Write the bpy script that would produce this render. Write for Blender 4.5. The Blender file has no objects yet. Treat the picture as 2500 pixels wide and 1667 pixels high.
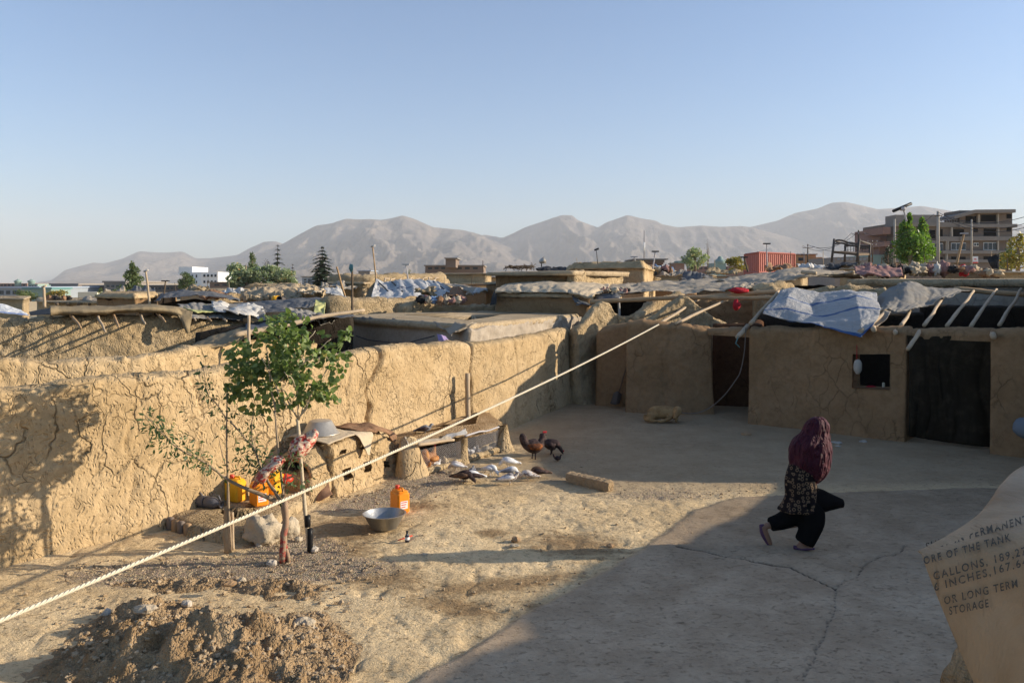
import bpy, math, random
import numpy as np
from mathutils import Vector, Matrix
random.seed(7)
C = bpy.context.scene.collection
S = bpy.context.scene
# ------------------------------------------------------------------ camera, sky, sun, exposure
H, F, HZ = 3.3, 1875.0, 690.0          # eye height, focal length and horizon row for a 2500 px wide frame
cam = bpy.data.objects.new('camera', bpy.data.cameras.new('camera')); C.objects.link(cam); S.camera = cam
cam.location = (0, 0, H); cam.rotation_euler = (math.pi/2, 0, 0)
cam.data.sensor_width = 36; cam.data.lens = F/2500*36; cam.data.shift_y = -(833.5-HZ)/2500
cam.data.clip_start = .05; cam.data.clip_end = 40000
EL, AZX, AZY = math.radians(17), .9985, .055     # sun height and the ground direction towards it
sun_dir = Vector((AZX*math.cos(EL), AZY*math.cos(EL), math.sin(EL))).normalized()
W = bpy.data.worlds.new('World'); S.world = W; W.use_nodes = True
wn = W.node_tree; bg = wn.nodes['Background']
sky = wn.nodes.new('ShaderNodeTexSky'); sky.sky_type = 'NISHITA'; sky.sun_disc = False
sky.sun_elevation = EL; sky.sun_rotation = math.atan2(AZX, AZY)
sky.air_density = 1.0; sky.dust_density = 1.3; sky.ozone_density = 4.5; sky.altitude = 0
wn.links.new(sky.outputs[0], bg.inputs[0]); bg.inputs[1].default_value = .115
sl = bpy.data.lights.new('sun', 'SUN'); sl.energy = 5.0; sl.angle = math.radians(.55); sl.color = (1, .87, .69)
sun = bpy.data.objects.new('sun', sl); C.objects.link(sun); sun.location = (60, 10, 30)
sun.rotation_euler = (-sun_dir).to_track_quat('-Z', 'Y').to_euler()
S.view_settings.view_transform = 'Standard'; S.view_settings.look = 'None'
S.view_settings.exposure = 0.85; S.view_settings.gamma = 1
S.cycles.volume_bounces = 2; S.cycles.max_bounces = 6; S.cycles.diffuse_bounces = 3
# ------------------------------------------------------------------ places: a row and column of the 2500 px photo at a depth in metres
def P(px, py, D): return Vector(((px-1250)*D/F, D, H-(py-HZ)*D/F))
def G(px, py, z=0.0):
    D = (H-z)*F/(py-HZ); return Vector(((px-1250)*D/F, D, z))
def PZ(px, D, z): return Vector(((px-1250)*D/F, D, z))
# ------------------------------------------------------------------ noise
def _hash(ix, iy, iz, s):
    with np.errstate(over='ignore'):
        n = (ix.astype(np.uint32)*np.uint32(0x9E3779B1)) ^ (iy.astype(np.uint32)*np.uint32(0x85EBCA77)) ^ (iz.astype(np.uint32)*np.uint32(0xC2B2AE3D)) ^ np.uint32((s*7919+13) & 0xffffffff)
        n ^= n >> np.uint32(15); n *= np.uint32(0x2c1b3c6d); n ^= n >> np.uint32(12); n *= np.uint32(0x297a2d39); n ^= n >> np.uint32(15)
    return n.astype(np.float64)/4294967295.0*2-1
def vnoise(p, s=0):
    p = np.asarray(p, float); i = np.floor(p).astype(np.int64); f = p-i; f = f*f*f*(f*(f*6-15)+10)
    x, y, z = i[..., 0], i[..., 1], i[..., 2]; u, v, w = f[..., 0], f[..., 1], f[..., 2]
    r = 0
    for dx in (0, 1):
        for dy in (0, 1):
            for dz in (0, 1):
                r = r + _hash(x+dx, y+dy, z+dz, s)*(u if dx else 1-u)*(v if dy else 1-v)*(w if dz else 1-w)
    return r
def fbm(p, o=4, s=0, g=.5, l=2.03):
    p = np.asarray(p, float); r = 0; a = 1.; t = 0
    for k in range(o):
        r = r+a*vnoise(p, s+k*17); t += a; a *= g; p = p*l+3.7
    return r/t
def ridged(p, o=4, s=0, g=.5):
    p = np.asarray(p, float); r = 0; a = 1.; t = 0
    for k in range(o):
        r = r+a*(1-np.abs(vnoise(p, s+k*17))*2); t += a; a *= g; p = p*2.07+1.3
    return r/t
# ------------------------------------------------------------------ node materials
class NT:
    def __init__(s, name):
        s.m = bpy.data.materials.new(name); s.m.use_nodes = True; s.t = s.m.node_tree
        s.b = s.t.nodes['Principled BSDF']; s.pos = s.t.nodes.new('ShaderNodeNewGeometry').outputs['Position']
    def n(s, ty, attrs=None, out=0, **k):
        nd = s.t.nodes.new('ShaderNode'+ty)
        for a, v in (attrs or {}).items(): setattr(nd, a, v)
        for a, v in k.items():
            a = a.replace('_', ' '); sk = nd.inputs[int(a[1:])] if a[0] == 'i' and a[1:].isdigit() else nd.inputs[a]
            s.set(sk, v)
        return nd.outputs[out]
    def set(s, sk, v):
        if isinstance(v, bpy.types.NodeSocket): s.t.links.new(v, sk)
        elif isinstance(v, (tuple, list)) and len(v) == 3 and sk.type == 'RGBA': sk.default_value = (*v, 1)
        else: sk.default_value = v
    def noise(s, v, sc, det=4, r=.5, dist=0): return s.n('TexNoise', Vector=v, Scale=sc, Detail=det, Roughness=r, Distortion=dist)
    def math(s, op, a, b=0., c=None):
        k = dict(i0=a, i1=b)
        if c is not None: k['i2'] = c
        return s.n('Math', {'operation': op}, **k)
    def mix(s, f, a, b, mode='MIX'):
        nd = s.t.nodes.new('ShaderNodeMix'); nd.data_type = 'RGBA'; nd.blend_type = mode
        s.set(nd.inputs[0], f); s.set(nd.inputs[6], a); s.set(nd.inputs[7], b); return nd.outputs[2]
    def rng(s, v, a, b, c=0., d=1.): return s.n('MapRange', {'interpolation_type': 'SMOOTHSTEP'}, i0=v, i1=a, i2=b, i3=c, i4=d)
    def scale(s, v, sc, off=(0, 0, 0)): return s.n('Mapping', Vector=v, Scale=sc, Location=off)
    def bump(s, h, d=.02, st=1.): s.set(s.b.inputs['Normal'], s.n('Bump', Height=h, Distance=d, Strength=st))
    def fin(s, col=None, rough=.9, spec=.2, metal=0.):
        if col is not None: s.set(s.b.inputs['Base Color'], col)
        s.set(s.b.inputs['Roughness'], rough); s.b.inputs['Specular IOR Level'].default_value = spec; s.b.inputs['Metallic'].default_value = metal
        return s.m
def plain(name, col, rough=.8, var=.25, sc=6., spec=.2, metal=0., bump=0., bs=30.):
    t = NT(name); n = t.noise(t.pos, sc, 5, .6); c = t.mix(n, tuple(x*(1-var) for x in col), tuple(min(1, x*(1+var)) for x in col))
    if bump: t.bump(t.noise(t.pos, bs, 4, .6), bump)
    return t.fin(c, rough, spec, metal)
def mud(name, c1, c2, lump=.02, crack=1., csc=2.2, streak=.5, fine=1.):
    t = NT(name); p = t.pos
    wp = t.n('VectorMath', {'operation': 'ADD'}, i0=p, i1=t.n('VectorMath', {'operation': 'SCALE'}, i0=t.n('TexNoise', out=1, Vector=p, Scale=3., Detail=3.), Scale=.35))
    big = t.noise(p, .9, 6, .6); mid = t.noise(p, 9., 6, .65); st = t.noise(t.scale(wp, (1, 1, .35)), 16., 5, .6); grit = t.noise(p, 70., 3, .6)
    pits = t.n('TexVoronoi', Vector=t.scale(wp, (1, 1, .6)), Scale=22.)
    ve = t.n('TexVoronoi', {'feature': 'DISTANCE_TO_EDGE'}, Vector=t.scale(wp, (1, 1, .55)), Scale=csc)
    vf = t.n('TexVoronoi', {'feature': 'DISTANCE_TO_EDGE'}, Vector=t.scale(wp, (1, 1, .7)), Scale=csc*4)
    ms = t.rng(t.noise(p, .8, 2), .47, .6); mf = t.rng(t.noise(p, 1.7, 2), .5, .62)
    cr = t.math('MULTIPLY', t.rng(ve, .0, .03, 1, 0), ms); cf = t.math('MULTIPLY', t.rng(vf, .0, .045, 1, 0), mf)
    crk = t.math('MULTIPLY', t.math('MAXIMUM', cr, t.math('MULTIPLY', cf, .55)), crack)
    c = t.mix(t.rng(big, .3, .7), c1, c2); c = t.mix(t.rng(mid, .35, .75, 0, .45), c, tuple(x*.62 for x in c1))
    c = t.mix(t.rng(grit, .55, .8, 0, .3), c, tuple(min(1, x*1.35) for x in c2)); c = t.mix(t.math('MULTIPLY', crk, .75), c, tuple(x*.2 for x in c1))  # crack lines darkened in the colour for the shadow inside them
    pr = t.rng(pits, .08, .5)
    h = t.math('ADD', t.math('MULTIPLY', mid, .6), t.math('MULTIPLY', st, streak)); h = t.math('ADD', h, t.math('MULTIPLY', pr, .45*fine))
    h = t.math('ADD', h, t.math('MULTIPLY', grit, .14)); h = t.math('SUBTRACT', h, t.math('MULTIPLY', crk, 1.1))
    t.bump(h, lump*1.7); return t.fin(c, .96, .08)
# ------------------------------------------------------------------ objects
OFF = {}
def tag(o, label=None, cat=None, group=None, kind=None):
    if label: o['label'] = label
    if cat: o['category'] = cat
    if group: o['group'] = group
    if kind: o['kind'] = kind
    return o
def thing(name, loc, label, cat, group=None, kind=None):
    o = bpy.data.objects.new(name, None); C.objects.link(o); o.location = loc; o.empty_display_size = .2
    OFF[o.name] = Vector(loc); return tag(o, label, cat, group, kind)
def link(name, me, mat, parent=None, V=None):
    o = bpy.data.objects.new(name, me); C.objects.link(o); me.materials.append(mat)
    if parent is not None: o.parent = parent; OFF[o.name] = OFF[parent.name]
    return o
def np_mesh(name, V, Q, mat, parent=None, smooth=True, uv=None, attr=None):
    V = np.asarray(V, float).reshape(-1, 3); Q = np.asarray(Q, np.int32)
    if parent is not None: off = OFF[parent.name]
    else: off = Vector((V[:, 0].mean(), V[:, 1].mean(), V[:, 2].min()))
    V = V-np.array(off)
    me = bpy.data.meshes.new(name); k = Q.shape[1]
    me.vertices.add(len(V)); me.vertices.foreach_set('co', V.ravel())
    me.loops.add(Q.size); me.loops.foreach_set('vertex_index', Q.ravel())
    me.polygons.add(len(Q)); me.polygons.foreach_set('loop_start', np.arange(0, Q.size, k, dtype=np.int32))
    me.update(calc_edges=True)
    if smooth: me.shade_smooth()
    if uv is not None:
        l = me.uv_layers.new(name='UVMap'); l.data.foreach_set('uv', np.asarray(uv, float)[Q.ravel()].ravel())
    if attr is not None:
        a = me.color_attributes.new('mask', 'FLOAT_COLOR', 'POINT'); a.data.foreach_set('color', np.asarray(attr, float).ravel())
    o = link(name, me, mat, parent)
    if parent is None: o.location = off; OFF[o.name] = off
    return o
def qgrid(m, n, cu=False, cv=False):
    i = np.arange(m if cu else m-1)[:, None]; j = np.arange(n if cv else n-1)[None, :]
    i2 = (i+1) % m; j2 = (j+1) % n
    return np.stack([i*n+j, i2*n+j, i2*n+j2, i*n+j2], -1).reshape(-1, 4)
def frames(pts):
    pts = np.asarray(pts, float); T = np.gradient(pts, axis=0); T /= np.linalg.norm(T, axis=1)[:, None]+1e-9
    up = np.array([0, 0, 1.]) if abs(T[:, 2]).mean() < .8 else np.array([0, 1., 0])
    A = np.cross(T, up); A /= np.linalg.norm(A, axis=1)[:, None]+1e-9; B = np.cross(A, T); return A, B
class MB:
    def __init__(s): s.v = []; s.f = []; s.n = 0
    def add(s, V, Fc):
        V = [tuple(p) for p in V]; s.v += V; s.f += [tuple(int(i)+s.n for i in f) for f in Fc]; s.n += len(V); return s
    def box(s, c, d, rz=0., tilt=None, bev=.0):
        x, y, z = (d[0]/2, d[1]/2, d[2]/2); V = []
        M = Matrix.Rotation(rz, 4, 'Z') @ (tilt if tilt is not None else Matrix())
        if bev <= 0:
            V = [(a*x, b*y, g*z) for g in (-1, 1) for a, b in ((-1, -1), (1, -1), (1, 1), (-1, 1))]
            Fc = [(3, 2, 1, 0), (4, 5, 6, 7), (0, 1, 5, 4), (1, 2, 6, 5), (2, 3, 7, 6), (3, 0, 4, 7)]
        else:
            q = bev; rings = [(q, -z), (0, -z+q), (0, z-q), (q, z)]
            for (r, zz) in rings:
                for a, b in ((-1, -1), (1, -1), (1, 1), (-1, 1)):
                    cx, cy = a*(x-r), b*(y-r); k = min(q, .5*min(x, y))
                    pr = [(cx, b*(y-r-k)), (a*(x-r-k), cy)]
                    if (a, b) in ((1, -1), (-1, 1)): pr = pr[::-1]
                    for t_ in pr: V.append((t_[0], t_[1], zz))
            Fc = [tuple(range(7, -1, -1)), tuple(range(24, 32))]
            for r in range(3):
                for k in range(8): Fc.append((r*8+k, r*8+(k+1) % 8, (r+1)*8+(k+1) % 8, (r+1)*8+k))
        c = Vector(c); return s.add([c+M @ Vector(p) for p in V], Fc)
    def tube(s, pts, r, seg=8, cap=True, noise=0., sd=0, flat=1.):
        pts = np.asarray(pts, float); m = len(pts); r = np.broadcast_to(np.asarray(r, float), (m,)); A, B = frames(pts)
        a = np.arange(seg)/seg*2*math.pi
        V = pts[:, None, :]+r[:, None, None]*(A[:, None, :]*np.cos(a)[None, :, None]+B[:, None, :]*np.sin(a)[None, :, None]*flat)
        if noise: V = V+noise*vnoise(V*12, sd)[..., None]*(V-pts[:, None, :])/(r[:, None, None]+1e-6)
        Fc = qgrid(m, seg, cv=True).tolist()
        if cap: Fc += [list(range(seg)), [(m-1)*seg+k for k in range(seg-1, -1, -1)]]
        return s.add(V.reshape(-1, 3).tolist(), Fc)
    def loft(s, secs, seg=24, cap=True, fold=None):
        """secs: (centre, rx, ry[, tilt matrix]); rings lie in XY turned by the matrix"""
        V = []
        for k, sc in enumerate(secs):
            c, rx, ry = Vector(sc[0]), sc[1], sc[2]; M = sc[3] if len(sc) > 3 else Matrix()
            for j in range(seg):
                a = j/seg*2*math.pi; q = 1.+(fold(k/(len(secs)-1), a) if fold else 0)
                V.append(c+M @ Vector((math.cos(a)*rx*q, math.sin(a)*ry*q, 0)))
        Fc = qgrid(len(secs), seg, cv=True).tolist()
        if cap: Fc += [list(range(seg-1, -1, -1)), [(len(secs)-1)*seg+k for k in range(seg)]]
        return s.add(V, Fc)
    def blob(s, c, r, sd=0, amp=.25, nu=10, nv=8, fr=1.3):
        r = r if isinstance(r, (tuple, list)) else (r, r, r); V = [(0, 0, -1)]
        for i in range(1, nv):
            t = math.pi*i/nv
            for j in range(nu): V.append((math.sin(t)*math.cos(2*math.pi*j/nu), math.sin(t)*math.sin(2*math.pi*j/nu), -math.cos(t)))
        V.append((0, 0, 1)); V = np.array(V); V = V*(1+amp*fbm(V*fr+sd*3.1, 3, sd))[:, None]
        V = V*np.array(r)+np.array(c); Fc = []
        for j in range(nu): Fc.append((0, 1+(j+1) % nu, 1+j)); Fc.append((len(V)-1, len(V)-1-nu+j, len(V)-1-nu+(j+1) % nu))
        for i in range(nv-2):
            for j in range(nu): a = 1+i*nu; Fc.append((a+j, a+(j+1) % nu, a+nu+(j+1) % nu, a+nu+j))
        return s.add(V.tolist(), Fc)
    def lathe(s, c, prof, seg=32, cap=False):
        V = []
        for r, z in prof:
            for j in range(seg): a = 2*math.pi*j/seg; V.append((c[0]+r*math.cos(a), c[1]+r*math.sin(a), c[2]+z))
        Fc = qgrid(len(prof), seg, cv=True).tolist()
        if cap: Fc += [list(range(seg-1, -1, -1)), [(len(prof)-1)*seg+k for k in range(seg)]]
        return s.add(V, Fc)
    def quad(s, *p): return s.add(p, [tuple(range(len(p)))])
    def build(s, name, mat, parent=None, smooth=True, M=None, angle=None):
        V = [Vector(p) for p in s.v]
        if M is not None: V = [M @ p for p in V]
        if parent is not None: off = OFF[parent.name]
        else:
            off = Vector((sum(p.x for p in V)/len(V), sum(p.y for p in V)/len(V), min(p.z for p in V)))
        me = bpy.data.meshes.new(name); me.from_pydata([p-off for p in V], [], s.f); me.update()
        if smooth:
            if angle: me.shade_smooth(); me.set_sharp_from_angle(angle=math.radians(angle))
            else: me.shade_smooth()
        o = link(name, me, mat, parent)
        if parent is None: o.location = off; OFF[o.name] = off
        return o
def remesh(o, vox, sub=0, sm=0):
    m = o.modifiers.new('remesh', 'REMESH'); m.mode = 'VOXEL'; m.voxel_size = vox; m.use_smooth_shade = True
    if sm: k = o.modifiers.new('smooth', 'SMOOTH'); k.iterations = sm; k.factor = .5
    return o
def catmull(ctrl, n):
    ctrl = np.asarray(ctrl, float); m = len(ctrl)
    if m == 2: t = np.linspace(0, 1, n).reshape((-1,)+(1,)*(ctrl.ndim-1)); return ctrl[0]*(1-t)+ctrl[1]*t
    e = np.concatenate([[2*ctrl[0]-ctrl[1]], ctrl, [2*ctrl[-1]-ctrl[-2]]]); u = np.linspace(0, m-1-1e-9, n); i = u.astype(int)
    t = (u-i).reshape((-1,)+(1,)*(ctrl.ndim-1)); a, b, c, d = e[i], e[i+1], e[i+2], e[i+3]
    return .5*(2*b+(c-a)*t+(2*a-5*b+4*c-d)*t*t+(3*b-a-3*c+d)*t*t*t)
def sheet(name, rows, mat, parent=None, nu=60, nv=40, amp=.03, fr=2., crease=.0, cdir=(1., .25), th=.006, sd=0, rag=0., smooth=True, lin=False):
    """cloth through a grid of control points, two faces and an edge, wrinkled along its normal"""
    A = np.array([[tuple(p) for p in r] for r in rows], float)
    if lin:
        t = np.linspace(0, len(A)-1, nv); i = np.minimum(t.astype(int), len(A)-2); f = (t-i)[:, None, None]; A = A[i]*(1-f)+A[i+1]*f
        t = np.linspace(0, A.shape[1]-1, nu); i = np.minimum(t.astype(int), A.shape[1]-2); f = (t-i)[None, :, None]; G_ = A[:, i]*(1-f)+A[:, i+1]*f
    else: A = catmull(A, nv); G_ = np.swapaxes(catmull(np.swapaxes(A, 0, 1), nu), 0, 1)
    du = np.gradient(G_, axis=1); dv = np.gradient(G_, axis=0); N = np.cross(du, dv); N /= np.linalg.norm(N, axis=2)[..., None]+1e-9
    uu, vv = np.meshgrid(np.linspace(0, 1, nu), np.linspace(0, 1, nv))
    q = G_*fr; d = amp*fbm(q, 4, sd)
    if crease:
        lu = np.linalg.norm(G_[:, -1]-G_[:, 0], axis=1).mean(); lv = np.linalg.norm(G_[-1]-G_[0], axis=1).mean()
        w = np.stack([uu*lu*cdir[0]*2+.3*fbm(q, 2, sd+5), vv*lv*cdir[1]*2+.2*fbm(q, 2, sd+9), uu*0+sd], -1); d = d+crease*(ridged(w, 3, sd+3, .55)-.3)
    G2 = G_+N*d[..., None]
    if rag:
        e = np.minimum(np.minimum(uu, 1-uu), np.minimum(vv, 1-vv)); k = np.exp(-e*14)*rag
        G2 = G2+(k*fbm(G_*7, 3, sd+31))[..., None]*(du/(np.linalg.norm(du, axis=2)[..., None]+1e-9)+dv/(np.linalg.norm(dv, axis=2)[..., None]+1e-9))
    V = np.concatenate([G2.reshape(-1, 3), (G2-N*th).reshape(-1, 3)]); n = nu*nv; Q = qgrid(nv, nu); Q = np.concatenate([Q, Q[:, ::-1]+n])
    b = [(j, j+1) for j in range(nu-1)]+[(i*nu+nu-1, (i+1)*nu+nu-1) for i in range(nv-1)]+[((nv-1)*nu+j+1, (nv-1)*nu+j) for j in range(nu-1)]+[((i+1)*nu, i*nu) for i in range(nv-1)]
    Q = np.concatenate([Q, np.array([(a_, b_, b_+n, a_+n) for a_, b_ in b])])
    uv = np.stack([uu.ravel(), vv.ravel()], -1); uv = np.concatenate([uv, uv])
    return np_mesh(name, V, Q, mat, parent, smooth, uv)
def resample(pts, step):
    pts = np.asarray(pts, float); d = np.r_[0, np.cumsum(np.linalg.norm(np.diff(pts[:, :2], axis=0), axis=1))]; n = max(2, int(d[-1]/step)+1)
    u = np.linspace(0, d[-1], n); return u, np.stack([np.interp(u, d, pts[:, k]) for k in range(pts.shape[1])], -1)
def mud_wall(name, pts, mat, thick=.4, z0=-.08, step=.05, amp=.03, topn=.06, flare=.08, holes=(), cracks=(), sd=0, parent=None, rt=None, nf=5., smear=0.):
    """rammed mud wall along (x, y, ztop) points, front to the right-hand side of the path; holes are (u0,u1,z0,z1)"""
    u, R = resample(pts, step); n = len(u); T = np.gradient(R[:, :2], axis=0)
    k = 5; T = np.stack([np.convolve(np.pad(T[:, c], k, mode='edge'), np.ones(2*k+1)/(2*k+1), 'valid') for c in (0, 1)], -1)
    T /= np.linalg.norm(T, axis=1)[:, None]; N = np.stack([T[:, 1], -T[:, 0]], -1)
    rt = rt or thick*.24; zt = R[:, 2]+topn*fbm(np.stack([u*1.1, u*0+sd, u*0], -1), 4, sd)
    nz = max(4, int((zt.mean()-z0)/step)); na = 7; sec = []
    for j in range(nz+1): sec.append((1., j/nz, 0.))
    for j in range(1, na): a = math.pi*j/na; sec.append((math.cos(a), 1., math.sin(a)))
    for j in range(nz, -1, -1): sec.append((-1., j/nz, 0.))
    sec = np.array(sec); m = len(sec)
    o = sec[:, 0][None, :]*thick/2*np.ones((n, 1)); z = z0+(zt[:, None]-rt-z0)*sec[:, 1][None, :]+sec[:, 2][None, :]*rt
    hh = (z-z0)/(zt[:, None]-z0); o = o+np.sign(sec[:, 0])[None, :]*flare*(1-hh)**3
    X = R[:, 0][:, None]+N[:, 0][:, None]*o; Y = R[:, 1][:, None]+N[:, 1][:, None]*o; B = np.stack([X, Y, z], -1)
    d = amp*(fbm(B*nf, 5, sd, .55)+.5*fbm(B*1.3, 3, sd+40)*2)+smear*ridged(B*np.array([2.2, 2.2, 7.]), 3, sd+7)
    if step < .07: d = d+amp*.30*fbm(B*19, 3, sd+3, .7)
    crumb = np.clip((hh-.86)/.14, 0, 1); d = d+crumb*amp*.9*fbm(B*9, 4, sd+60, .65)
    for (uc, w, dep, wob, cs) in cracks:
        cc = uc+wob*fbm(np.stack([z*1.5, z*0+cs, z*0], -1), 4, cs); ww = w*(1+.7*vnoise(np.stack([z*3, z*0+cs, z*0+2], -1), cs)); d = d-dep*np.exp(-((u[:, None]-cc)/ww)**2)
    dirx = N[:, 0][:, None]*sec[:, 0]; diry = N[:, 1][:, None]*sec[:, 0]
    B[..., 0] += d*dirx; B[..., 1] += d*diry; B[..., 2] += d*sec[:, 2][None, :]
    keep = np.ones((n-1, m-1), bool); ex = []; idx = lambda i, j: i*m+j
    zm = zt.mean()-rt
    for (u0, u1, h0, h1) in holes:
        i0, i1 = int(np.searchsorted(u, u0)), int(np.searchsorted(u, u1)); j0 = max(0, round((h0-z0)/(zm-z0)*nz)); j1 = min(nz, round((h1-z0)/(zm-z0)*nz))
        keep[i0:i1, j0:j1] = False; keep[i0:i1, m-1-j1:m-1-j0] = False; b = lambda j: m-1-j
        for i in range(i0, i1):
            if j0 > 0: ex.append((idx(i, j0), idx(i, b(j0)), idx(i+1, b(j0)), idx(i+1, j0)))
            ex.append((idx(i, j1), idx(i+1, j1), idx(i+1, b(j1)), idx(i, b(j1))))
        for j in range(j0, j1):
            ex.append((idx(i0, j), idx(i0, j+1), idx(i0, b(j+1)), idx(i0, b(j)))); ex.append((idx(i1, j), idx(i1, b(j)), idx(i1, b(j+1)), idx(i1, j+1)))
    Q = qgrid(n, m).reshape(n-1, m-1, 4)[keep]
    Q = Q[:, ::1]; h = m//2
    for j in range(h-(0 if m % 2 else 0)):
        if j+1 <= m-2-j: ex.append((idx(0, j), idx(0, j+1), idx(0, m-2-j), idx(0, m-1-j))); ex.append((idx(n-1, j), idx(n-1, m-1-j), idx(n-1, m-2-j), idx(n-1, j+1)))
    Q = np.concatenate([Q, np.array(ex, int)])
    return np_mesh(name, B.reshape(-1, 3), Q, mat, parent)
def u_at(pts, px):
    """distance along a wall path where the photo column px crosses it"""
    pts = np.asarray(pts, float); d = np.r_[0, np.cumsum(np.linalg.norm(np.diff(pts[:, :2], axis=0), axis=1))]
    u = np.linspace(0, d[-1], 4000); x = np.interp(u, d, pts[:, 0]); y = np.interp(u, d, pts[:, 1]); return float(u[np.argmin(abs(1250+x/np.maximum(y, .3)*F-px))])
def ringprism(name, corners, rings, mat, parent=None, step=.25, amp=.03, nf=3., sd=0, slope=None, nz=None):
    """closed mud body: corners in plan, rings (inset, z); last ring is closed over"""
    c = np.asarray(corners, float)[:, :2]; cl = np.vstack([c, c[:1]]); d = np.r_[0, np.cumsum(np.linalg.norm(np.diff(cl, axis=0), axis=1))]
    n = max(8, int(d[-1]/step)); u = np.linspace(0, d[-1], n, endpoint=False); x = np.interp(u, d, cl[:, 0]); y = np.interp(u, d, cl[:, 1])
    k = 1; p = np.stack([x, y], -1); p = (np.roll(p, 1, 0)+2*p+np.roll(p, -1, 0))/4; cen = c.mean(0); rad = p-cen; L = np.linalg.norm(rad, axis=1)[:, None]; U = rad/L
    full = [];
    for a, b in zip(rings[:-1], rings[1:]):
        ln = math.hypot(a[0]-b[0], a[1]-b[1]); q = max(1, int(ln/step))
        for t in range(q): full.append((a[0]+(b[0]-a[0])*t/q, a[1]+(b[1]-a[1])*t/q))
    full.append(rings[-1]); V = []
    for (ins, z) in full:
        pp = cen+U*np.maximum(L-ins, .02); zz = np.full(n, z)
        if slope is not None and z > rings[0][1]+.01: zz = zz+slope(pp[:, 0], pp[:, 1])
        V.append(np.column_stack([pp, zz]))
    V = np.array(V); Nn = np.concatenate([U, np.zeros((n, 1))], 1)[None]; dd = amp*(fbm(V*nf, 4, sd, .6)+.7*fbm(V*nf*3.3, 3, sd+2, .7))
    V = V+Nn*dd[..., None]; V[..., 2] += amp*(.8*fbm(V*nf*.8, 3, sd+9)+.5*fbm(V*nf*3, 3, sd+19))*(V[..., 2] > rings[0][1]+.3)
    m = len(full); Q = qgrid(m, n, cv=True)[:, ::-1]; V = V.reshape(-1, 3); top = V[(m-1)*n:].mean(0); V = np.vstack([V, top])
    t = len(V)-1; cap = np.array([((m-1)*n+i, (m-1)*n+(i+1) % n, t, t) for i in range(n)])
    me_q = Q; o = None
    mb = MB(); mb.add(V.tolist(), me_q[:, ::-1].tolist()+[(a, b, c_) for a, b, c_, _ in cap.tolist()]); return mb.build(name, mat, parent)
def pole(name, a, b, r0, r1, mat, parent=None, wob=.015, seg=8, sd=1, n=14):
    a, b = np.array(a, float), np.array(b, float); t = np.linspace(0, 1, n)[:, None]; L = np.linalg.norm(b-a)
    p = a+(b-a)*t; w = np.stack([vnoise(np.column_stack([t[:, 0]*3+sd, t[:, 0]*0+k*7, t[:, 0]*0+sd]), sd+k) for k in range(3)], -1)*wob*L; w[0] = 0; p = p+w*np.sin(t*math.pi*.9+.1)
    return MB().tube(p, np.linspace(r0, r1, n), seg, noise=r0*.12, sd=sd).build(name, mat, parent)
# ------------------------------------------------------------------ materials
M = {}
M['mud'] = mud('sunbaked_mud', (.42, .295, .155), (.53, .39, .225), lump=.017, crack=.8, csc=1.9)
M['mud2'] = mud('straw_mud', (.42, .305, .17), (.50, .38, .23), lump=.03, crack=.5, streak=.8)
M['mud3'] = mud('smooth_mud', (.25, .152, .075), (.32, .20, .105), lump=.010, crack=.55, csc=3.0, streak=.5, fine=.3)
M['plaster'] = mud('pale_plaster', (.34, .28, .21), (.40, .34, .27), lump=.006, crack=.5, streak=.3, fine=.25)
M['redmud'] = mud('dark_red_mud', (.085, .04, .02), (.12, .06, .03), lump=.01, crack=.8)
M['shade_mud'] = mud('shade_dark_mud', (.035, .028, .022), (.05, .04, .03), lump=.01)  # near-black mud: the shade of deep interiors put into the colour
M['roofmud'] = mud('roof_mud', (.40, .30, .185), (.50, .39, .25), lump=.022, crack=.4)
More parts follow.
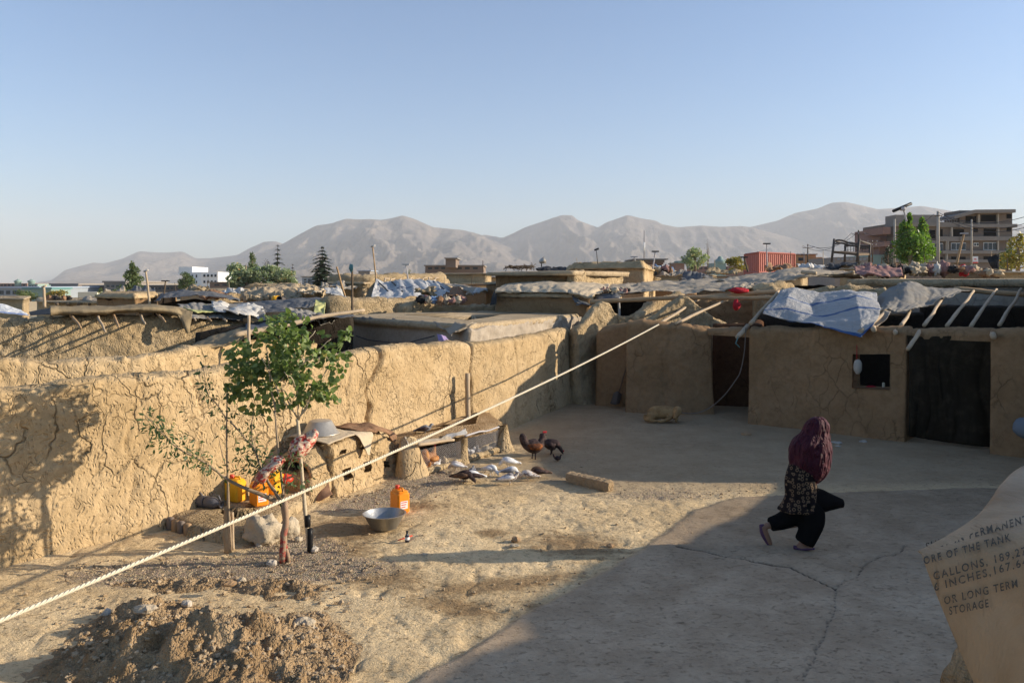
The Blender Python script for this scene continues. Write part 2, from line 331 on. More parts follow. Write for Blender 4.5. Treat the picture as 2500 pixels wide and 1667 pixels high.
def ground_mat():
    t = NT('earth'); p = t.pos
    at = t.t.nodes.new('ShaderNodeAttribute'); at.attribute_name = 'mask'; sp = t.t.nodes.new('ShaderNodeSeparateColor'); t.t.links.new(at.outputs[0], sp.inputs[0])
    damp, grav, slab = sp.outputs  # damp channel also carries one painted shadow strip
    big = t.noise(p, .7, 6, .65); mid = t.noise(t.scale(p, (1, 1.6, 1)), 5., 6, .68); sm = t.noise(p, 22., 5, .65); grit = t.noise(p, 130., 3, .7)
    c = t.mix(t.rng(big, .3, .7), (.60, .435, .235), (.77, .585, .34)); c = t.mix(t.rng(mid, .5, .72, 0, .6), c, (.33, .23, .13)); c = t.mix(t.rng(sm, .55, .75, 0, .35), c, (.78, .64, .44))
    spk = t.rng(t.noise(t.scale(p, (1, 1.7, 1)), 15., 6, .72), .575, .66); c = t.mix(t.math('MULTIPLY', spk, .62), c, (.17, .115, .065))
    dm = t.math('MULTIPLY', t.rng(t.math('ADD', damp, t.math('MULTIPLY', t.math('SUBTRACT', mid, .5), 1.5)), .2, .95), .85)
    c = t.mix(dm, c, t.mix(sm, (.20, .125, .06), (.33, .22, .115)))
    pv = t.n('TexVoronoi', out=1, Vector=p, Scale=45.); ph = t.n('TexVoronoi', Vector=p, Scale=45.)
    gm = t.rng(t.math('ADD', grav, t.math('MULTIPLY', t.math('SUBTRACT', sm, .5), .7)), .4, .6)
    c = t.mix(gm, c, t.mix(.72, t.mix(.85, pv, (.38, .29, .19), 'MIX'), (.38, .29, .19)))
    sc_ = t.mix(t.rng(t.noise(p, 1.6, 8, .7), .35, .7), (.275, .205, .135), (.37, .285, .195)); sc_ = t.mix(t.rng(t.noise(t.scale(p, (1, 2.2, 1)), 4., 7, .75), .56, .7, 0, .75), sc_, (.13, .092, .056)); sc_ = t.mix(t.rng(t.noise(t.scale(p, (1, 2., 1)), 9., 8, .8), .53, .66, 0, .45), sc_, (.12, .095, .07)); sc_ = t.mix(t.rng(sm, .6, .78, 0, .35), sc_, (.17, .15, .13))
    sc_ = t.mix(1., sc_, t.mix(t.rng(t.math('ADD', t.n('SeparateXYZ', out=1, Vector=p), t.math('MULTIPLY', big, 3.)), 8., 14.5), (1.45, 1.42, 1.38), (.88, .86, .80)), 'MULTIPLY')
    c = t.mix(slab, c, sc_)
    c = t.mix(t.rng(at.outputs['Alpha'], .35, 1.), c, (.12, .09, .065))
    h = t.math('ADD', t.math('MULTIPLY', mid, .5), t.math('MULTIPLY', sm, .28)); h = t.math('ADD', h, t.math('MULTIPLY', grit, .05))
    h = t.math('SUBTRACT', h, t.math('MULTIPLY', spk, .22)); h = t.math('ADD', h, t.math('MULTIPLY', t.math('MULTIPLY', gm, ph), -.25)); h = t.math('MULTIPLY', h, t.math('SUBTRACT', 1.1, t.math('MULTIPLY', slab, .7)))
    t.bump(h, .075); return t.fin(c, .95, .1)
M['ground'] = ground_mat()
def clod_mat():
    t = NT('loose_earth'); p = t.pos; c = t.mix(t.rng(t.noise(p, 3., 6, .6), .35, .7), (.30, .195, .10), (.45, .32, .185)); v = t.n('TexVoronoi', Vector=p, Scale=28.); v2 = t.n('TexVoronoi', Vector=p, Scale=65.)
    h = t.math('ADD', t.math('MULTIPLY', v, -.6), t.math('MULTIPLY', v2, -.3)); h = t.math('ADD', h, t.math('MULTIPLY', t.noise(p, 14., 5, .7), .8)); t.bump(h, .05); return t.fin(c, .96, .08)
M['clod'] = clod_mat()
def pebble_mat():
    t = NT('pebbles'); oi = t.t.nodes.new('ShaderNodeNewGeometry').outputs['Random Per Island']; c = t.mix(oi, (.30, .205, .115), (.50, .385, .25)); c = t.mix(t.noise(t.pos, 30., 4), c, (.36, .27, .17)); t.bump(t.noise(t.pos, 90., 3), .006); return t.fin(c, .92, .12)
M['pebble'] = pebble_mat()
M['stone'] = plain('rough_stone', (.46, .38, .27), .93, .3, 9., bump=.02, bs=26.)
M['stone_w'] = plain('pale_stone', (.44, .39, .32), .9, .2, 9., bump=.012, bs=26.)
M['stone_b'] = plain('brown_stone', (.34, .22, .12), .9, .25, 9., bump=.012, bs=26.)
M['wood'] = plain('peeled_pole_wood', (.40, .26, .14), .8, .35, 5., bump=.006, bs=50.)
M['wood_p'] = plain('pale_wood', (.42, .32, .21), .8, .25, 7., bump=.005, bs=50.)
M['wood_d'] = plain('dark_wood', (.12, .085, .055), .85, .3, 6., bump=.005, bs=40.)
M['bark'] = plain('grey_bark', (.27, .20, .13), .85, .35, 14., bump=.004, bs=60.)
M['barkp'] = plain('pale_poplar_bark', (.50, .41, .28), .8, .25, 14., bump=.003, bs=60.)
def blood_bark():
    t = NT('stained_bark'); n = t.noise(t.pos, 11., 5, .7); z = t.n('SeparateXYZ', out=2, Vector=t.pos)
    f = t.math('MULTIPLY', t.rng(n, .45, .58), t.rng(z, .25, .5, 1., .12)); c = t.mix(f, t.mix(n, (.22, .15, .10), (.40, .30, .19)), (.30, .035, .03)); t.bump(t.noise(t.pos, 60., 3), .004); return t.fin(c, .75)
M['bloodbark'] = blood_bark()
def cloth(name, col, rough=.85, wv=0., sc=4., dirt=.35, dcol=(.33, .26, .17), trans=0.):
    t = NT(name); n = t.noise(t.pos, sc, 6, .65); c = t.mix(t.rng(n, .45, .75, 0, dirt), col, dcol); c = t.mix(t.rng(t.noise(t.pos, 24., 4), .5, .8, 0, .25), c, tuple(x*.6 for x in col))
    t.bump(t.math('ADD', t.noise(t.scale(t.pos, (1, 1, .4)), 9., 5, .6), t.math('MULTIPLY', t.noise(t.pos, 160., 2), .12)), .02+wv); return t.fin(c, rough, .04)
M['canvas_tan'] = cloth('tan_canvas', (.52, .42, .29)); M['canvas_brown'] = cloth('brown_canvas', (.26, .20, .12)); M['canvas_grey'] = cloth('grey_canvas', (.24, .225, .20), dirt=.5)
M['tarp_grey'] = cloth('dusty_grey_tarp', (.35, .30, .235), dirt=.8); M['tarp_black'] = cloth('black_plastic', (.025, .026, .028), .55, dirt=.15); M['tarp_white'] = cloth('white_plastic', (.50, .48, .44), .6, dirt=.5)
M['tarp_dgrey'] = cloth('slate_tarp', (.11, .112, .115), .6, dirt=.25); M['curtain'] = cloth('black_blanket', (.022, .017, .011), .9, dirt=.5, dcol=(.06, .048, .03)); M['olive'] = cloth('yellow_green_cloth', (.42, .42, .18))
M['cloth_brown'] = cloth('brown_sacking', (.25, .145, .085), .95, dirt=.25); M['cloth_pink'] = cloth('dusky_pink_cloth', (.32, .18, .16)); M['cloth_red'] = cloth('red_cloth', (.42, .03, .04), dirt=.1); M['cloth_blue'] = cloth('blue_cloth', (.12, .2, .34)); M['cloth_lilac'] = cloth('lilac_cloth', (.33, .25, .42), dirt=.1)
def stripes(name, base, stripe, lines, axis=1, rough=.55, width=.018, soft=.004, dirt=.3):
    t = NT(name); uv = t.n('UVMap'); s = t.n('SeparateXYZ', out=axis, Vector=uv); f = None
    for (c, w) in lines:
        d = t.math('ABSOLUTE', t.math('SUBTRACT', s, c)); k = t.rng(d, w, w+soft, 1., 0.); f = k if f is None else t.math('MAXIMUM', f, k)
    c = t.mix(t.rng(t.noise(t.pos, 3., 6, .65), .45, .75, 0, dirt), base, (.36, .32, .27)); c = t.mix(f, c, stripe)
    t.bump(t.math('ADD', t.noise(t.scale(t.pos, (1, 1, .5)), 6., 6, .65, .5), t.math('MULTIPLY', t.noise(t.pos, 30., 3), .3)), .06); return t.fin(c, rough, .3)
M['tarp_blue'] = stripes('white_tarp_blue_stripes', (.33, .325, .315), (.03, .08, .20), [(.28, .012), (.55, .013), (1., .045)], 1, dirt=.6)
M['tarp_blue2'] = stripes('white_tarp_blue_edge', (.66, .66, .64), (.05, .14, .42), [(.92, .04)], 1)
M['tent_rib'] = stripes('white_tent_dark_ribs', (.45, .44, .42), (.10, .11, .16), [(.5, .012)], 1, dirt=.2)
M['rope'] = plain('pale_rope', (.66, .58, .43), .85, .12, 20., bump=.003, bs=120.)
M['twine'] = plain('grubby_twine', (.19, .15, .12), .9, .25, 20.)
M['orange'] = plain('orange_plastic', (.86, .27, .015), .38, .06, 5., spec=.45); M['yellow'] = plain('yellow_plastic', (.86, .42, .015), .4, .08, 5., spec=.45); M['redp'] = plain('red_plastic', (.65, .05, .02), .4, .08, 5., spec=.45)
M['greyp'] = plain('dark_grey_plastic', (.10, .095, .10), .45, .2, 8., spec=.4); M['alum'] = plain('scuffed_aluminium', (.42, .39, .34), .5, .3, 9., metal=.55, bump=.003, bs=40.); M['tin'] = plain('galvanised_tin', (.36, .36, .35), .40, .25, 9., metal=.8, bump=.003, bs=30.)
M['rust'] = plain('rusty_sheet', (.30, .17, .10), .8, .3, 12., bump=.004); M['black'] = plain('black_metal', (.018, .018, .02), .5, .2); M['blackp'] = plain('black_tape', (.012, .012, .013), .45, .2); M['white'] = plain('white_paint', (.72, .72, .70), .7, .06, 2.); M['glass'] = plain('dark_glass', (.03, .04, .05), .25, .2, 2., spec=.5); M['iron'] = plain('iron', (.09, .075, .065), .6, .3)
M['brick'] = plain('red_brown_brick', (.19, .15, .12), .9, .15, 3.); M['conc'] = plain('bare_concrete', (.24, .215, .19), .92, .18, 2.); M['void'] = plain('dark_interior', (.012, .011, .010), .95, .2); M['cream'] = plain('cream_wall', (.62, .57, .44), .85, .06, 2.)
M['conc_b'] = plain('blue_grey_wall', (.26, .29, .32), .85, .12, 2.); M['roof_b'] = plain('blue_grey_roof', (.30, .35, .42), .6, .1, 2.); M['brownw'] = plain('brown_wall', (.20, .15, .12), .9, .15, 2.); M['redw'] = plain('red_brown_wall', (.25, .155, .125), .9, .12, 2.); M['orangew'] = plain('orange_wall', (.48, .26, .13), .9, .1, 2.); M['greenw'] = plain('green_grey_wall', (.22, .30, .27), .8, .15, 2.); M['teal'] = plain('teal_paint', (.10, .22, .22), .6, .1)
M['cont_red'] = plain('faded_red_container', (.40, .135, .10), .65, .18, 3.); M['pole_c'] = plain('concrete_pole', (.42, .37, .30), .9, .12, 3.); M['wire'] = plain('wire', (.05, .05, .055), .6, .1); M['mast'] = plain('mast_grey', (.42, .40, .40), .7, .1)
def leaf_mat(name, c1, c2, tr=.35):
    t = NT(name); r = t.t.nodes.new('ShaderNodeNewGeometry').outputs['Random Per Island']; c = t.mix(r, c1, c2); c = t.mix(t.rng(r, .93, 1.), c, (c2[0]*2.2, c2[1]*1.3, c2[2]*.8)); t.fin(c, .48, .35)
    tl = t.n('BsdfTranslucent', Color=t.mix(.5, c, (c2[0]*1.2, c2[1]*1.5, c2[2]*.5))); mx = t.t.nodes.new('ShaderNodeMixShader'); mx.inputs[0].default_value = tr; t.t.links.new(t.b.outputs[0], mx.inputs[1]); t.t.links.new(tl, mx.inputs[2])
    t.t.links.new(mx.outputs[0], t.t.nodes['Material Output'].inputs[0]); return t.m
M['leaf_p'] = leaf_mat('poplar_leaves', (.075, .115, .035), (.22, .28, .095)); M['leaf_a'] = leaf_mat('narrow_leaves', (.05, .085, .035), (.11, .16, .06)); M['leaf_g'] = leaf_mat('far_leaves', (.07, .10, .04), (.19, .23, .10)); M['leaf_pale'] = leaf_mat('silver_leaves', (.19, .23, .13), (.38, .42, .26)); M['leaf_d'] = leaf_mat('cedar_needles', (.02, .035, .018), (.05, .07, .035), .1); M['leaf_y'] = leaf_mat('autumn_leaves', (.14, .13, .03), (.34, .27, .06)); M['leaf_b'] = leaf_mat('bright_poplar', (.07, .14, .02), (.20, .32, .05)); M['leaf_r'] = leaf_mat('dry_branches', (.11, .09, .08), (.18, .15, .13), .1)
# ------------------------------------------------------------------ hills far away
def hill_mat():
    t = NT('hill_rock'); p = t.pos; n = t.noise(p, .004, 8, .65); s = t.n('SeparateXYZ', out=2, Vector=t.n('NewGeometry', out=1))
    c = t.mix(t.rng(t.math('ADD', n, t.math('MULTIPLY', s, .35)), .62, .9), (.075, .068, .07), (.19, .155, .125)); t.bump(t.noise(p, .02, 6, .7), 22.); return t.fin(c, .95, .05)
M['hill'] = hill_mat()
def hill(sil, D, dep, sd, er=.26):
    sil = np.array(sil, float); px = np.arange(sil[0, 0], sil[-1, 0]+1, 4.); py = np.interp(px, sil[:, 0], sil[:, 1]); k = np.ones(3)/3; py = np.convolve(np.pad(py, 1, mode='edge'), k, 'valid')
    hr = H+(HZ+4-py)/F*D; t = np.concatenate([np.linspace(0, 1, 90), np.linspace(1.03, 1.6, 14)]); X, Tt = np.meshgrid(px, t); Y = D-dep+dep*Tt
    Xw = (X-1250)/F*Y; prof = np.where(Tt <= 1, .12*Tt+.88*Tt**1.7, np.maximum(0, 1-(Tt-1)*1.6)); hh = hr[None, :]*prof
    w = np.stack([Xw/dep*5.+.5*fbm(np.stack([Xw/dep*3, Y/dep*3, X*0+sd], -1), 3, sd), Y/dep*1.6, X*0+sd], -1); e = ridged(w, 5, sd, .55)
    e2 = ridged(np.stack([Xw/dep*13., Y/dep*5., X*0+sd+3], -1), 4, sd+50, .6)
    env = np.clip(Tt, 0, 1)**.8*np.clip(1-Tt, 0, 1)**.45*2.
    Z = hh+hr[None, :]*(er*(e-.55)+er*.6*(e2-.5))*env; Z = np.maximum(Z, -1-40*(Tt < .02))
    V = np.stack([Xw, Y, Z], -1).reshape(-1, 3); return tag(np_mesh('hills', V, qgrid(len(t), len(px)), M['hill']), kind='structure')
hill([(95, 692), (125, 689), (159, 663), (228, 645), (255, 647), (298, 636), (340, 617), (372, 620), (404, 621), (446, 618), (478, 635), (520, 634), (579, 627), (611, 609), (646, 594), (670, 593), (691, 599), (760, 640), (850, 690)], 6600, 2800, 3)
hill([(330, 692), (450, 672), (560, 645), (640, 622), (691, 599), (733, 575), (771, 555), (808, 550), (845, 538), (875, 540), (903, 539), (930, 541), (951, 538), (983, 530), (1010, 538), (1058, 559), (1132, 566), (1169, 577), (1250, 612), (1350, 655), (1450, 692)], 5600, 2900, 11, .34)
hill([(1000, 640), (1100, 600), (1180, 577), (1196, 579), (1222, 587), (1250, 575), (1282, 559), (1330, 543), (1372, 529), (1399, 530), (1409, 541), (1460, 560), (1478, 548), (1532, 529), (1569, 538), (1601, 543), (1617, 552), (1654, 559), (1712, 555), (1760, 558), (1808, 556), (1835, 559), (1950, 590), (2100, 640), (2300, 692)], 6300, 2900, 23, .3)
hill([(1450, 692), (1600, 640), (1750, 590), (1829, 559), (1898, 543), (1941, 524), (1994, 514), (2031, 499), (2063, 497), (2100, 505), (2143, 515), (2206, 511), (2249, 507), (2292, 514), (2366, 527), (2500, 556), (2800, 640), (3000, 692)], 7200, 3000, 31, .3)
hz = MB().box((0, 4800, 389), (24000, 10400, 784)).build('haze', None if False else bpy.data.materials.new('haze_air'), None, False)
hm = hz.data.materials[0]; hm.use_nodes = True; ht = hm.node_tree; ht.nodes.remove(ht.nodes['Principled BSDF']); pv = ht.nodes.new('ShaderNodeVolumePrincipled')
pv.inputs['Color'].default_value = (.70, .74, .80, 1); pv.inputs['Density'].default_value = .00012; pv.inputs['Anisotropy'].default_value = 0
ht.links.new(pv.outputs[0], ht.nodes['Material Output'].inputs['Volume']); tag(hz, 'thin dusty haze between the roofs and the hills', kind='stuff')
# ------------------------------------------------------------------ ground
def spaced(lo, a, b, hi, st, gr=1.09):
    c = list(np.arange(a, b, st)); r = [b]; d = st
    while r[-1] < hi: d *= gr; r.append(r[-1]+d)
    l = [a]; d = st
    while l[-1] > lo: d *= gr; l.append(l[-1]-d)
    return np.array(l[:0:-1]+c+r)
gx = spaced(-9500, -6.2, 6.6, 9500, .032); gy = spaced(-60, 5.2, 15.5, 8000, .032)
GX, GY = np.meshgrid(gx, gy); pxx = 1250+GX/np.maximum(GY, .5)*F; pyy = HZ+H/np.maximum(GY, .5)*F
def ell(cx, cy, rx, ry, rot=0.):
    c, s = math.cos(math.radians(rot)), math.sin(math.radians(rot)); x = pxx-cx; y = pyy-cy; return np.clip(1.25-np.sqrt(((x*c+y*s)/rx)**2+((-x*s+y*c)/ry)**2)*.9, 0, 1)
near = np.exp(-np.maximum(0, np.hypot(GX, GY-9)-12)/3)
nzp = np.stack([GX, GY, GX*0], -1)
damp = np.zeros_like(GX)
for e in ((860, 1285, 150, 45, -5), (900, 1400, 190, 42, 8), (1240, 1425, 260, 24, -6), (1400, 1330, 150, 38, 5), (1120, 1480, 150, 32, 10), (1200, 1300, 60, 12, 0), (820, 1340, 110, 35, 0), (1330, 1500, 90, 22, 25), (2330, 1245, 60, 16, 0), (2100, 1380, 40, 12, 0), (1000, 1235, 110, 16, 0), (1650, 1085, 160, 14, 0), (1510, 1020, 90, 16, 0)): damp = np.maximum(damp, ell(*e))  # the long thin ellipse also paints the woman's shadow strip
grav = np.zeros_like(GX)
for e in ((560, 1395, 480, 45, -2), (1060, 1165, 150, 38, -10), (1660, 1160, 330, 70, -3), (1450, 1110, 170, 40, 0), (720, 1350, 150, 60, 0), (960, 1210, 200, 25, -12)): grav = np.maximum(grav, ell(*e))
sx = np.array([960, 1030, 1240, 1420, 1560, 1700, 1790, 2100, 2600]); sy = np.array([1700, 1652, 1530, 1425, 1345, 1245, 1215, 1200, 1190]); edge = np.interp(pyy, sy[::-1], sx[::-1])
edge = np.where(pyy > 1700, 960-(pyy-1700)*1.6, edge); slab = 1/(1+np.exp(-(pxx-edge+14*fbm(nzp*2.5, 3, 4))/5.))*(pyy > 1195)
far_grey = np.clip((1215-pyy)/40, 0, 1)*np.clip((pxx-1150)/200, 0, 1)*(GY > 0)*np.clip((pyy-930)/30, 0, 1)*.8; slab = np.maximum(slab, far_grey)
z = near*(.022*fbm(nzp*.8, 3, 1)+.013*fbm(nzp*3.5, 4, 2)*(1-.5*slab)+.004*fbm(nzp*9, 3, 12)+.02*np.minimum(0, fbm(nzp*5., 3, 8)-.02)*(1-slab)*1.3)
z = z+.02*slab*near
dents = ridged(nzp*3.3, 2, 77); z -= near*(1-slab)*.018*np.clip(dents-.55, 0, .4)*2.5
def line_px(pts, w):
    pts = np.array(pts, float); best = np.full(GX.shape, 1e9); wob = 7*fbm(nzp*3., 3, 66); mk = (pxx > pts[:, 0].min()-60) & (pxx < pts[:, 0].max()+60) & (pyy > pts[:, 1].min()-60) & (pyy < pts[:, 1].max()+60)
    X_, Y_, B_ = (pxx+wob)[mk], (pyy+wob)[mk], best[mk]
    for a, b in zip(pts[:-1], pts[1:]):
        d = b-a; t = np.clip(((X_-a[0])*d[0]+(Y_-a[1])*d[1])/(d@d), 0, 1); B_ = np.minimum(B_, np.hypot(X_-a[0]-t*d[0], Y_-a[1]-t*d[1]))
    best[mk] = B_; return np.exp(-(best/w)**2)
crk = np.maximum(line_px([(1650, 1335), (1780, 1360), (1930, 1385), (2040, 1440), (2035, 1510), (1995, 1590), (1960, 1667)], 2.2), line_px([(2040, 1440), (2120, 1380), (2220, 1335)], 1.6))
z -= crk*.03; damp_shadow = damp*(1-.6*slab); 
attr = np.stack([damp_shadow, grav*(1-slab), slab, np.clip(crk*1.2, 0, 1)*(slab > .3)], -1)
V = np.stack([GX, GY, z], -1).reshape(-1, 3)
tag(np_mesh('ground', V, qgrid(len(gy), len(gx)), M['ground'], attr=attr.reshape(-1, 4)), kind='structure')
def ground_z(x, y): p = np.array([[x, y, 0.]]); return float((.022*fbm(p*.8, 3, 1)+.013*fbm(p*3.5, 4, 2))[0])
# ------------------------------------------------------------------ long courtyard wall on the left
w1 = [(-9.6, 5.4, 2.08), (-7.7, 7.3, 2.08), (-5.99, 8.99, 2.08), (-4.79, 10.3, 2.08), (-4.13, 11.2, 2.08), (-3.22, 12.4, 2.06), (-2.61, 13.3, 2.12), (-1.9, 14.5, 2.13), (-1.24, 15.6, 2.10), (-.15, 17.2, 2.03), (.67, 19.0, 2.04), (1.28, 20.4, 2.05), (1.62, 21.1, 2.05)]
w1 = [(-13.5, 1.6, 2.1)]+[(x-.2, y+.12, z_) for x, y, z_ in w1]
def wc(px, w, dep, wob, s): return (u_at(w1, px), w, dep, wob, s)
tag(mud_wall('mud_wall', w1, M['mud'], thick=.42, step=.034, amp=.034, topn=.05, flare=.12, sd=5, smear=0., nf=6., cracks=[wc(893, .035, .16, .35, 3), wc(299, .016, .04, .3, 5), wc(462, .014, .06, .2, 7), wc(1133, .05, .13, .15, 11), wc(1240, .03, .06, .2, 15), wc(820, .014, .04, .25, 27)]),
    'long cracked mud wall closing the sunlit left side of the courtyard', 'wall')
pole('wooden_pole', PZ(1140, 15.62, -.1), PZ(1142, 15.72, 1.45), .06, .05, M['wood_p'], sd=5).name
tag(bpy.context.scene.objects['wooden_pole'], 'short stout wooden pole set in a crack of the long mud wall', 'pole')
w1b = [(1.45, 20.7, 2.2), (1.75, 21.0, 2.45), (2.15, 21.3, 2.75), (2.5, 21.5, 2.9), (2.75, 21.6, 2.62), (3.05, 21.7, 2.4), (3.4, 21.8, 2.25), (4.3, 22.0, 2.35)]
w1b = [tuple(P(px, py, D)) for px, py, D in ((1400, 806, 20.9), (1425, 780, 21.2), (1447, 752, 21.5), (1466, 733, 21.7), (1482, 738, 21.9), (1497, 762, 22.), (1512, 770, 22.), (1580, 768, 22.2), (1700, 770, 22.4))]
tag(mud_wall('mud_wall', w1b, M['mud2'], thick=.28, step=.04, amp=.05, topn=.04, flare=.2, sd=9), 'mud wall rising to a pointed stub beyond the narrow gap at the far corner of the yard', 'wall')
w1c = [tuple(P(px, py, D)) for px, py, D in ((1555, 795, 20.9), (1600, 765, 21.1), (1640, 735, 21.3), (1665, 720, 21.4), (1680, 722, 21.4), (1715, 752, 21.4), (1745, 775, 21.3), (1775, 790, 21.2), (1850, 792, 21.))]
tag(mud_wall('mud_wall', w1c, M['mud2'], thick=.3, step=.04, amp=.05, topn=.04, flare=.2, sd=19), 'rough straw mud gable rising above the front of the right hand house', 'wall')
# ------------------------------------------------------------------ walls of the neighbours on the left
w2 = [tuple(P(px, py, D)) for px, py, D in ((-120, 872, 11.6), (0, 868, 12), (120, 880, 12.4), (230, 872, 12.8), (330, 862, 13.2), (375, 852, 13.5), (470, 846, 14.6), (560, 840, 15.6), (660, 834, 16.8), (760, 830, 18.))]
def ext(p, L): a, b = Vector(p[0]), Vector(p[1]); d = (a-b); d.z = 0; return [tuple(a+d.normalized()*L)]+list(p)
w2 = ext(w2, 6)
tag(mud_wall('mud_wall', w2, M['mud'], thick=.36, step=.04, amp=.04, topn=.15, sd=21, nf=8., rt=.06, smear=.01, cracks=[(u_at(w2, 305), .02, .06, .2, 4), (u_at(w2, 60), .014, .04, .2, 8)]), 'lower crumbling mud wall just behind the long wall at the left edge', 'wall')
w3 = [tuple(P(px, py, D)) for px, py, D in ((-150, 775, 17.), (-50, 772, 17.5), (125, 772, 18.1), (300, 765, 18.8), (450, 772, 19.6), (560, 785, 20.2), (640, 795, 20.7), (720, 778, 21.2), (790, 790, 21.8))]
w3 = ext(w3, 7)
tag(mud_wall('mud_wall', w3, M['mud2'], thick=.5, step=.05, amp=.07, topn=.07, sd=27, nf=7.), 'tall rough brick and mud wall with sticks jutting from it, under the rolled brown canvas', 'wall')
for i, (x0, y0, x1, y1) in enumerate(((172, 768, 198, 800), (236, 765, 258, 810), (275, 765, 290, 798), (342, 765, 354, 790), (384, 765, 404, 785), (470, 775, 478, 782), (505, 776, 515, 783), (545, 777, 553, 784))):
    D0 = float(np.interp(x0, [-150, -50, 125, 300, 450, 560], [17, 17.5, 18.1, 18.8, 19.6, 20.2]))-.25; dd = .9 if i < 5 else .4
    a = P(x0, y0, D0); b = P(x1, y1, D0-dd)
    tag(pole('roof_stick', a, b, .035, .022, M['wood_p'] if i % 2 else M['wood'], sd=i), ['first thin stick from the left', 'long stick second from the left', 'short stick third from the left', 'fourth stick, thin and steep', 'fifth stick, pointing right'][i]+' jutting from the rough wall' if i < 5 else ['leftmost', 'middle', 'rightmost'][i-5]+' stub of stick poking out under the torn white and grey tarps', 'stick', 'sticks jutting from the rough wall')
def seg3(*a): return [P(*q) for q in a]
# rolled canvas and tarps lying on that wall
rows = [[P(x, y0-3+2*math.sin(x*.05), D+.9) for x, y0, D in ((118, 752, 18.), (160, 749, 18.2), (230, 752, 18.4), (300, 748, 18.7), (370, 747, 19.), (430, 751, 19.3), (455, 757, 19.5))],
        [P(x, y0, D) for x, y0, D in ((122, 752, 17.7), (160, 752, 17.9), (230, 756, 18.1), (300, 751, 18.4), (370, 749, 18.7), (430, 755, 19.), (455, 764, 19.2))],
        [P(x, y0, D) for x, y0, D in ((123, 768, 17.6), (160, 766, 17.8), (230, 766, 18.), (300, 761, 18.3), (370, 760, 18.6), (430, 768, 18.9), (458, 790, 19.1))],
        [P(x, y0, D+.25) for x, y0, D in ((126, 770, 17.7), (160, 769, 17.9), (230, 768, 18.1), (300, 764, 18.4), (370, 763, 18.7), (432, 772, 19.), (460, 800, 19.2))]]
tag(sheet('canvas_roll', rows, M['canvas_brown'], nu=110, nv=24, amp=.03, fr=3, crease=.02, sd=3), 'long rolled brown canvas lying along the top of the rough wall', 'canvas')
tag(sheet('hanging_cloth', [seg3((425, 752, 19.), (448, 755, 19.05), (470, 762, 19.1)), seg3((436, 772, 18.9), (450, 778, 18.92), (468, 775, 19.)), seg3((447, 795, 18.9), (455, 797, 18.9), (464, 795, 19.)), seg3((455, 812, 18.95), (459, 813, 18.95), (462, 811, 19.))], M['canvas_brown'], nu=24, nv=30, amp=.03, crease=.05, sd=4), 'brown cloth end hanging down the face of the rough wall', 'cloth')
tag(sheet('tarp', [seg3((440, 742, 21.), (490, 741, 21.3), (560, 741, 21.6), (620, 742, 21.8)), seg3((435, 752, 20.), (490, 754, 20.3), (560, 752, 20.6), (640, 754, 20.8)), seg3((450, 766, 19.3), (500, 776, 19.6), (560, 774, 20.), (645, 765, 20.3)), seg3((470, 772, 19.2), (505, 780, 19.5), (560, 778, 19.8), (650, 776, 20.2))], M['canvas_grey'], nu=70, nv=30, amp=.05, crease=.06, rag=.12, sd=5), 'torn grey tarp spread over the wall top beside the rolled canvas', 'tarp')
tag(sheet('tarp', [seg3((447, 745, 20.9), (480, 744, 21.2), (530, 746, 21.4), (560, 748, 21.6)), seg3((455, 752, 20.), (480, 758, 20.2), (520, 760, 20.5), (556, 757, 20.7)), seg3((480, 763, 19.6), (505, 768, 19.8), (530, 766, 20.), (560, 762, 20.2))], M['olive'], nu=40, nv=24, amp=.04, crease=.07, rag=.1, sd=6, th=.02), 'yellow green cloth lying on the torn grey tarp', 'cloth')
tag(sheet('tarp', [seg3((520, 742, 21.2), (570, 744, 21.3), (610, 742, 21.5), (640, 748, 21.5)), seg3((520, 752, 20.2), (570, 750, 20.5), (620, 748, 20.7), (648, 760, 20.7)), seg3((540, 762, 19.8), (590, 764, 20.), (630, 765, 20.3), (646, 772, 20.4)), seg3((560, 768, 19.7), (600, 774, 19.8), (632, 782, 20.1), (645, 795, 20.2))], M['tarp_white'], nu=50, nv=34, amp=.06, crease=.1, rag=.12, sd=8, th=.015), 'crumpled off-white plastic sheet at the right end of the rough wall', 'tarp')
# shaded shelter between the walls: dark cloth roof on a pole
tag(sheet('shade_cloth', [seg3((470, 842, 16.2), (540, 812, 17.5), (620, 796, 18.5), (760, 784, 20.)), seg3((470, 846, 14.7), (530, 838, 15.2), (575, 824, 15.4), (610, 816, 15.6)), seg3((474, 850, 14.5), (530, 848, 14.9), (575, 836, 15.0), (606, 820, 15.2))], M['canvas_brown'], nu=50, nv=30, amp=.04, crease=.03, sd=12), 'sagging brown cloth roof shading the neighbouring yard', 'cloth roof')
tag(sheet('shade_cloth', [seg3((600, 790, 19.5), (700, 778, 20.), (790, 770, 20.5), (850, 772, 21.)), seg3((600, 812, 15.9), (690, 800, 16.), (790, 778, 16.4), (870, 770, 17.)), ], M['tarp_dgrey'], nu=40, nv=24, amp=.05, crease=.03, sd=13), 'dark sheet roof behind the poplar sapling, lying over a long pole', 'cloth roof')
tag(pole('roof_pole', P(572, 818, 15.3), P(890, 758, 17.2), .06, .035, M['wood_p'], sd=8, n=30), 'long peeled pole holding up the dark sheet roof behind the sapling', 'pole')
tag(pole('prop_pole', P(607, 900, 15.) , P(607, 770, 15.2), .035, .03, M['wood_p'], sd=18), 'thin upright prop pole in front of the dark shelter', 'pole')
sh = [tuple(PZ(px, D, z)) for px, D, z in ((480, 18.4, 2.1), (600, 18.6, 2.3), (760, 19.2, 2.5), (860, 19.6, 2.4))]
tag(mud_wall('mud_wall', sh, M['shade_mud'], thick=.3, step=.12, amp=.03, sd=33), 'shade-painted back wall inside the dark shelter', 'wall')
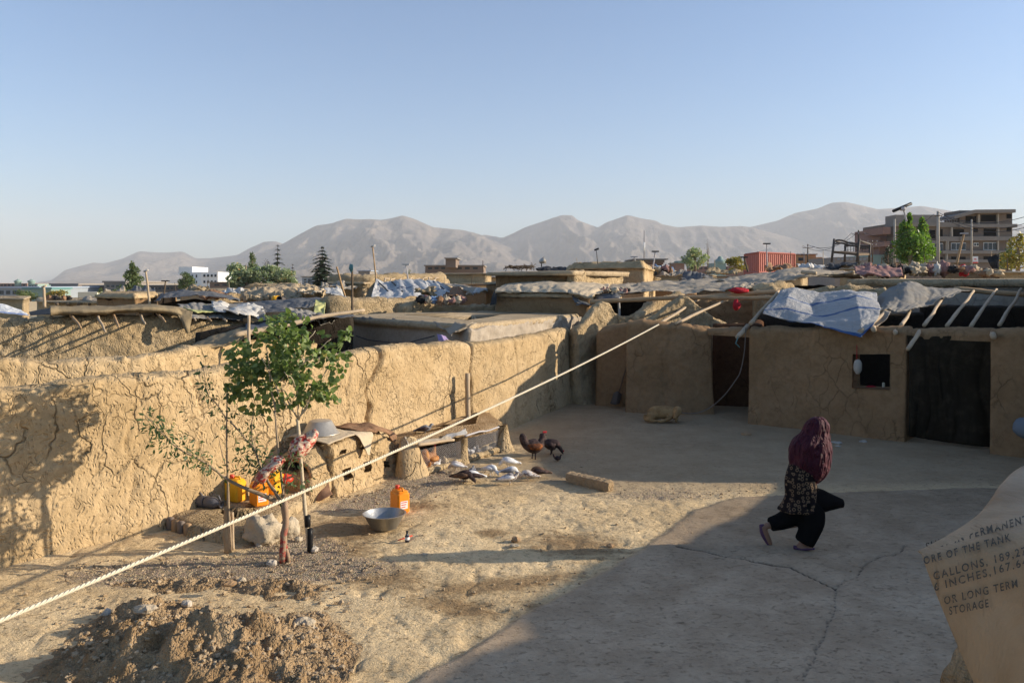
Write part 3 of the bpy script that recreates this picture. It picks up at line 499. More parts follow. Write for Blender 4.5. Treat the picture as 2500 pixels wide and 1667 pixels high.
tag(sheet('tarp', [seg3((690, 752, 20.5), (730, 752, 20.6), (770, 760, 20.8), (815, 778, 21.)), seg3((700, 760, 19.), (735, 766, 19.2), (775, 774, 19.4), (818, 783, 19.6)), seg3((722, 775, 18.), (745, 786, 18.1), (775, 788, 18.3), (812, 786, 18.6))], M['canvas_grey'], nu=50, nv=30, amp=.04, crease=.12, cdir=(1.5, .2), sd=14), 'dusty grey cloth pleated over the hump between shelter and plastered house', 'tarp')
# ------------------------------------------------------------------ mud houses
def mud_house(label, cor, z1, wm='mud2', rm='roofmud', over=.14, sd=0, rise=.04, th=.1, cat='mud house', group=None, amp=.05, slope=None, step=.25, extra=None):
    c0 = Vector((sum(c[0] for c in cor)/len(cor), sum(c[1] for c in cor)/len(cor), 0)); t = thing('mud_house', c0, label, cat, group)
    ringprism('wall', cor, [(0, -.1), (0, .5), (0, z1-th-.01)], M[wm], t, step=step, amp=amp, sd=sd, slope=None)
    ringprism('roof', cor, [(.3, z1-th), (-over, z1-th), (-over-.03, z1-.03), (-over+.03, z1+.01), (.3, z1+rise), (1.5, z1+rise)], M[rm], t, step=min(step, .2), amp=amp*1.3, nf=2.2, sd=sd+3, slope=slope); return t
def C2(px, D): return ((px-1250)*D/F, D)
hw = [(-1.06, 17.3), (2.28, 23.7), (-1.2, 28.5), (-4.64, 21.5)]
t = thing('plastered_house', (-1, 22, 0), 'pale plastered mud house with a broad flat earth roof behind the long wall', 'mud house')
ringprism('wall', hw, [(0, -.1), (0, 2.2)], M['plaster'], t, step=.12, amp=.03, sd=41); ringprism('roof', hw, [(.2, 2.2), (-.12, 2.19), (-.17, 2.3), (-.1, 2.37), (.3, 2.36), (1.6, 2.38)], M['roofmud'], t, step=.1, amp=.05, nf=3, sd=43)
fl = [tuple(PZ(px, D, z)) for px, D, z in ((1136, 17.1, 2.26), (1200, 18.3, 2.3), (1300, 20.4, 2.3), (1428, 23.4, 2.3))]
mud_wall('side_wall', fl, M['plaster'], thick=.22, step=.06, amp=.06, topn=.05, sd=44, parent=t, smear=.02)['label'] = 'flaking sunlit side wall'
sheet('roof_sheet', [seg3((840, 772, 21.3), (900, 776, 20.3), (1000, 782, 19.1), (1090, 790, 17.8), (1140, 796, 17.1)), seg3((842, 781, 21.3), (900, 783, 20.3), (1000, 791, 19.), (1090, 800, 17.7), (1135, 806, 17.))], M['canvas_grey'], t, nu=90, nv=12, amp=.03, crease=.05, rag=.1, sd=46)
sheet('roof_sheet', [seg3((1060, 788, 18.), (1100, 790, 17.6), (1135, 792, 17.1), (1165, 786, 17.3)), seg3((1070, 797, 17.9), (1092, 806, 17.5), (1108, 812, 17.1), (1135, 800, 17.)), seg3((1078, 800, 17.8), (1093, 812, 17.4), (1103, 820, 17.), (1112, 808, 16.95))], M['tarp_grey'], t, nu=30, nv=20, amp=.03, crease=.08, rag=.08, sd=47)
tag(pole('antenna_pole', P(861, 790, 20.9), P(860, 655, 20.9), .035, .028, M['wood_d'], sd=4, wob=.008), 'dark pole with a teal rag tied at its top, beside the plastered house', 'pole')
tag(sheet('rag', [seg3((854, 645, 20.85), (862, 646, 20.8)), seg3((852, 655, 20.8), (863, 656, 20.75)), seg3((856, 664, 20.85), (861, 664, 20.8))], M['teal'], nu=8, nv=14, amp=.04, crease=.05, sd=4), 'teal rag tied round the dark pole', 'rag')
tag(pole('wooden_pole', P(842, 722, 22.5), P(822, 652, 22.), .03, .025, M['wood'], sd=6), 'leaning stick with a red band left of the dark pole', 'pole')
tag(sheet('hanging_clothes', [seg3((1068, 816, 16.9), (1076, 818, 16.85), (1084, 826, 16.9)), seg3((1070, 830, 16.8), (1082, 832, 16.75), (1094, 836, 16.8)), seg3((1073, 840, 16.8), (1085, 842, 16.75), (1100, 842, 16.8))], M['cloth_lilac'], nu=14, nv=16, amp=.05, crease=.08, sd=4, th=.03), 'lilac and black bundle of clothes hanging in front of the plastered house', 'clothes')
tag(MB().tube([P(870, 820, 20.), P(900, 830, 19.6), P(950, 836, 18.8), P(1000, 836, 18.2), P(1020, 830, 17.9), P(1060, 820, 17.2)], .015, 6).build('wire_line', M['wire']), 'dark wire sagging along the shaded plaster front', 'wire')
# right hand house: front pieces
hc = thing('mud_house', (5.6, 19, 0), 'smooth brown mud house in shade with a square window and two doorways', 'mud house')
fa = [tuple(PZ(px, D, z)) for px, D, z in ((1466, 20.9, 1.98), (1480, 20.8, 2.12), (1510, 20.7, 2.2), (1540, 20.6, 2.25))]
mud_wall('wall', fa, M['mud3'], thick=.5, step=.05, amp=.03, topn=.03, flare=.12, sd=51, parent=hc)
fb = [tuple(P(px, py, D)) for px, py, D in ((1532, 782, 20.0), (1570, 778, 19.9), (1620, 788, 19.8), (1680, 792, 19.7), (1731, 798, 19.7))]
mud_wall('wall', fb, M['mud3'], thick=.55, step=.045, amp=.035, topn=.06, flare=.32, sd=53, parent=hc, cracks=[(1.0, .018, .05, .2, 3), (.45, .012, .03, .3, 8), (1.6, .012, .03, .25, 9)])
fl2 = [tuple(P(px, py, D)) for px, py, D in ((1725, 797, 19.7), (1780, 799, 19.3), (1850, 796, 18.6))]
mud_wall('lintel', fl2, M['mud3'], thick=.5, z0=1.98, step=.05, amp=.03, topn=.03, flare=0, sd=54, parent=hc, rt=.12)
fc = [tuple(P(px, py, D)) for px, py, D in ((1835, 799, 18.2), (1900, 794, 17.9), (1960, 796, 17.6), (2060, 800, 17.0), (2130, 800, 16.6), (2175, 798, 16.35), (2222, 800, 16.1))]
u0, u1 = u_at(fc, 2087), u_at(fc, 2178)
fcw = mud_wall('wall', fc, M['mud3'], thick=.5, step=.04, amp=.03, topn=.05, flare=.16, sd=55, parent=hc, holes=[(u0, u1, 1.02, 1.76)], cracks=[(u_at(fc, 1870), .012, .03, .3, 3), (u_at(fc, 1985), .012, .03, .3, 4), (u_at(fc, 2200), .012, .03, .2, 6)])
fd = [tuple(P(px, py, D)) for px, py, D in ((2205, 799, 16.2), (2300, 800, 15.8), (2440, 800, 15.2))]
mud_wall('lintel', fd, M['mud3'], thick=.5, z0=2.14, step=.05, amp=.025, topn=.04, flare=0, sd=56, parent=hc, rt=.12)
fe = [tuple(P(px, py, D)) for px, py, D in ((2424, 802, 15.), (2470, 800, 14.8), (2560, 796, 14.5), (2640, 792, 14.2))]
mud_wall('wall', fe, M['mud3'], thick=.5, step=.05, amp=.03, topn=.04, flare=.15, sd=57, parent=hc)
mud_wall('wall', [tuple(PZ(1474, 21.0, 1.95)), tuple(PZ(1482, 23.2, 1.95))], M['mud3'], thick=.3, step=.06, amp=.03, topn=.03, flare=0, sd=59, parent=hc)
# inner walls that close the rooms
for k, (a, b, z1, mt) in enumerate((((1740, 20.7), (1850, 20.4), 2.2, 'redmud'), ((1845, 18.4), (1850, 20.5), 2.3, 'redmud'), ((1850, 20.7), (2250, 20.5), 2.5, 'shade_mud'), ((2250, 20.6), (2700, 20.), 2.7, 'shade_mud'), ((2560, 14.9), (2620, 20.), 2.7, 'shade_mud'), ((2000, 17.6), (2010, 20.5), 2.25, 'shade_mud'))):
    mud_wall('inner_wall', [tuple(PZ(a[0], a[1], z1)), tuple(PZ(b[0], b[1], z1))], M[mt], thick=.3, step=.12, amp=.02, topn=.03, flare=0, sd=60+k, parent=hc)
# door curtain
tag(sheet('door_curtain', [seg3((2214, 818, 15.85), (2270, 822, 15.7), (2330, 820, 15.45), (2428, 824, 15.1)), seg3((2218, 856, 15.8), (2270, 858, 15.62), (2330, 848, 15.4), (2426, 850, 15.1)), seg3((2220, 940, 15.75), (2270, 945, 15.55), (2330, 945, 15.4), (2424, 950, 15.1)), seg3((2218, 1064, 15.65), (2265, 1073, 15.5), (2330, 1082, 15.3), (2420, 1092, 15.05))], M['curtain'], nu=90, nv=70, amp=.08, fr=1.6, crease=.10, cdir=(1.6, .2), sd=70), 'large black blanket hung across the right doorway', 'curtain')
for i, (a, b, r, lb) in enumerate(((P(2245, 808, 15.9), P(2216, 852, 15.2), .045, 'slanting stick over the top left of the black curtain'), (P(2426, 812, 15.1), P(2425, 822, 14.55), .06, 'stub of beam above the top right of the black curtain'), (P(2185, 806, 16.4), P(2186, 813, 15.85), .05, 'pale beam end poking from the mud above the window right side'), (P(2133, 800, 16.6), P(2134, 806, 16.1), .06, 'round stone-like beam end in the wall top left of the window beam'))):
    tag(pole('beam_end', a, b, r, r*.9, M['wood_p'], sd=i+3, n=6), lb, 'beam')
tag(MB().blob(P(2094, 895, 16.5), (.09, .08, .17), 3, .15).build('hanging_stone', M['stone_w']), 'oval stone hanging by the upper left corner of the window', 'stone')
tag(MB().tube([P(2092, 832, 16.6), P(2092, 880, 16.5)], .008, 5).build('red_string', M['cloth_red']), 'thin red string tied to the stone by the window', 'string')
tag(MB().blob(P(2128, 949, 16.7), (.16, .1, .07), 5, .35).build('red_cloth', M['cloth_red']), 'small red cloth heap on the window sill', 'cloth')
tag(MB().box(P(2157, 942, 16.6), (.05, .05, .15), .3, bev=.01).build('sill_bottle', M['cream']), 'small pale bottle standing at the right of the window sill', 'bottle')
# tarps over the roof
tb = [seg3((1905, 714, 19.5), (1940, 704, 19.7), (2000, 716, 19.6), (2060, 708, 19.5), (2100, 710, 19.4), (2140, 716, 19.4)), seg3((1885, 738, 18.8), (1925, 722, 18.9), (1980, 744, 18.8), (2040, 730, 18.7), (2090, 722, 18.5), (2142, 736, 18.5)), seg3((1862, 762, 18.3), (1915, 752, 18.3), (1990, 776, 18.), (2030, 768, 17.8), (2088, 752, 17.6), (2144, 760, 17.5)), seg3((1858, 772, 18.2), (1920, 784, 17.9), (1990, 790, 17.3), (2040, 790, 17.), (2095, 790, 16.7), (2140, 776, 17.)), seg3((1925, 792, 17.8), (1960, 796, 17.4), (2000, 804, 16.95), (2040, 814, 16.6), (2095, 831, 16.3), (2126, 802, 16.5))]
tb = [r if i < 2 else [p+Vector((0, -.12, .07)) for p in r] for i, r in enumerate(tb)]
tag(sheet('tarp', tb, M['tarp_blue'], nu=150, nv=100, amp=.05, fr=2., crease=.035, cdir=(.7, .3), sd=84, th=.008, lin=True), 'white tarp with blue stripes sagging over the house roof to a point above the window', 'tarp')
tag(sheet('tarp', [seg3((2140, 728, 19.6), (2180, 700, 19.9), (2215, 690, 20.), (2270, 700, 20.), (2330, 705, 20.), (2385, 712, 20.)), seg3((2140, 748, 18.7), (2180, 722, 19.), (2215, 702, 19.2), (2270, 712, 19.3), (2320, 712, 19.5), (2350, 714, 19.6)), seg3((2142, 752, 17.8), (2180, 748, 18.), (2220, 738, 18.4), (2260, 738, 18.6), (2300, 728, 19.), (2335, 718, 19.3)), seg3((2145, 758, 17.4), (2170, 756, 17.6), (2195, 762, 17.6), (2235, 755, 17.9), (2290, 735, 18.6), (2330, 720, 19.2))], M['canvas_grey'], nu=80, nv=50, amp=.06, crease=.05, sd=81), 'grey canvas draped over the back of the open pole roof', 'tarp')
tag(sheet('tarp', [seg3((2120, 760, 17.8), (2150, 757, 17.7), (2175, 762, 17.4)), seg3((2105, 790, 17.), (2140, 790, 16.9), (2165, 778, 17.)), seg3((2098, 822, 16.5), (2112, 820, 16.5), (2140, 795, 16.7))], M['tarp_grey'], nu=24, nv=24, amp=.03, crease=.06, sd=82), 'loose grey corner of canvas beside the blue striped tarp', 'tarp')
tag(MB().blob(P(2085, 795, 16.75), (.13, .1, .12), 9, .3).build('stone', M['stone_b']), 'brown stone weighing down the point of the blue striped tarp', 'stone')
tag(pole('roof_stick', P(2100, 811, 16.3), P(2165, 762, 17.6), .06, .045, M['wood_p'], sd=9), 'pale pole end lying beside the tarp point on the wall top', 'pole')
tag(pole('roof_stick', P(1832, 790, 18.0), P(1900, 712, 19.8), .05, .04, M['wood_p'], sd=10), 'stick leaning along the left edge of the blue striped tarp', 'pole')
tag(pole('roof_beam', P(2330, 706, 20.), P(2640, 728, 19.2), .07, .06, M['wood'], sd=11, n=20), 'long cross beam at the back of the open pole roof', 'beam')
for i, (x0, y0, x1, y1) in enumerate(((2200, 794, 2228, 752), (2256, 794, 2302, 728), (2312, 795, 2378, 710), (2370, 797, 2433, 707), (2440, 793, 2493, 705), (2510, 793, 2560, 708))):
    D0 = 16.4-.2*i
    tag(pole('rafter', P(x0, y0, D0), P(x1, y1, 19.4-.1*i), .042, .03, M['wood_p'], sd=20+i, n=20, wob=.005), ['shortest leftmost', 'second from the left', 'third, middle', 'fourth', 'fifth and rightmost full', 'cut off last'][i]+' bare rafter pole of the open roof above the black curtain', 'rafter', 'bare rafter poles over the dark room')
# unseen walls added out of frame, shaped to cast shade on yard and canvas
SHX = 10.0
def shade_pt(px, py): g = G(px, py); t_ = (SHX-g.x)/AZX; return (g.y+t_*AZY, t_*math.tan(EL))
SH = [(2.0, 3.3), (6.0, 3.45)]+sorted(shade_pt(*q) for q in ((1058, 1667), (1163, 1601), (1279, 1564), (1255, 1510), (1340, 1452), (1395, 1420), (1452, 1375), (1544, 1346), (1663, 1336), (1714, 1302), (1800, 1262), (1888, 1200)))+[(12.95, 1.72), (13.1, 2.4), (13.45, 2.8), (14.2, 2.9)]
ew = [(SHX, y, z_) for y, z_ in SH]+[(10.6, 15.4, 3.15), (11.2, 16.4, 3.25), (13., 19., 3.4), (15.2, 22.2, 3.5)]
tag(mud_wall('mud_wall', ew[::-1], M['mud3'], thick=.3, step=.06, amp=.02, topn=.02, flare=0., sd=90, rt=.05, holes=[(7.96, 8.40, 2.0, 2.6)]), 'unseen mud wall added east of the yard beyond the frame, its top stepped to shade it', 'wall')  # added light blocker; hole cut for a sliver of sun

ew2 = [(4.6, 1.2, 3.1), (4.6, 3.85, 3.1), (4.6, 4.0, 2.93), (4.6, 4.35, 2.93), (4.6, 4.5, 3.1), (4.6, 5.2, 3.1)]  # added light blocker; notch lets one patch of sun reach the canvas
tag(mud_wall('mud_wall', ew2[::-1], M['mud3'], thick=.25, step=.06, amp=.01, topn=.01, flare=0., sd=91, rt=.04), 'unseen wall added outside the frame beside the viewer to shade the stencilled canvas', 'wall')
# ------------------------------------------------------------------ courtyard: rope
def rope_pts(a, b, sag, n, ripple=0.):
    a, b = np.array(a), np.array(b); t = np.linspace(-.28, 1, n); p = a[None]+(b-a)[None]*t[:, None]; p[:, 2] -= 4*sag*t*(1-t); return p
def twisted(name, p, R, pitch, mat, strands=3, seg=6):
    A, B = frames(p); s = np.r_[0, np.cumsum(np.linalg.norm(np.diff(p, axis=0), axis=1))]; mb = MB()
    for k in range(strands):
        ph = s/pitch*2*math.pi+k*2*math.pi/strands; q = p+R*.52*(A*np.cos(ph)[:, None]+B*np.sin(ph)[:, None]); mb.tube(q, R*.56, seg)
    return mb.build(name, mat)
ra, rb = P(-60, 1540, 5.9), P(1608, 792, 19.55)
tag(twisted('rope', rope_pts(ra, rb, .13, 1900), .018, .14, M['rope']), 'long thick white twisted rope stretched across the yard from bottom left to the house', 'rope')
for (x0, y0, D0, x1, y1, D1, lb) in ((1610, 790, 19.7, 1715, 725, 22.5, 'straight pale pole rising to the cross beam, left of the pair'), (1650, 790, 19.5, 1795, 722, 22.3, 'straight pale pole rising to the cross beam, right of the pair')):
    tag(pole('wooden_pole', P(x0, y0, D0), P(x1, y1, D1), .04, .035, M['wood_p'], sd=int(x0), wob=.004), lb, 'pole', 'pair of pale poles behind the rope end')
# ------------------------------------------------------------------ saplings
def leaf_cloud(name, pts, dirs, L, Wd, mat, parent, sd, droop=.3, curl=.25, heart=True):
    rs = np.random.RandomState(sd); mb = MB()
    prof = ((0, 0), (.18, .42), (.42, .5), (.72, .3), (1, 0)) if heart else ((0, 0), (.25, .42), (.55, .5), (.8, .28), (1, 0))
    for p, d in zip(pts, dirs):
        d = Vector(d)+Vector(rs.normal(0, .35, 3)); d.z -= droop; d.normalize(); n = Vector(rs.normal(0, 1, 3)); n = (n-n.dot(d)*d).normalized(); s = d.cross(n); l = L*rs.uniform(.65, 1.2); w = Wd*l/L; V = []; Fc = []
        for k, (t, h) in enumerate(prof):
            c = Vector(p)+d*(l*t)-n*(curl*l*t*t)
            if h == 0: V.append(c)
            else: V += [c-s*(h*w)+n*(.12*w), c, c+s*(h*w)+n*(.12*w)]
        m = len(V)-1; Fc = [(0, 1, 2), (0, 2, 3)]
        for k in range(2): a = 1+k*3; Fc += [(a, a+3, a+4, a+1), (a+1, a+4, a+5, a+2)]
        Fc += [(m-3, m, m-2), (m-2, m, m-1)]; mb.add(V, Fc)
    return mb.build(name, mat, parent)
def branch(mb, a, b, r0, r1, sd, n=10, wob=.03, lift=0.):
    a, b = np.array(a, float), np.array(b, float); t = np.linspace(0, 1, n); p = a[None]+(b-a)[None]*t[:, None]; L = np.linalg.norm(b-a)
    for k in range(3): w = vnoise(np.column_stack([t*3+sd, t*0+k*5.3, t*0]), sd+k)*wob*L; p[:, k] += (w-w[0])*np.minimum(1, t*4)
    p[:, 2] += lift*4*t*(1-t); mb.tube(p, np.linspace(r0, r1, n), 7, noise=r0*.15, sd=sd); return p
# right poplar with its green crown
base = G(755, 1345); D1 = base.y; t = thing('poplar_sapling', base, 'young poplar with a green leafy crown and black tape round its foot', 'tree')
mb = MB(); tr = branch(mb, base, P(729, 1020, D1), .028, .02, 3, 16, .008); fk = P(729, 1025, D1)
tips = []; rs = np.random.RandomState(4)
for (x, y, dd) in ((700, 880, .2), (735, 800, 0), (690, 800, .3), (795, 830, -.3), (800, 925, .35), (640, 880, -.3), (660, 950, .4), (765, 800, .4), (830, 850, .1), (600, 900, .1), (705, 900, -.5), (760, 960, -.3)):
    q = P(x, y, D1+dd); s0 = fk if y > 900 or rs.rand() < .4 else P(705+rs.uniform(-20, 25), 930, D1+dd*.4); tips.append(branch(mb, s0, q, .011, .004, int(x), 10, .06, .05))
mb.build('trunk', M['barkp'], t)
mb = MB(); mb.tube([P(757, 1345, D1-.02)+Vector((0, 0, z)) for z in (0, .1, .2, .28)], [.036, .034, .035, .034], 10, noise=.006, sd=3); mb.tube([P(755, 1345, D1-.02)+Vector((-.02, 0, z)) for z in (.3, .38, .44)], [.037, .037, .035], 10, noise=.005, sd=4); mb.build('tape', M['blackp'], t)
def crown_pts(n, cx, cy, rx, ry, D, rd, sd, shell=.45):
    rs = np.random.RandomState(sd); P_, N_ = [], []
    while len(P_) < n:
        v = rs.normal(0, 1, 3); v /= np.linalg.norm(v); r = rs.rand()**shell; q = v*r
        if vnoise(np.array([[q[0]*2.4+sd, q[1]*2.4, q[2]*2.4]]), sd)[0] < -.12: continue
        x = cx+q[0]*rx*(1-.25*max(0, -q[2])); y = cy-q[2]*ry; P_.append(P(x, y, D+q[1]*rd)); N_.append(v*.6+np.array([0, 0, .2]))
    return P_, N_
pp, nn = [], []
for a in ((170, 700, 800, 90, 60, .5), (190, 650, 860, 100, 75, .55), (190, 745, 860, 95, 90, .6), (140, 600, 905, 60, 60, .4), (170, 700, 930, 95, 60, .5), (90, 780, 940, 70, 40, .35), (60, 815, 870, 42, 70, .3), (60, 585, 860, 55, 45, .3), (22, 690, 768, 14, 22, .15), (20, 843, 800, 14, 20, .12), (26, 640, 985, 50, 25, .25), (40, 570, 940, 30, 30, .2)):
    a_, b_ = crown_pts(int(a[0]*1.35), a[1], a[2]+16, a[3]*.88, a[4]*.86, D1, a[5]*.8, int(a[1]+a[2])); pp += a_; nn += b_
leaf_cloud('crown', pp, nn, .078, .074, M['leaf_p'], t, 5, .35)
# middle sapling: low spreading branches, blood stained foot, thin poplar stems
b2 = G(690, 1372); D2 = b2.y; t = thing('almond_sapling', b2, 'forked sapling with small narrow leaves and a red stained foot beside the dirt mound', 'tree')
mb = MB(); branch(mb, b2, P(688, 1225, D2), .045, .036, 8, 12, .03); branch(mb, G(705, 1372), P(692, 1235, D2+.02), .026, .02, 9, 10, .03)
mb.build('trunk', M['bloodbark'], t)
mb = MB(); L1 = np.vstack([branch(mb, P(684, 1228, D2), P(563, 1174, D2-.15), .03, .016, 1, 8, .02), branch(mb, P(563, 1174, D2-.15), P(508, 1134, D2-.25), .016, .012, 2, 6, .02), branch(mb, P(508, 1134, D2-.25), P(415, 1075, D2-.4), .012, .008, 3, 8, .03), branch(mb, P(415, 1075, D2-.4), P(352, 1010, D2-.45), .008, .004, 4, 10, .02)])
L2 = np.vstack([branch(mb, P(684, 1222, D2), P(645, 1160, D2+.1), .022, .016, 5), branch(mb, P(645, 1160, D2+.1), P(623, 1094, D2+.15), .016, .012, 6), branch(mb, P(623, 1094, D2+.15), P(557, 1028, D2+.1), .012, .009, 7), branch(mb, P(557, 1028, D2+.1), P(510, 970, D2), .009, .006, 8), branch(mb, P(510, 970, D2), P(494, 885, D2), .006, .003, 9)])
L3 = np.vstack([branch(mb, P(620, 1100, D2+.15), P(618, 1000, D2+.2), .01, .004, 10), branch(mb, P(640, 1150, D2+.1), P(590, 1110, D2+.25), .008, .003, 14)]); L4 = branch(mb, P(693, 1225, D2), P(672, 1000, D2+.1), .017, .011, 11, 18, .01); branch(mb, P(672, 1000, D2+.1), P(652, 850, D2+.15), .011, .005, 12, 18, .02); branch(mb, P(690, 1120, D2), P(610, 1105, D2+.3), .007, .003, 13)
L5 = np.vstack([branch(mb, P(688, 1210, D2), P(712, 1120, D2-.1), .01, .005, 15), branch(mb, P(712, 1160, D2-.1), P(745, 1180, D2-.2), .006, .003, 16)])
mb.build('branches', M['bark'], t)
pp, nn = [], []; rs = np.random.RandomState(12)
def along(pts, n, spread, lo=0., hi=1.):
    for _ in range(n):
        i = rs.uniform(lo, hi)*(len(pts)-1); k = int(i); q = pts[k]*(1-(i-k))+pts[min(k+1, len(pts)-1)]*(i-k); v = rs.normal(0, 1, 3); pp.append(Vector(q+v*spread)); nn.append(v*.5+np.array([0, 0, -.1]))
along(L1, 210, .06, .35, 1); along(L1, 90, .10, .45, .85); along(L2, 110, .06, .1, .75); along(L2, 60, .035, .8, 1); along(L3, 90, .06); along(L5, 40, .05)
for c_, r_, n_ in ((P(600, 1120, D2+.2), .15, 60), (P(650, 1130, D2+.1), .14, 50), (P(716, 1115, D2-.05), .07, 34), (P(680, 1180, D2-.1), .12, 30)):
    for _ in range(n_): v = rs.normal(0, 1, 3); pp.append(c_+Vector(v*r_*.7)); nn.append(v*.5)
leaf_cloud('leaves', pp, nn, .062, .024, M['leaf_a'], t, 15, .35, .45, False)
# left thin stem with its stake
b3 = G(563, 1346); D3 = b3.y; t = thing('slender_sapling', b3, 'bare slender upright sapling stem left of the other two', 'tree')
mb = MB(); branch(mb, b3, P(555, 950, D3), .02, .008, 21, 20, .008); branch(mb, P(556, 1150, D3), P(535, 1060, D3+.1), .007, .003, 22); mb.build('trunk', M['bark'], t)
pp, nn = [], []; along(np.array([P(556, 1100, D3), P(555, 950, D3)]), 26, .05); leaf_cloud('leaves', pp, nn, .06, .026, M['leaf_a'], t, 16, .3, .4, False)
tag(pole('stake', G(556, 1348), P(555, 1236, D3+.03), .042, .036, M['wood'], sd=4, wob=.03), 'thick peeled stake tied beside the slender left sapling', 'stake'); tag(pole('stake', G(569, 1342), P(567, 1250, D3+.1), .022, .018, M['wood_p'], sd=6), 'thin pale stake behind the thick peeled one', 'stake')
# raw meat hung in the saplings
def meat_mat():
    m_ = NT('raw_meat'); n = m_.noise(m_.scale(m_.pos, (1, 1, 1.6)), 15., 5, .6, .6); c = m_.mix(m_.rng(n, .44, .54), (.40, .028, .018), (.66, .48, .33)); c = m_.mix(m_.rng(m_.noise(m_.pos, 34., 3), .58, .68), c, (.14, .012, .012)); m_.bump(n, .02); return m_.fin(c, .4, .5)
M['meat'] = meat_mat()
tag(sheet('meat_slab', [seg3((706, 1118, 9.2), (716, 1082, 9.2), (745, 1062, 9.25), (772, 1050, 9.3)), seg3((712, 1122, 9.12), (732, 1098, 9.1), (756, 1078, 9.15), (774, 1054, 9.28)), seg3((718, 1112, 9.2), (742, 1106, 9.18), (762, 1086, 9.22), (776, 1057, 9.3))], M['meat'], nu=40, nv=22, amp=.03, fr=9, crease=.02, th=.03, rag=.02, sd=3), 'red and cream slab of raw meat hung on the poplar trunk', 'meat')
tag(sheet('meat_slab', [seg3((624, 1190, 9.), (640, 1150, 9.), (668, 1125, 9.), (678, 1114, 9.05)), seg3((632, 1178, 8.93), (652, 1152, 8.9), (676, 1134, 8.93), (688, 1118, 9.)), seg3((636, 1172, 9.), (660, 1150, 8.98), (680, 1136, 9.), (692, 1120, 9.05))], M['meat'], nu=40, nv=22, amp=.03, fr=9, crease=.02, th=.03, rag=.02, sd=8), 'long red slab of raw meat hung low on the forked sapling', 'meat')
# ------------------------------------------------------------------ raised kerb platform, boulders
pl = [tuple(G(*q))[:2] for q in ((400, 1275), (470, 1312), (560, 1326), (640, 1318), (705, 1268), (760, 1225), (700, 1190), (560, 1205), (450, 1222))]
t = thing('mud_platform', (sum(p[0] for p in pl)/9, sum(p[1] for p in pl)/9, 0), 'low raised mud platform edged with bricks at the foot of the long wall', 'platform')
ringprism('body', pl, [(-.03, -.05), (.0, .12), (.06, .15), (.25, .16), (.6, .15)], M['mud2'], t, step=.06, amp=.05, nf=4, sd=5)
for i, (x, y) in enumerate(((428, 1296), (442, 1300), (458, 1306), (416, 1290))): MB().box(tuple(G(x, y)+Vector((0, 0, .07))), (.1, .07, .17), -.6+i*.1, bev=.015).build('brick', M['brick'] if i % 2 else M['stone_b'], t)
def stone(px, py, r, lb, mat='stone', sd=1, z=0., fl=.7, group='loose stones on the courtyard ground'):
    g = G(px, py, z)+Vector((0, 0, r*fl*.55)); mb = MB().blob(tuple(g), (r, r*.85, r*fl), sd, .5, 12, 9, 1.6); o = mb.build('stone', M[mat], smooth=False); return tag(o, lb, 'stone', group)
t = MB().blob(tuple(G(640, 1330)+Vector((0, .1, .14))), (.24, .2, .22), 3, .5, 26, 18, 2.2).build('boulder', M['stone']); tag(t, 'large rough mud boulder between the slender and forked saplings', 'boulder')
tag(MB().blob(tuple(G(705, 1312)+Vector((0, .05, .11))), (.13, .11, .14), 8, .45, 20, 14, 2.).build('boulder', M['stone']), 'smaller boulder leaning behind the forked trunk', 'boulder')
stone(728, 1320, .055, 'fist sized stone right of the smaller boulder', sd=4); stone(634, 1332, .05, 'small stone at the foot of the large boulder', 'stone_w', 5); stone(765, 1345, .055, 'pale stone at the taped poplar foot', 'stone_w', 6); stone(663, 1378, .055, 'pale stone left of the red stained foot', 'stone_w', 7)
stone(560, 1428, .07, 'flat brown stone at the top of the dirt mound', 'stone_b', 9, .1, .45); stone(456, 1478, .05, 'white stone lying in the hollow of the dirt mound', 'stone_w', 10, .1); stone(742, 1538, .11, 'biggest pale stone at the right edge of the dirt mound', 'stone', 11, .05); stone(762, 1545, .06, 'white stone touching the biggest pale one', 'stone_w', 12, .03)
stone(355, 1492, .1, 'broad flat stone on the left rim of the dirt mound', 'stone', 13, .2, .4); stone(262, 1500, .05, 'grey stone on the far left slope of the mound', 'stone_w', 14, .05); stone(460, 1610, .06, 'pale stone near the bottom of the mound', 'stone_w', 15, .1); stone(590, 1420, .05, 'small stone near the pale gravel', 'stone', 16); stone(275, 1655, .06, 'stone at the lower left foot of the mound', 'stone', 17); stone(1037, 1355, .04, 'little clod in the sunny dirt below the bottle', 'stone', 18, 0, .4)
stone(1822, 1062, .12, 'round flat stone before the doorway, right of the dog', 'stone_b', 21, 0, .35); stone(2042, 1083, .12, 'flat grey stone slab at the wall foot behind the woman', 'stone_w', 22, 0, .25); stone(2046, 1090, .06, 'small flat chip in front of the grey slab', 'stone_w', 23, 0, .25); stone(2108, 1080, .08, 'grey stone below the window', 'stone_w', 24, 0, .4); stone(1258, 1320, .06, 'dark clod in the damp patch', 'stone_b', 25, 0, .6); stone(1255, 1333, .06, 'flat clod below the dark one', 'stone', 26, 0, .3); stone(1490, 1335, .05, 'clod at the edge of the slab', 'stone_b', 27, 0, .5)
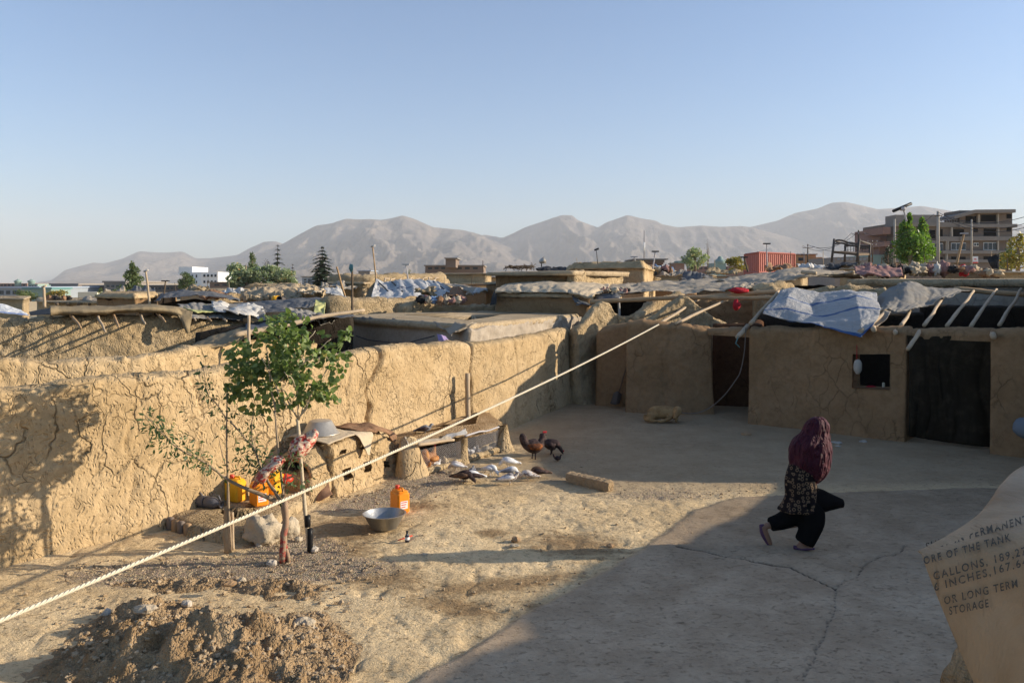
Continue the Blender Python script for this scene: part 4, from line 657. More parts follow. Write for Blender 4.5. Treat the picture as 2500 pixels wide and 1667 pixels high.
# ------------------------------------------------------------------ dirt mound and pebbles
mx = np.arange(-4.7, -1.35, .022); my = np.arange(5.9, 9.3, .022); MX, MY = np.meshgrid(mx, my)
pxm = 1250+MX/MY*F; pym = HZ+H/MY*F
def gb(cx, cy, sx_, sy_, rot=0):
    c, s = math.cos(rot), math.sin(rot); x = MX-cx; y = MY-cy; return np.exp(-((x*c+y*s)/sx_)**2-((-x*s+y*c)/sy_)**2)
def gp(px, py): g = G(px, py); return g.x, g.y
ring = lambda a, b, w, h, rot=0: h*gb(*gp(a, b), w[0], w[1], rot)
Z = ring(330, 1560, (.5, .45), .16)+ring(480, 1610, (.75, .3), .28, .15)+ring(380, 1500, (.45, .2), .17, .5)+ring(560, 1530, (.4, .25), .05)+ring(640, 1600, (.55, .4), .15)+ring(730, 1540, (.28, .4), .10)+ring(700, 1440, (.4, .25), .10, -.2)+ring(460, 1425, (.8, .16), .08)+ring(300, 1640, (.5, .25), .14)+ring(550, 1680, (.8, .4), .2)
Z -= ring(700, 1445, (.14, .08), .12)+ring(520, 1475, (.5, .22), .06)
pt = np.stack([MX, MY, MX*0], -1); body = np.clip(Z/.08, 0, 1)
n1 = fbm(pt*5, 4, 3); vor = ridged(pt*9, 3, 8, .6); Z = Z*(1+.5*n1)+body*(.05*fbm(pt*14, 4, 5, .65)+.045*(vor-.4)); Z = Z-.035
dm = tag(np_mesh('dirt_mound', np.stack([MX, MY, Z], -1).reshape(-1, 3), qgrid(len(my), len(mx)), M['clod']), 'mound of dug loose earth and clods in the bottom left foreground', 'dirt mound')
def mound_z(x, y): i = min(max(int((x+4.7)/.022), 0), len(mx)-1); j = min(max(int((y-5.9)/.022), 0), len(my)-1); return max(Z[j, i], 0.)
rs = np.random.RandomState(5); mb = MB(); ICO = [(0, 0, 1), (.89, 0, .45), (.28, .85, .45), (-.72, .53, .45), (-.72, -.53, .45), (.28, -.85, .45), (.72, .53, -.45), (-.28, .85, -.45), (-.89, 0, -.45), (-.28, -.85, -.45), (.72, -.53, -.45), (0, 0, -1)]
ICF = [(0, 1, 2), (0, 2, 3), (0, 3, 4), (0, 4, 5), (0, 5, 1), (1, 6, 2), (2, 7, 3), (3, 8, 4), (4, 9, 5), (5, 10, 1), (6, 7, 2), (7, 8, 3), (8, 9, 4), (9, 10, 5), (10, 6, 1), (11, 7, 6), (11, 8, 7), (11, 9, 8), (11, 10, 9), (11, 6, 10)]
def peb(x, y, z, r):
    s = rs.uniform(.6, 1.2, 3)*r; k = rs.normal(0, .16, (12, 3)); a = rs.rand()*6.28; c, n = math.cos(a), math.sin(a); V = [((q[0]+w[0])*s[0], (q[1]+w[1])*s[1], (q[2]+w[2])*s[2]*.75) for q, w in zip(ICO, k)]
    mb.add([(x+v[0]*c-v[1]*n, y+v[0]*n+v[1]*c, z+v[2]) for v in V], ICF)
for _ in range(5200):
    px_, py_ = rs.uniform(150, 860), rs.uniform(1395, 1690); g = G(px_, py_); zz = mound_z(g.x, g.y)
    if zz < .02 and rs.rand() < .8: continue
    r = .006+.026*rs.rand()**6; peb(g.x, g.y, zz+r*.2, r)
for (cx, cy, rx, ry, n_) in ((560, 1395, 420, 40, 1000), (1060, 1165, 150, 32, 500), (1660, 1160, 300, 60, 1300), (720, 1350, 150, 50, 500), (960, 1210, 180, 22, 350), (1250, 1370, 500, 150, 420), (300, 1480, 300, 90, 120), (1900, 1450, 500, 200, 260), (1800, 1080, 500, 60, 300)):
    for _ in range(n_): a = rs.rand()*6.28; q = math.sqrt(rs.rand()); g = G(cx+math.cos(a)*q*rx, cy+math.sin(a)*q*ry); r = .005+.018*rs.rand()**4; peb(g.x, g.y, max(mound_z(g.x, g.y) if -4.7 < g.x < -1.36 and 5.9 < g.y < 9.2 else 0, ground_z(g.x, g.y))+r*.2, r)
tag(mb.build('gravel', M['pebble'], None, False), 'small stones and gravel strewn on the courtyard ground', kind='stuff')
# ------------------------------------------------------------------ mud stove and poultry pens against the wall
oA, oB = G(812, 1215), G(963, 1156); ux = (oB-oA).normalized(); nb = Vector((-ux.y, ux.x, 0))
t = thing('mud_stove', (oA+oB)/2+nb*.4, 'two tier mud stove block with small square holes beside the long wall', 'mud stove')
sp = [(oA.x, oA.y, .84), (oA.x+ux.x*.6, oA.y+ux.y*.6, .84), (oA.x+ux.x*1.1, oA.y+ux.y*1.1, .78), (oB.x, oB.y, .64)]
def hz_(px0, px1, z0, z1): return (u_at(sp, px0), u_at(sp, px1), z0, z1)
mud_wall('front', [(p[0]+nb.x*.12, p[1]+nb.y*.12, p[2]) for p in sp], M['mud'], thick=.24, step=.022, amp=.06, topn=.08, flare=.14, sd=101, rt=.12, parent=t, nf=9, holes=[hz_(826, 844, .60, .73), hz_(878, 891, .55, .70), hz_(834, 852, .20, .37), hz_(884, 900, .20, .36), hz_(934, 947, .21, .33)])
cs = [oA+nb*.1, oB+nb*.1, oB+nb*.85, oA+nb*.95]
ringprism('firebox', [(p.x, p.y) for p in (oA+nb*.30+ux*.06, oB+nb*.3-ux*.03, oB+nb*.7, oA+nb*.8+ux*.06)], [(0, -.05), (0, .3), (0, .56)], M['shade_mud'], t, step=.1, amp=.01, sd=3)
ringprism('top', [(p.x, p.y) for p in cs], [(.1, .58), (-.02, .6), (-.05, .68), (.05, .76), (.3, .79)], M['mud'], t, step=.06, amp=.05, nf=4, sd=4, slope=lambda x, y: -.16*np.clip(((x-oA.x)*ux.x+(y-oA.y)*ux.y)/1.6, 0, 1)**2)
lf = [oA-ux*.02, oA+nb*.85-ux*.02, oA+nb*.85-ux*.42, oA-ux*.42+nb*.08]
ringprism('hearth', [(p.x, p.y) for p in lf], [(0, -.05), (0, .3), (.03, .4), (.12, .43), (.3, .43)], M['mud'], t, step=.05, amp=.03, nf=6, sd=6)
mb = MB(); cA = oA+nb*.42-ux*.05
for k in range(1): pass
a0 = oA-ux*.02+nb*.05; rows = []
for j, off_ in enumerate((-.0, .12, .26, .38)):
    rows.append([a0-ux*off_+nb*(.45-.45*math.cos(q))+Vector((0, 0, .38+(.46-.06*j)*math.sin(q))) for q in np.linspace(0.05, math.pi-.05, 9)])
sheet('arch', rows, M['mud'], t, nu=50, nv=20, amp=.03, fr=6, th=.07, sd=7)
ringprism('cavity', [(p.x, p.y) for p in (oA+nb*.12-ux*.03, oA+nb*.8-ux*.03, oA+nb*.8+ux*.03, oA+nb*.12+ux*.03)], [(0, .38), (0, .7)], M['shade_mud'], t, step=.08, amp=.01, sd=8)
def slab_pts(o, *a): return [o+Vector(q) for q in a]
topz = lambda p, z: Vector((p.x, p.y, z))
tag(sheet('sacking', [[topz(oA+ux*.55+nb*.75, .92), topz(oA+ux*.85+nb*.8, .9), topz(oA+ux*1.2+nb*.8, .85), topz(oA+ux*1.5+nb*.7, .78)], [topz(oA+ux*.62+nb*.4, .93), topz(oA+ux*.9+nb*.4, .93), topz(oA+ux*1.25+nb*.4, .88), topz(oA+ux*1.6+nb*.35, .78)], [topz(oA+ux*.75+nb*.1, .86), topz(oA+ux*1.0+nb*.05, .88), topz(oA+ux*1.3+nb*.02, .82), topz(oA+ux*1.66+nb*.02, .68)], [topz(oA+ux*.85+nb*.02, .84), topz(oA+ux*1.05-nb*.02, .82), topz(oA+ux*1.35-nb*.03, .74), topz(oA+ux*1.62-nb*.03, .56)]], M['cloth_brown'], nu=50, nv=34, amp=.05, fr=3, crease=.05, th=.02, rag=.04, sd=110), 'crumpled brown sacking thrown over the right end of the mud stove', 'cloth')
tag(sheet('cardboard_flap', [[topz(oA+ux*.5+nb*.5, .9), topz(oA+ux*1.0+nb*.5, .88)], [topz(oA+ux*.55+nb*.02, .87), topz(oA+ux*.98+nb*.0, .84)], [topz(oA+ux*.62-nb*.1, .7), topz(oA+ux*.85-nb*.08, .66)], [topz(oA+ux*.70-nb*.13, .53), topz(oA+ux*.76-nb*.12, .51)]], M['canvas_tan'], nu=24, nv=34, amp=.02, crease=.01, th=.01, sd=111), 'tan pointed flap of cloth hanging over the stove front', 'cloth')
tag(sheet('mat', [[topz(oA-ux*.12+nb*.8, .86), topz(oA+ux*.2+nb*.85, .9), topz(oA+ux*.6+nb*.8, .9)], [topz(oA-ux*.16+nb*.4, .9), topz(oA+ux*.2+nb*.4, .92), topz(oA+ux*.6+nb*.4, .9)], [topz(oA-ux*.10+nb*.0, .84), topz(oA+ux*.2-nb*.03, .88), topz(oA+ux*.52-nb*.02, .87)]], M['canvas_tan'], nu=30, nv=26, amp=.03, crease=.02, th=.015, sd=112), 'stiff tan mat lying under the upturned basin', 'mat')
def basin(label, at, r, h, flip, mat, tilt=0.):
    prof = [(.001, 0.), (r*.55, 0.), (r*.62, .01), (r*.97, h*.93), (r*1.04, h*.96), (r*1.05, h), (r*.99, h), (r*.955, h*.92), (r*.60, .022), (r*.5, .012), (.001, .012)]
    if flip: prof = [(a, h-b) for a, b in prof][::-1]
    o = MB().lathe((0, 0, 0), prof, 56).build('basin', mat, M=Matrix.Translation(at) @ Matrix.Rotation(tilt, 4, 'X'), angle=50); return tag(o, label, 'basin')
basin('aluminium basin turned upside down on top of the mud stove', topz(oA+ux*.22+nb*.42, .92), .285, .20, True, M['alum'])
bz = G(938, 1290); basin('wide open tin basin standing on the damp ground', topz(bz, .01), .28, .2, False, M['tin'], -.03)
rs1 = G(790, 1222); tag(sheet('rusty_sheet', [[P(752, 1148, 11.9), P(772, 1140, 11.9), P(790, 1156, 11.8), P(800, 1165, 11.75)], [P(758, 1180, 11.75), P(775, 1180, 11.7), P(792, 1190, 11.65), P(806, 1195, 11.65)], [P(765, 1218, 11.6), P(778, 1224, 11.5), P(795, 1216, 11.5), P(812, 1206, 11.55)]], M['rust'], nu=24, nv=24, amp=.01, crease=0, th=.008, sd=113), 'bent rusty metal sheet leaning on the lower left of the stove', 'metal sheet')
# poultry pens
f1, f2 = G(972, 1162), G(1228, 1100); r1 = [tuple(PZ(965, 13.3, 0))[:2], tuple(PZ(1080, 14.0, 0))[:2], tuple(PZ(1228, 15.2, 0))[:2], tuple(PZ(1188, 16.9, 0))[:2], tuple(PZ(940, 13.95, 0))[:2]]
t = thing('poultry_pen', (r1[0][0]*.5+r1[2][0]*.5, 14.6, 0), 'low mud roofed poultry pen with two dark netted openings at the wall foot', 'poultry pen')
ringprism('roof', r1, [(.2, .37), (-.03, .38), (-.07, .44), (.0, .49), (.2, .52), (.6, .56)], M['clod'], t, step=.05, amp=.05, nf=4, sd=120)
bk = [tuple(PZ(1020, 13.95, .45)), tuple(PZ(1130, 14.9, .45)), tuple(PZ(1200, 16., .45))]
mud_wall('back_wall', bk, M['shade_mud'], thick=.1, step=.1, amp=.01, topn=0, flare=0, sd=121, parent=t)
MB().loft([(PZ(1003, 13.12, -.03), .30, .27), (PZ(1001, 13.15, .12), .27, .24), (PZ(999, 13.2, .3), .21, .2), (PZ(997, 13.25, .5), .165, .16), (PZ(997, 13.28, .62), .13, .12), (PZ(997, 13.3, .64), .03, .03)], 30, fold=lambda k, a: .10*math.sin(a*3+k*4)+.05*math.sin(a*7+k*9)).build('pillar', M['mud'], t)
MB().loft([(PZ(1130, 14.1, -.03), .13, .12), (PZ(1128, 14.12, .2), .10, .10), (PZ(1128, 14.15, .46), .11, .1)], 20, fold=lambda k, a: .15*math.sin(a*3+k*5)).build('pillar', M['mud2'], t)
MB().loft([(PZ(1232, 15.1, -.03), .2, .2), (PZ(1228, 15.15, .2), .13, .15), (PZ(1225, 15.2, .5), .12, .13)], 20, fold=lambda k, a: .15*math.sin(a*3+k*5)).build('pillar', M['mud2'], t)
def curb(a, b, r, sd): mb = MB(); a, b = np.array(a), np.array(b); n = 16; p = a[None]+(b-a)[None]*np.linspace(0, 1, n)[:, None]; mb.tube(p, r*(1+.25*vnoise(np.column_stack([np.arange(n)*.7, np.zeros(n), np.zeros(n)+sd]), sd)), 9, noise=.03, sd=sd); return mb
curb(PZ(1035, 13.25, .03), PZ(1125, 14.05, .03), .06, 4).build('sill', M['mud2'], t); curb(PZ(1135, 14.15, .03), PZ(1225, 15.1, .03), .06, 5).build('sill', M['mud2'], t)
def netting(a, b, z0, z1, nx, par):
    mb = MB(); a, b = Vector(a), Vector(b); h = z1-z0; s = (b-a)/nx; k = max(1, int(h/s.length))
    for i in range(-k, nx+1):
        for sg in (1, -1):
            p0 = i if sg > 0 else i+k; u0_, u1_ = p0, p0+sg*k; za, zb = z0, z1
            if u0_ < 0: f = -u0_/(u1_-u0_); za = z0+h*f; u0_ = 0
            if u0_ > nx: f = (nx-u0_)/(u1_-u0_); za = z0+h*f; u0_ = nx
            if u1_ < 0: f = (0-(p0))/((p0+sg*k)-p0); zb = z0+h*f; u1_ = 0
            if u1_ > nx: f = (nx-p0)/(sg*k); zb = z0+h*f; u1_ = nx
            if abs(u1_-u0_) < .05 or not (z0-.01 <= za <= z1+.01 and z0-.01 <= zb <= z1+.01): continue
            q0, q1 = a+s*u0_, a+s*u1_; mb.tube([(q0.x, q0.y, za), (q1.x, q1.y, zb)], .0016, 3, False)
    return mb.build('netting', M['mast'], par)
netting(PZ(1022, 13.2, 0), PZ(1125, 14.0, 0), .04, .42, 26, t); netting(PZ(1136, 14.15, 0), PZ(1222, 15.1, 0), .04, .42, 28, t)
sheet('edge_strip', [[P(985, 1068, 13.2), P(1040, 1074, 13.5), P(1100, 1066, 13.9)], [P(990, 1084, 13.1), P(1040, 1082, 13.4), P(1095, 1076, 13.8)]], M['tarp_grey'], t, nu=40, nv=8, amp=.03, crease=.05, rag=.06, sd=122)
sheet('edge_strip', [[P(1078, 1062, 13.9), P(1110, 1054, 14.1), P(1140, 1044, 14.3)], [P(1080, 1072, 13.8), P(1110, 1064, 13.95), P(1138, 1056, 14.1)]], M['tarp_white'], t, nu=30, nv=8, amp=.03, crease=.05, rag=.06, sd=123)
pole('edge_stick', P(1136, 1064, 14.05), P(1218, 1042, 15.0), .018, .015, M['mast'], t, sd=5)
pole('edge_stick', P(1020, 1086, 13.1), P(1108, 1074, 13.8), .028, .024, M['wood_p'], t, sd=6)
for i, (x, y, r) in enumerate(((1190, 1105, .12), (1212, 1098, .15), (1228, 1092, .14), (1045, 1150, .11), (1020, 1156, .1))): g = G(x, y); MB().blob(tuple(g+Vector((0, .05, r*.4))), (r, r*.8, r*.6), 30+i, .4, 14, 10, 1.7).build('stone', M['stone'], t, False)
# mud brick beam
bA, bB = G(1388, 1176), G(1492, 1200); t = MB(); L = (bB-bA).length; d = (bB-bA).normalized(); n_ = Vector((-d.y, d.x, 0)); secs = []
for k in range(26):
    q = k/25; e = .02*math.sin(k*1.7)+.012*math.sin(k*3.1); s_ = 1 if 0 < k < 25 else .75; secs.append([bA+d*L*q+n_*(w*s_*(1+e*4))+Vector((0, 0, max(0, .085+h*s_*(1+e*3)))) for w, h in ((-.09, -.085), (-.105, 0), (-.09, .075), (0, .09), (.09, .075), (.105, 0), (.09, -.085))])
V_ = [p for s_ in secs for p in s_]; t.add(V_, qgrid(26, 7, cv=True).tolist()+[tuple(range(7)), tuple(25*7+i for i in range(6, -1, -1))])
o = t.build('mud_block', mud('beam_mud', (.30, .21, .12), (.38, .28, .17), lump=.012, crack=.4), smooth=True, angle=50); tag(o, 'long rounded mud block lying alone on the gravel', 'mud block')
# ------------------------------------------------------------------ jerry cans, bottle, ewers
def jerry(name_label, at, rz, mat, w=.27, d_=.19, h=.30, group=None, lay=False, lab=True):
    t = thing('jerry_can', at, name_label, 'jerry can', group); R = Matrix.Translation(at) @ Matrix.Rotation(rz, 4, 'Z') @ (Matrix.Rotation(math.radians(82), 4, 'Y') if lay else Matrix())
    mb = MB(); mb.box((0, 0, h/2), (w, d_, h), bev=.022); mb.box((0, 0, h+.008), (w*.86, d_*.8, .03), bev=.012); body = mb.build('body', mat, t, M=R, angle=35)
    mb = MB(); mb.tube([(-.02, 0, h+.015), (-.005, 0, h+.05), (w*.3, 0, h+.055), (w*.4, 0, h+.012)], .014, 8); mb.build('handle', mat, t, M=R)
    mb = MB(); mb.lathe((-w*.27, 0, h+.02), [(.001, .05), (.03, .05), (.033, .045), (.033, 0), (.04, 0), (.04, -.01)], 18); mb.build('cap', M['redp'] if not lay else mat, t, M=R, angle=40)
    if lab:
        mb = MB(); mb.quad((w*.5+.0025, -d_*.3, h*.25), (w*.5+.0025, d_*.3, h*.25), (w*.5+.0025, d_*.3, h*.62), (w*.5+.0025, -d_*.3, h*.62)); mb.build('sticker', M['white'], t, False, M=R)
        mb = MB()
        for k in range(3): z_ = h*(.32+k*.11); mb.quad((w*.5+.0045, -d_*.24, z_), (w*.5+.0045, d_*(.1+.06*k), z_), (w*.5+.0045, d_*(.1+.06*k), z_+h*.04), (w*.5+.0045, -d_*.24, z_+h*.04))
        mb.build('print', M['redp'], t, False, M=R)
    return t
jerry('bright orange jerry can standing alone in the sun behind the tin basin', G(976, 1249), -.95, M['orange'])
jerry('yellow jerry can at the left end of the row by the wall', topz(PZ(575, 11.1, 0), .15), -.5, M['yellow'], group='jerry cans behind the saplings', lab=False)
jerry('yellow jerry can tilted in the middle of the row by the wall', topz(PZ(632, 10.9, 0), .15), -.9, M['orange'], group='jerry cans behind the saplings')
jerry('yellow jerry can at the right end of the row by the wall', topz(PZ(668, 11.25, 0), .22), -.7, M['yellow'], group='jerry cans behind the saplings', lab=False)
mb = MB().blob(topz(PZ(700, 11.3, 0), .42), (.1, .09, .07), 5, .3); tag(mb.build('plastic_bag', M['redp']), 'small red and white plastic bag beside the right yellow jerry can', 'plastic bag')
bt = G(994, 1322); t = thing('bottle', bt, 'small dark bottle with a black cap standing right of the saplings', 'bottle')
MB().lathe(bt, [(.001, 0), (.027, 0), (.03, .01), (.03, .07), (.022, .09)], 18).build('body', plain('dark_liquid_bottle', (.02, .02, .035), .15, .1, spec=.6), t, angle=40); MB().lathe(bt, [(.0305, .03), (.0305, .065)], 18).build('label', M['white'], t); MB().lathe(bt, [(.022, .09), (.013, .1), (.013, .115), (.001, .115)], 14).build('neck', M['glass'], t); MB().lathe(bt, [(.015, .113), (.016, .14), (.001, .14)], 14).build('cap', M['blackp'], t)
tag(MB().tube([G(972, 1322)+Vector((0, .02, .015)), G(1006, 1312)+Vector((0, .02, .02))], .008, 7).build('red_stick', M['redp']), 'short red plastic stick lying behind the small dark bottle', 'stick')
def ewer(label, px, py, rz, z):
    g = G(px, py, z); t = thing('ewer', g, label, 'ewer', 'plastic ewers lying on the mud platform'); R = Matrix.Translation(g+Vector((0, 0, .075))) @ Matrix.Rotation(rz, 4, 'Z') @ Matrix.Rotation(math.radians(96), 4, 'Y')
    MB().lathe((0, 0, -.12), [(.001, 0), (.075, 0), (.08, .01), (.08, .13), (.07, .16), (.038, .2), (.035, .22), (.05, .25), (.045, .25), (.03, .22), (.03, .19)], 26).build('body', M['greyp'], t, M=R, angle=50)
    MB().tube([(.06, 0, -.06), (.12, 0, .02), (.13, 0, .09)], [.02, .014, .011], 10).build('spout', M['greyp'], t, M=R); MB().tube([(-.07, 0, -.07), (-.12, 0, -.02), (-.11, 0, .07), (-.045, 0, .11)], .009, 8).build('handle', M['greyp'], t, M=R)
ewer('dark grey plastic ewer lying with its mouth to the left', 488, 1236, 2.7, .15); ewer('dark grey plastic ewer lying with its mouth to the right', 522, 1240, -.25, .15)
# ------------------------------------------------------------------ birds
def fur(name, c1, c2, sc=14., rough=.8):
    t = NT(name); o = t.n('TexCoord', out=3); n = t.noise(o, sc, 4, .6); t.bump(t.noise(o, 60., 3), .004); return t.fin(t.mix(t.rng(n, .42, .58), c1, c2), rough, .15)
FM = dict(white=fur('white_feathers', (.62, .60, .58), (.74, .73, .71)), mott=fur('mottled_feathers', (.55, .52, .49), (.20, .15, .13), 26.), tan=fur('tan_feathers', (.50, .38, .28), (.60, .55, .50), 20.), dark=fur('dark_feathers', (.03, .02, .02), (.07, .045, .04)), grey=fur('grey_feathers', (.16, .16, .17), (.24, .24, .25)), brown=fur('brown_feathers', (.08, .05, .035), (.14, .08, .05)), orange=fur('orange_feathers', (.36, .15, .05), (.48, .25, .10)), rust=fur('rust_feathers', (.25, .08, .02), (.10, .04, .02)), chick=fur('pale_chick_down', (.5, .38, .22), (.6, .5, .34)))
LEG = plain('pink_legs', (.45, .20, .16), .6, .1)
def bird(name, label, cat, px, py, rz, s, bm, wm, pose='stand', group=None, z=0., D=None, kind='pigeon'):
    s = s*.86 if kind == 'pigeon' else s
    g = G(px, py, z) if D is None else topz(PZ(px, D, 0), z); t = thing(name, g, label, cat, group); R = Matrix.Translation(g) @ Matrix.Rotation(rz, 4, 'Z') @ Matrix.Scale(s, 4)
    if kind == 'pigeon':
        hd = [(.10, 0, .15), (.125, 0, .182), (.15, 0, .185), (.17, 0, .178)] if pose == 'stand' else [(.105, 0, .10), (.14, 0, .07), (.155, 0, .05), (.162, 0, .028)]
        up = 0. if pose != 'up' else .1
        p = [(-.2, 0, .085), (-.13, 0, .10), (-.08, 0, .108), (-.03, 0, .118), (.03, 0, .125), (.075, 0, .128)]+hd; r = [.012, .024, .034, .052, .06, .046, .028, .025, .014, .004]
    else:
        hd = [(.15, 0, .30), (.18, 0, .37), (.21, 0, .375), (.245, 0, .365)] if pose == 'stand' else [(.17, 0, .17), (.22, 0, .10), (.24, 0, .06), (.255, 0, .03)]
        p = [(-.20, 0, .42), (-.185, 0, .36), (-.14, 0, .26), (-.06, 0, .225), (.03, 0, .21), (.11, 0, .225)]+hd; r = [.03, .06, .065, .10, .115, .085, .045, .032, .02, .005]
    pp_ = catmull(np.array(p), 30); rr = catmull(np.array(r)[:, None], 30)[:, 0]; mb = MB().tube(pp_, np.maximum(rr, .003), 14)
    lh = .1 if kind == 'pigeon' else .16
    for sy in (-1, 1):
        lx = .01; lr = .004 if kind == 'pigeon' else .009
        mb.tube([(lx, sy*.022*(1 if kind == 'pigeon' else 2), lh), (lx+.005, sy*.022*(1 if kind == 'pigeon' else 2), lh*.5), (lx-.005, sy*.024*(1 if kind == 'pigeon' else 2), .004)], [lr*3, lr*1.2, lr], 7)
        for a_ in (-.6, 0, .6, 3.1): mb.tube([(lx-.005, sy*.024*(1 if kind == 'pigeon' else 2), .004), (lx-.005+math.cos(a_)*lr*6, sy*.024*(1 if kind == 'pigeon' else 2)+math.sin(a_)*lr*6, .003)], [lr, lr*.5], 5)
    mb.build('body', bm, t, M=R)
    for sy in (-1, 1):
        w = MB()
        if kind == 'pigeon': q = catmull(np.array([(.07, sy*.045, .13), (.02, sy*.062, .13), (-.05, sy*.052, .118), (-.12, sy*.02, .10), (-.17, sy*.012, .092)]), 16); w.tube(q, np.interp(np.linspace(0, 1, 16), [0, .3, .7, 1], [.014, .034, .026, .004]), 10, flat=1.)
        else: q = catmull(np.array([(.11, sy*.07, .23), (.03, sy*.115, .22), (-.07, sy*.10, .225), (-.14, sy*.05, .25)]), 16); w.tube(q, np.interp(np.linspace(0, 1, 16), [0, .3, .7, 1], [.02, .055, .045, .012]), 10)
        w.build('wing', wm, t, M=R)
    if kind != 'pigeon':
        h_ = Vector(hd[2]); c = MB()
        for k in range(4): c.blob(tuple(h_+Vector((-.03+.018*k, 0, .035))), (.011, .006, .02), k, .1, 6, 5)
        if s > .5: c.build('comb', M['cloth_red'], t, M=R)
    return t
pg = 'pigeons pecking on the shaded ground'
bird('pigeon', 'pale tan pigeon nearest the poultry pen opening', 'pigeon', 1115, 1150, 2.9, 1.15, FM['tan'], FM['white'], 'peck', pg)
bird('pigeon', 'dark brown pigeon with its tail raised, at the front left of the flock', 'pigeon', 1132, 1182, -.35, 1.5, FM['dark'], FM['brown'], 'peck', pg)
bird('pigeon', 'grey pigeon with black wings and pale belly beside the dark brown', 'pigeon', 1156, 1178, 3.3, 1.3, FM['white'], FM['dark'], 'peck', pg)
bird('pigeon', 'small grey pigeon seen from behind between the dark pair and the pen', 'pigeon', 1153, 1160, 1.4, .85, FM['grey'], FM['mott'], 'stand', pg)
bird('pigeon', 'pure white pigeon standing upright', 'pigeon', 1198, 1161, -.7, 1.25, FM['white'], FM['white'], 'peck', pg)
bird('pigeon', 'long white pigeon farthest back, head to the left', 'pigeon', 1242, 1143, 3.05, 1.3, FM['white'], FM['white'], 'peck', pg)
bird('pigeon', 'white and grey pigeon in the middle pecking to the right', 'pigeon', 1246, 1165, -.1, 1.2, FM['white'], FM['grey'], 'peck', pg)
bird('pigeon', 'white mottled pigeon standing in front with a sunlit shadow', 'pigeon', 1243, 1185, 0., 1.3, FM['mott'], FM['white'], 'stand', pg)
bird('pigeon', 'tan and white pigeon pecking to the left next to the dark one', 'pigeon', 1290, 1175, 3.0, 1.2, FM['tan'], FM['mott'], 'peck', pg)
bird('pigeon', 'dark brown pigeon at the right end of the flock', 'pigeon', 1316, 1168, 3.1, 1.3, FM['brown'], FM['dark'], 'peck', pg)
bird('pigeon', 'grey pigeon resting on the gravel roof of the poultry pen', 'pigeon', 1036, 1030, .2, 1.2, FM['grey'], FM['dark'], 'stand', 'pigeons', z=.52, D=14.0)
bird('rooster', 'big black and rust rooster standing beyond the pigeons', 'rooster', 1302, 1122, .5, 1.2, FM['dark'], FM['rust'], 'stand', None, kind='hen')
bird('hen', 'black hen with upright tail pecking beside the rooster', 'hen', 1345, 1110, -.3, .95, FM['dark'], FM['dark'], 'peck', None, kind='hen')
bird('chick', 'small black chick alone on the gravel right of the hen', 'chick', 1361, 1128, 0., .36, FM['dark'], FM['dark'], 'stand', None, kind='hen')
bird('hen', 'orange brown hen behind the wire netting of the left pen', 'hen', 1050, 1138, 1.2, .95, FM['orange'], FM['orange'], 'stand', None, kind='hen', D=13.55)
for i, (x, D_, w_, lb) in enumerate(((1066, 13.6, 'white', 'white chick beside the orange hen in the left pen'), (1086, 13.8, 'chick', 'pale yellow chick at the right of the left pen'), (1040, 13.42, 'orange', 'small orange chick in front of the orange hen'), (1150, 14.6, 'white', 'whitish chick in the dark right pen'), (1166, 14.7, 'grey', 'grey chick in the dark right pen'))): bird('chick', lb, 'chick', x, 0, .8+i, .42, FM[w_], FM[w_], 'stand', 'chicks inside the pens', kind='hen', D=D_)
# ------------------------------------------------------------------ sleeping dog
Dd = 18.15; t = thing('dog', PZ(1617, Dd, 0), 'sandy yellow dog lying curled asleep at the foot of the house wall', 'dog')
dq = lambda px, py, o=0.: P(px, py, Dd+o)
mb = MB(); A_ = lambda pts, r: mb.tube(catmull(np.array([tuple(p) for p in pts]), 24), catmull(np.array(r)[:, None], 24)[:, 0], 14)
A_([dq(1586, 1013), dq(1598, 1008), dq(1615, 1006), dq(1633, 1007), dq(1645, 1008), dq(1652, 1006)], [.12, .16, .155, .16, .13, .09]); A_([dq(1582, 1014, -.05), dq(1590, 1018, -.12), dq(1580, 1024, -.15), dq(1576, 1026, -.15)], [.10, .09, .05, .035]); A_([dq(1580, 1024, -.15), dq(1595, 1027, -.2), dq(1605, 1027, -.2)], [.04, .03, .028])
A_([dq(1640, 1014, -.1), dq(1632, 1022, -.18), dq(1620, 1027, -.22), dq(1608, 1029, -.25)], [.07, .05, .036, .03]); A_([dq(1648, 1014, -.1), dq(1652, 1022, -.18), dq(1650, 1029, -.25)], [.06, .045, .03]); A_([dq(1650, 1003, -.02), dq(1655, 1001, -.1), dq(1653, 1008, -.2), dq(1649, 1017, -.27), dq(1646, 1022, -.3)], [.09, .095, .085, .05, .035])
A_([dq(1576, 1012), dq(1573, 1020, -.05), dq(1578, 1028, -.12)], [.04, .03, .02]); mb.blob(tuple(dq(1662, 1003, -.1)), (.035, .03, .06), 3, .1); mb.blob(tuple(dq(1646, 999, -.12)), (.035, .03, .055), 4, .1)
remesh(mb.build('body', fur('sandy_dog_fur', (.36, .225, .10), (.26, .155, .065), 6.), t), .016, sm=3); mb = MB(); mb.blob(tuple(dq(1645.5, 1023.5, -.34)), (.016, .014, .012), 5, .1); mb.build('nose', M['blackp'], t)
mb = MB(); [mb.blob(tuple(dq(x, 1009, -.275)), (.012, .008, .006), 6, .1, 6, 5) for x in (1648, 1656)]; mb.build('eyes', M['blackp'], t); MB().tube([tuple(dq(1652, 1003, -.02)+Vector((.105*math.cos(a), .105*math.sin(a)*.6, .02*math.sin(a)))) for a in np.linspace(0, 6.28, 20)], .012, 6, False).build('collar', M['iron'], t)
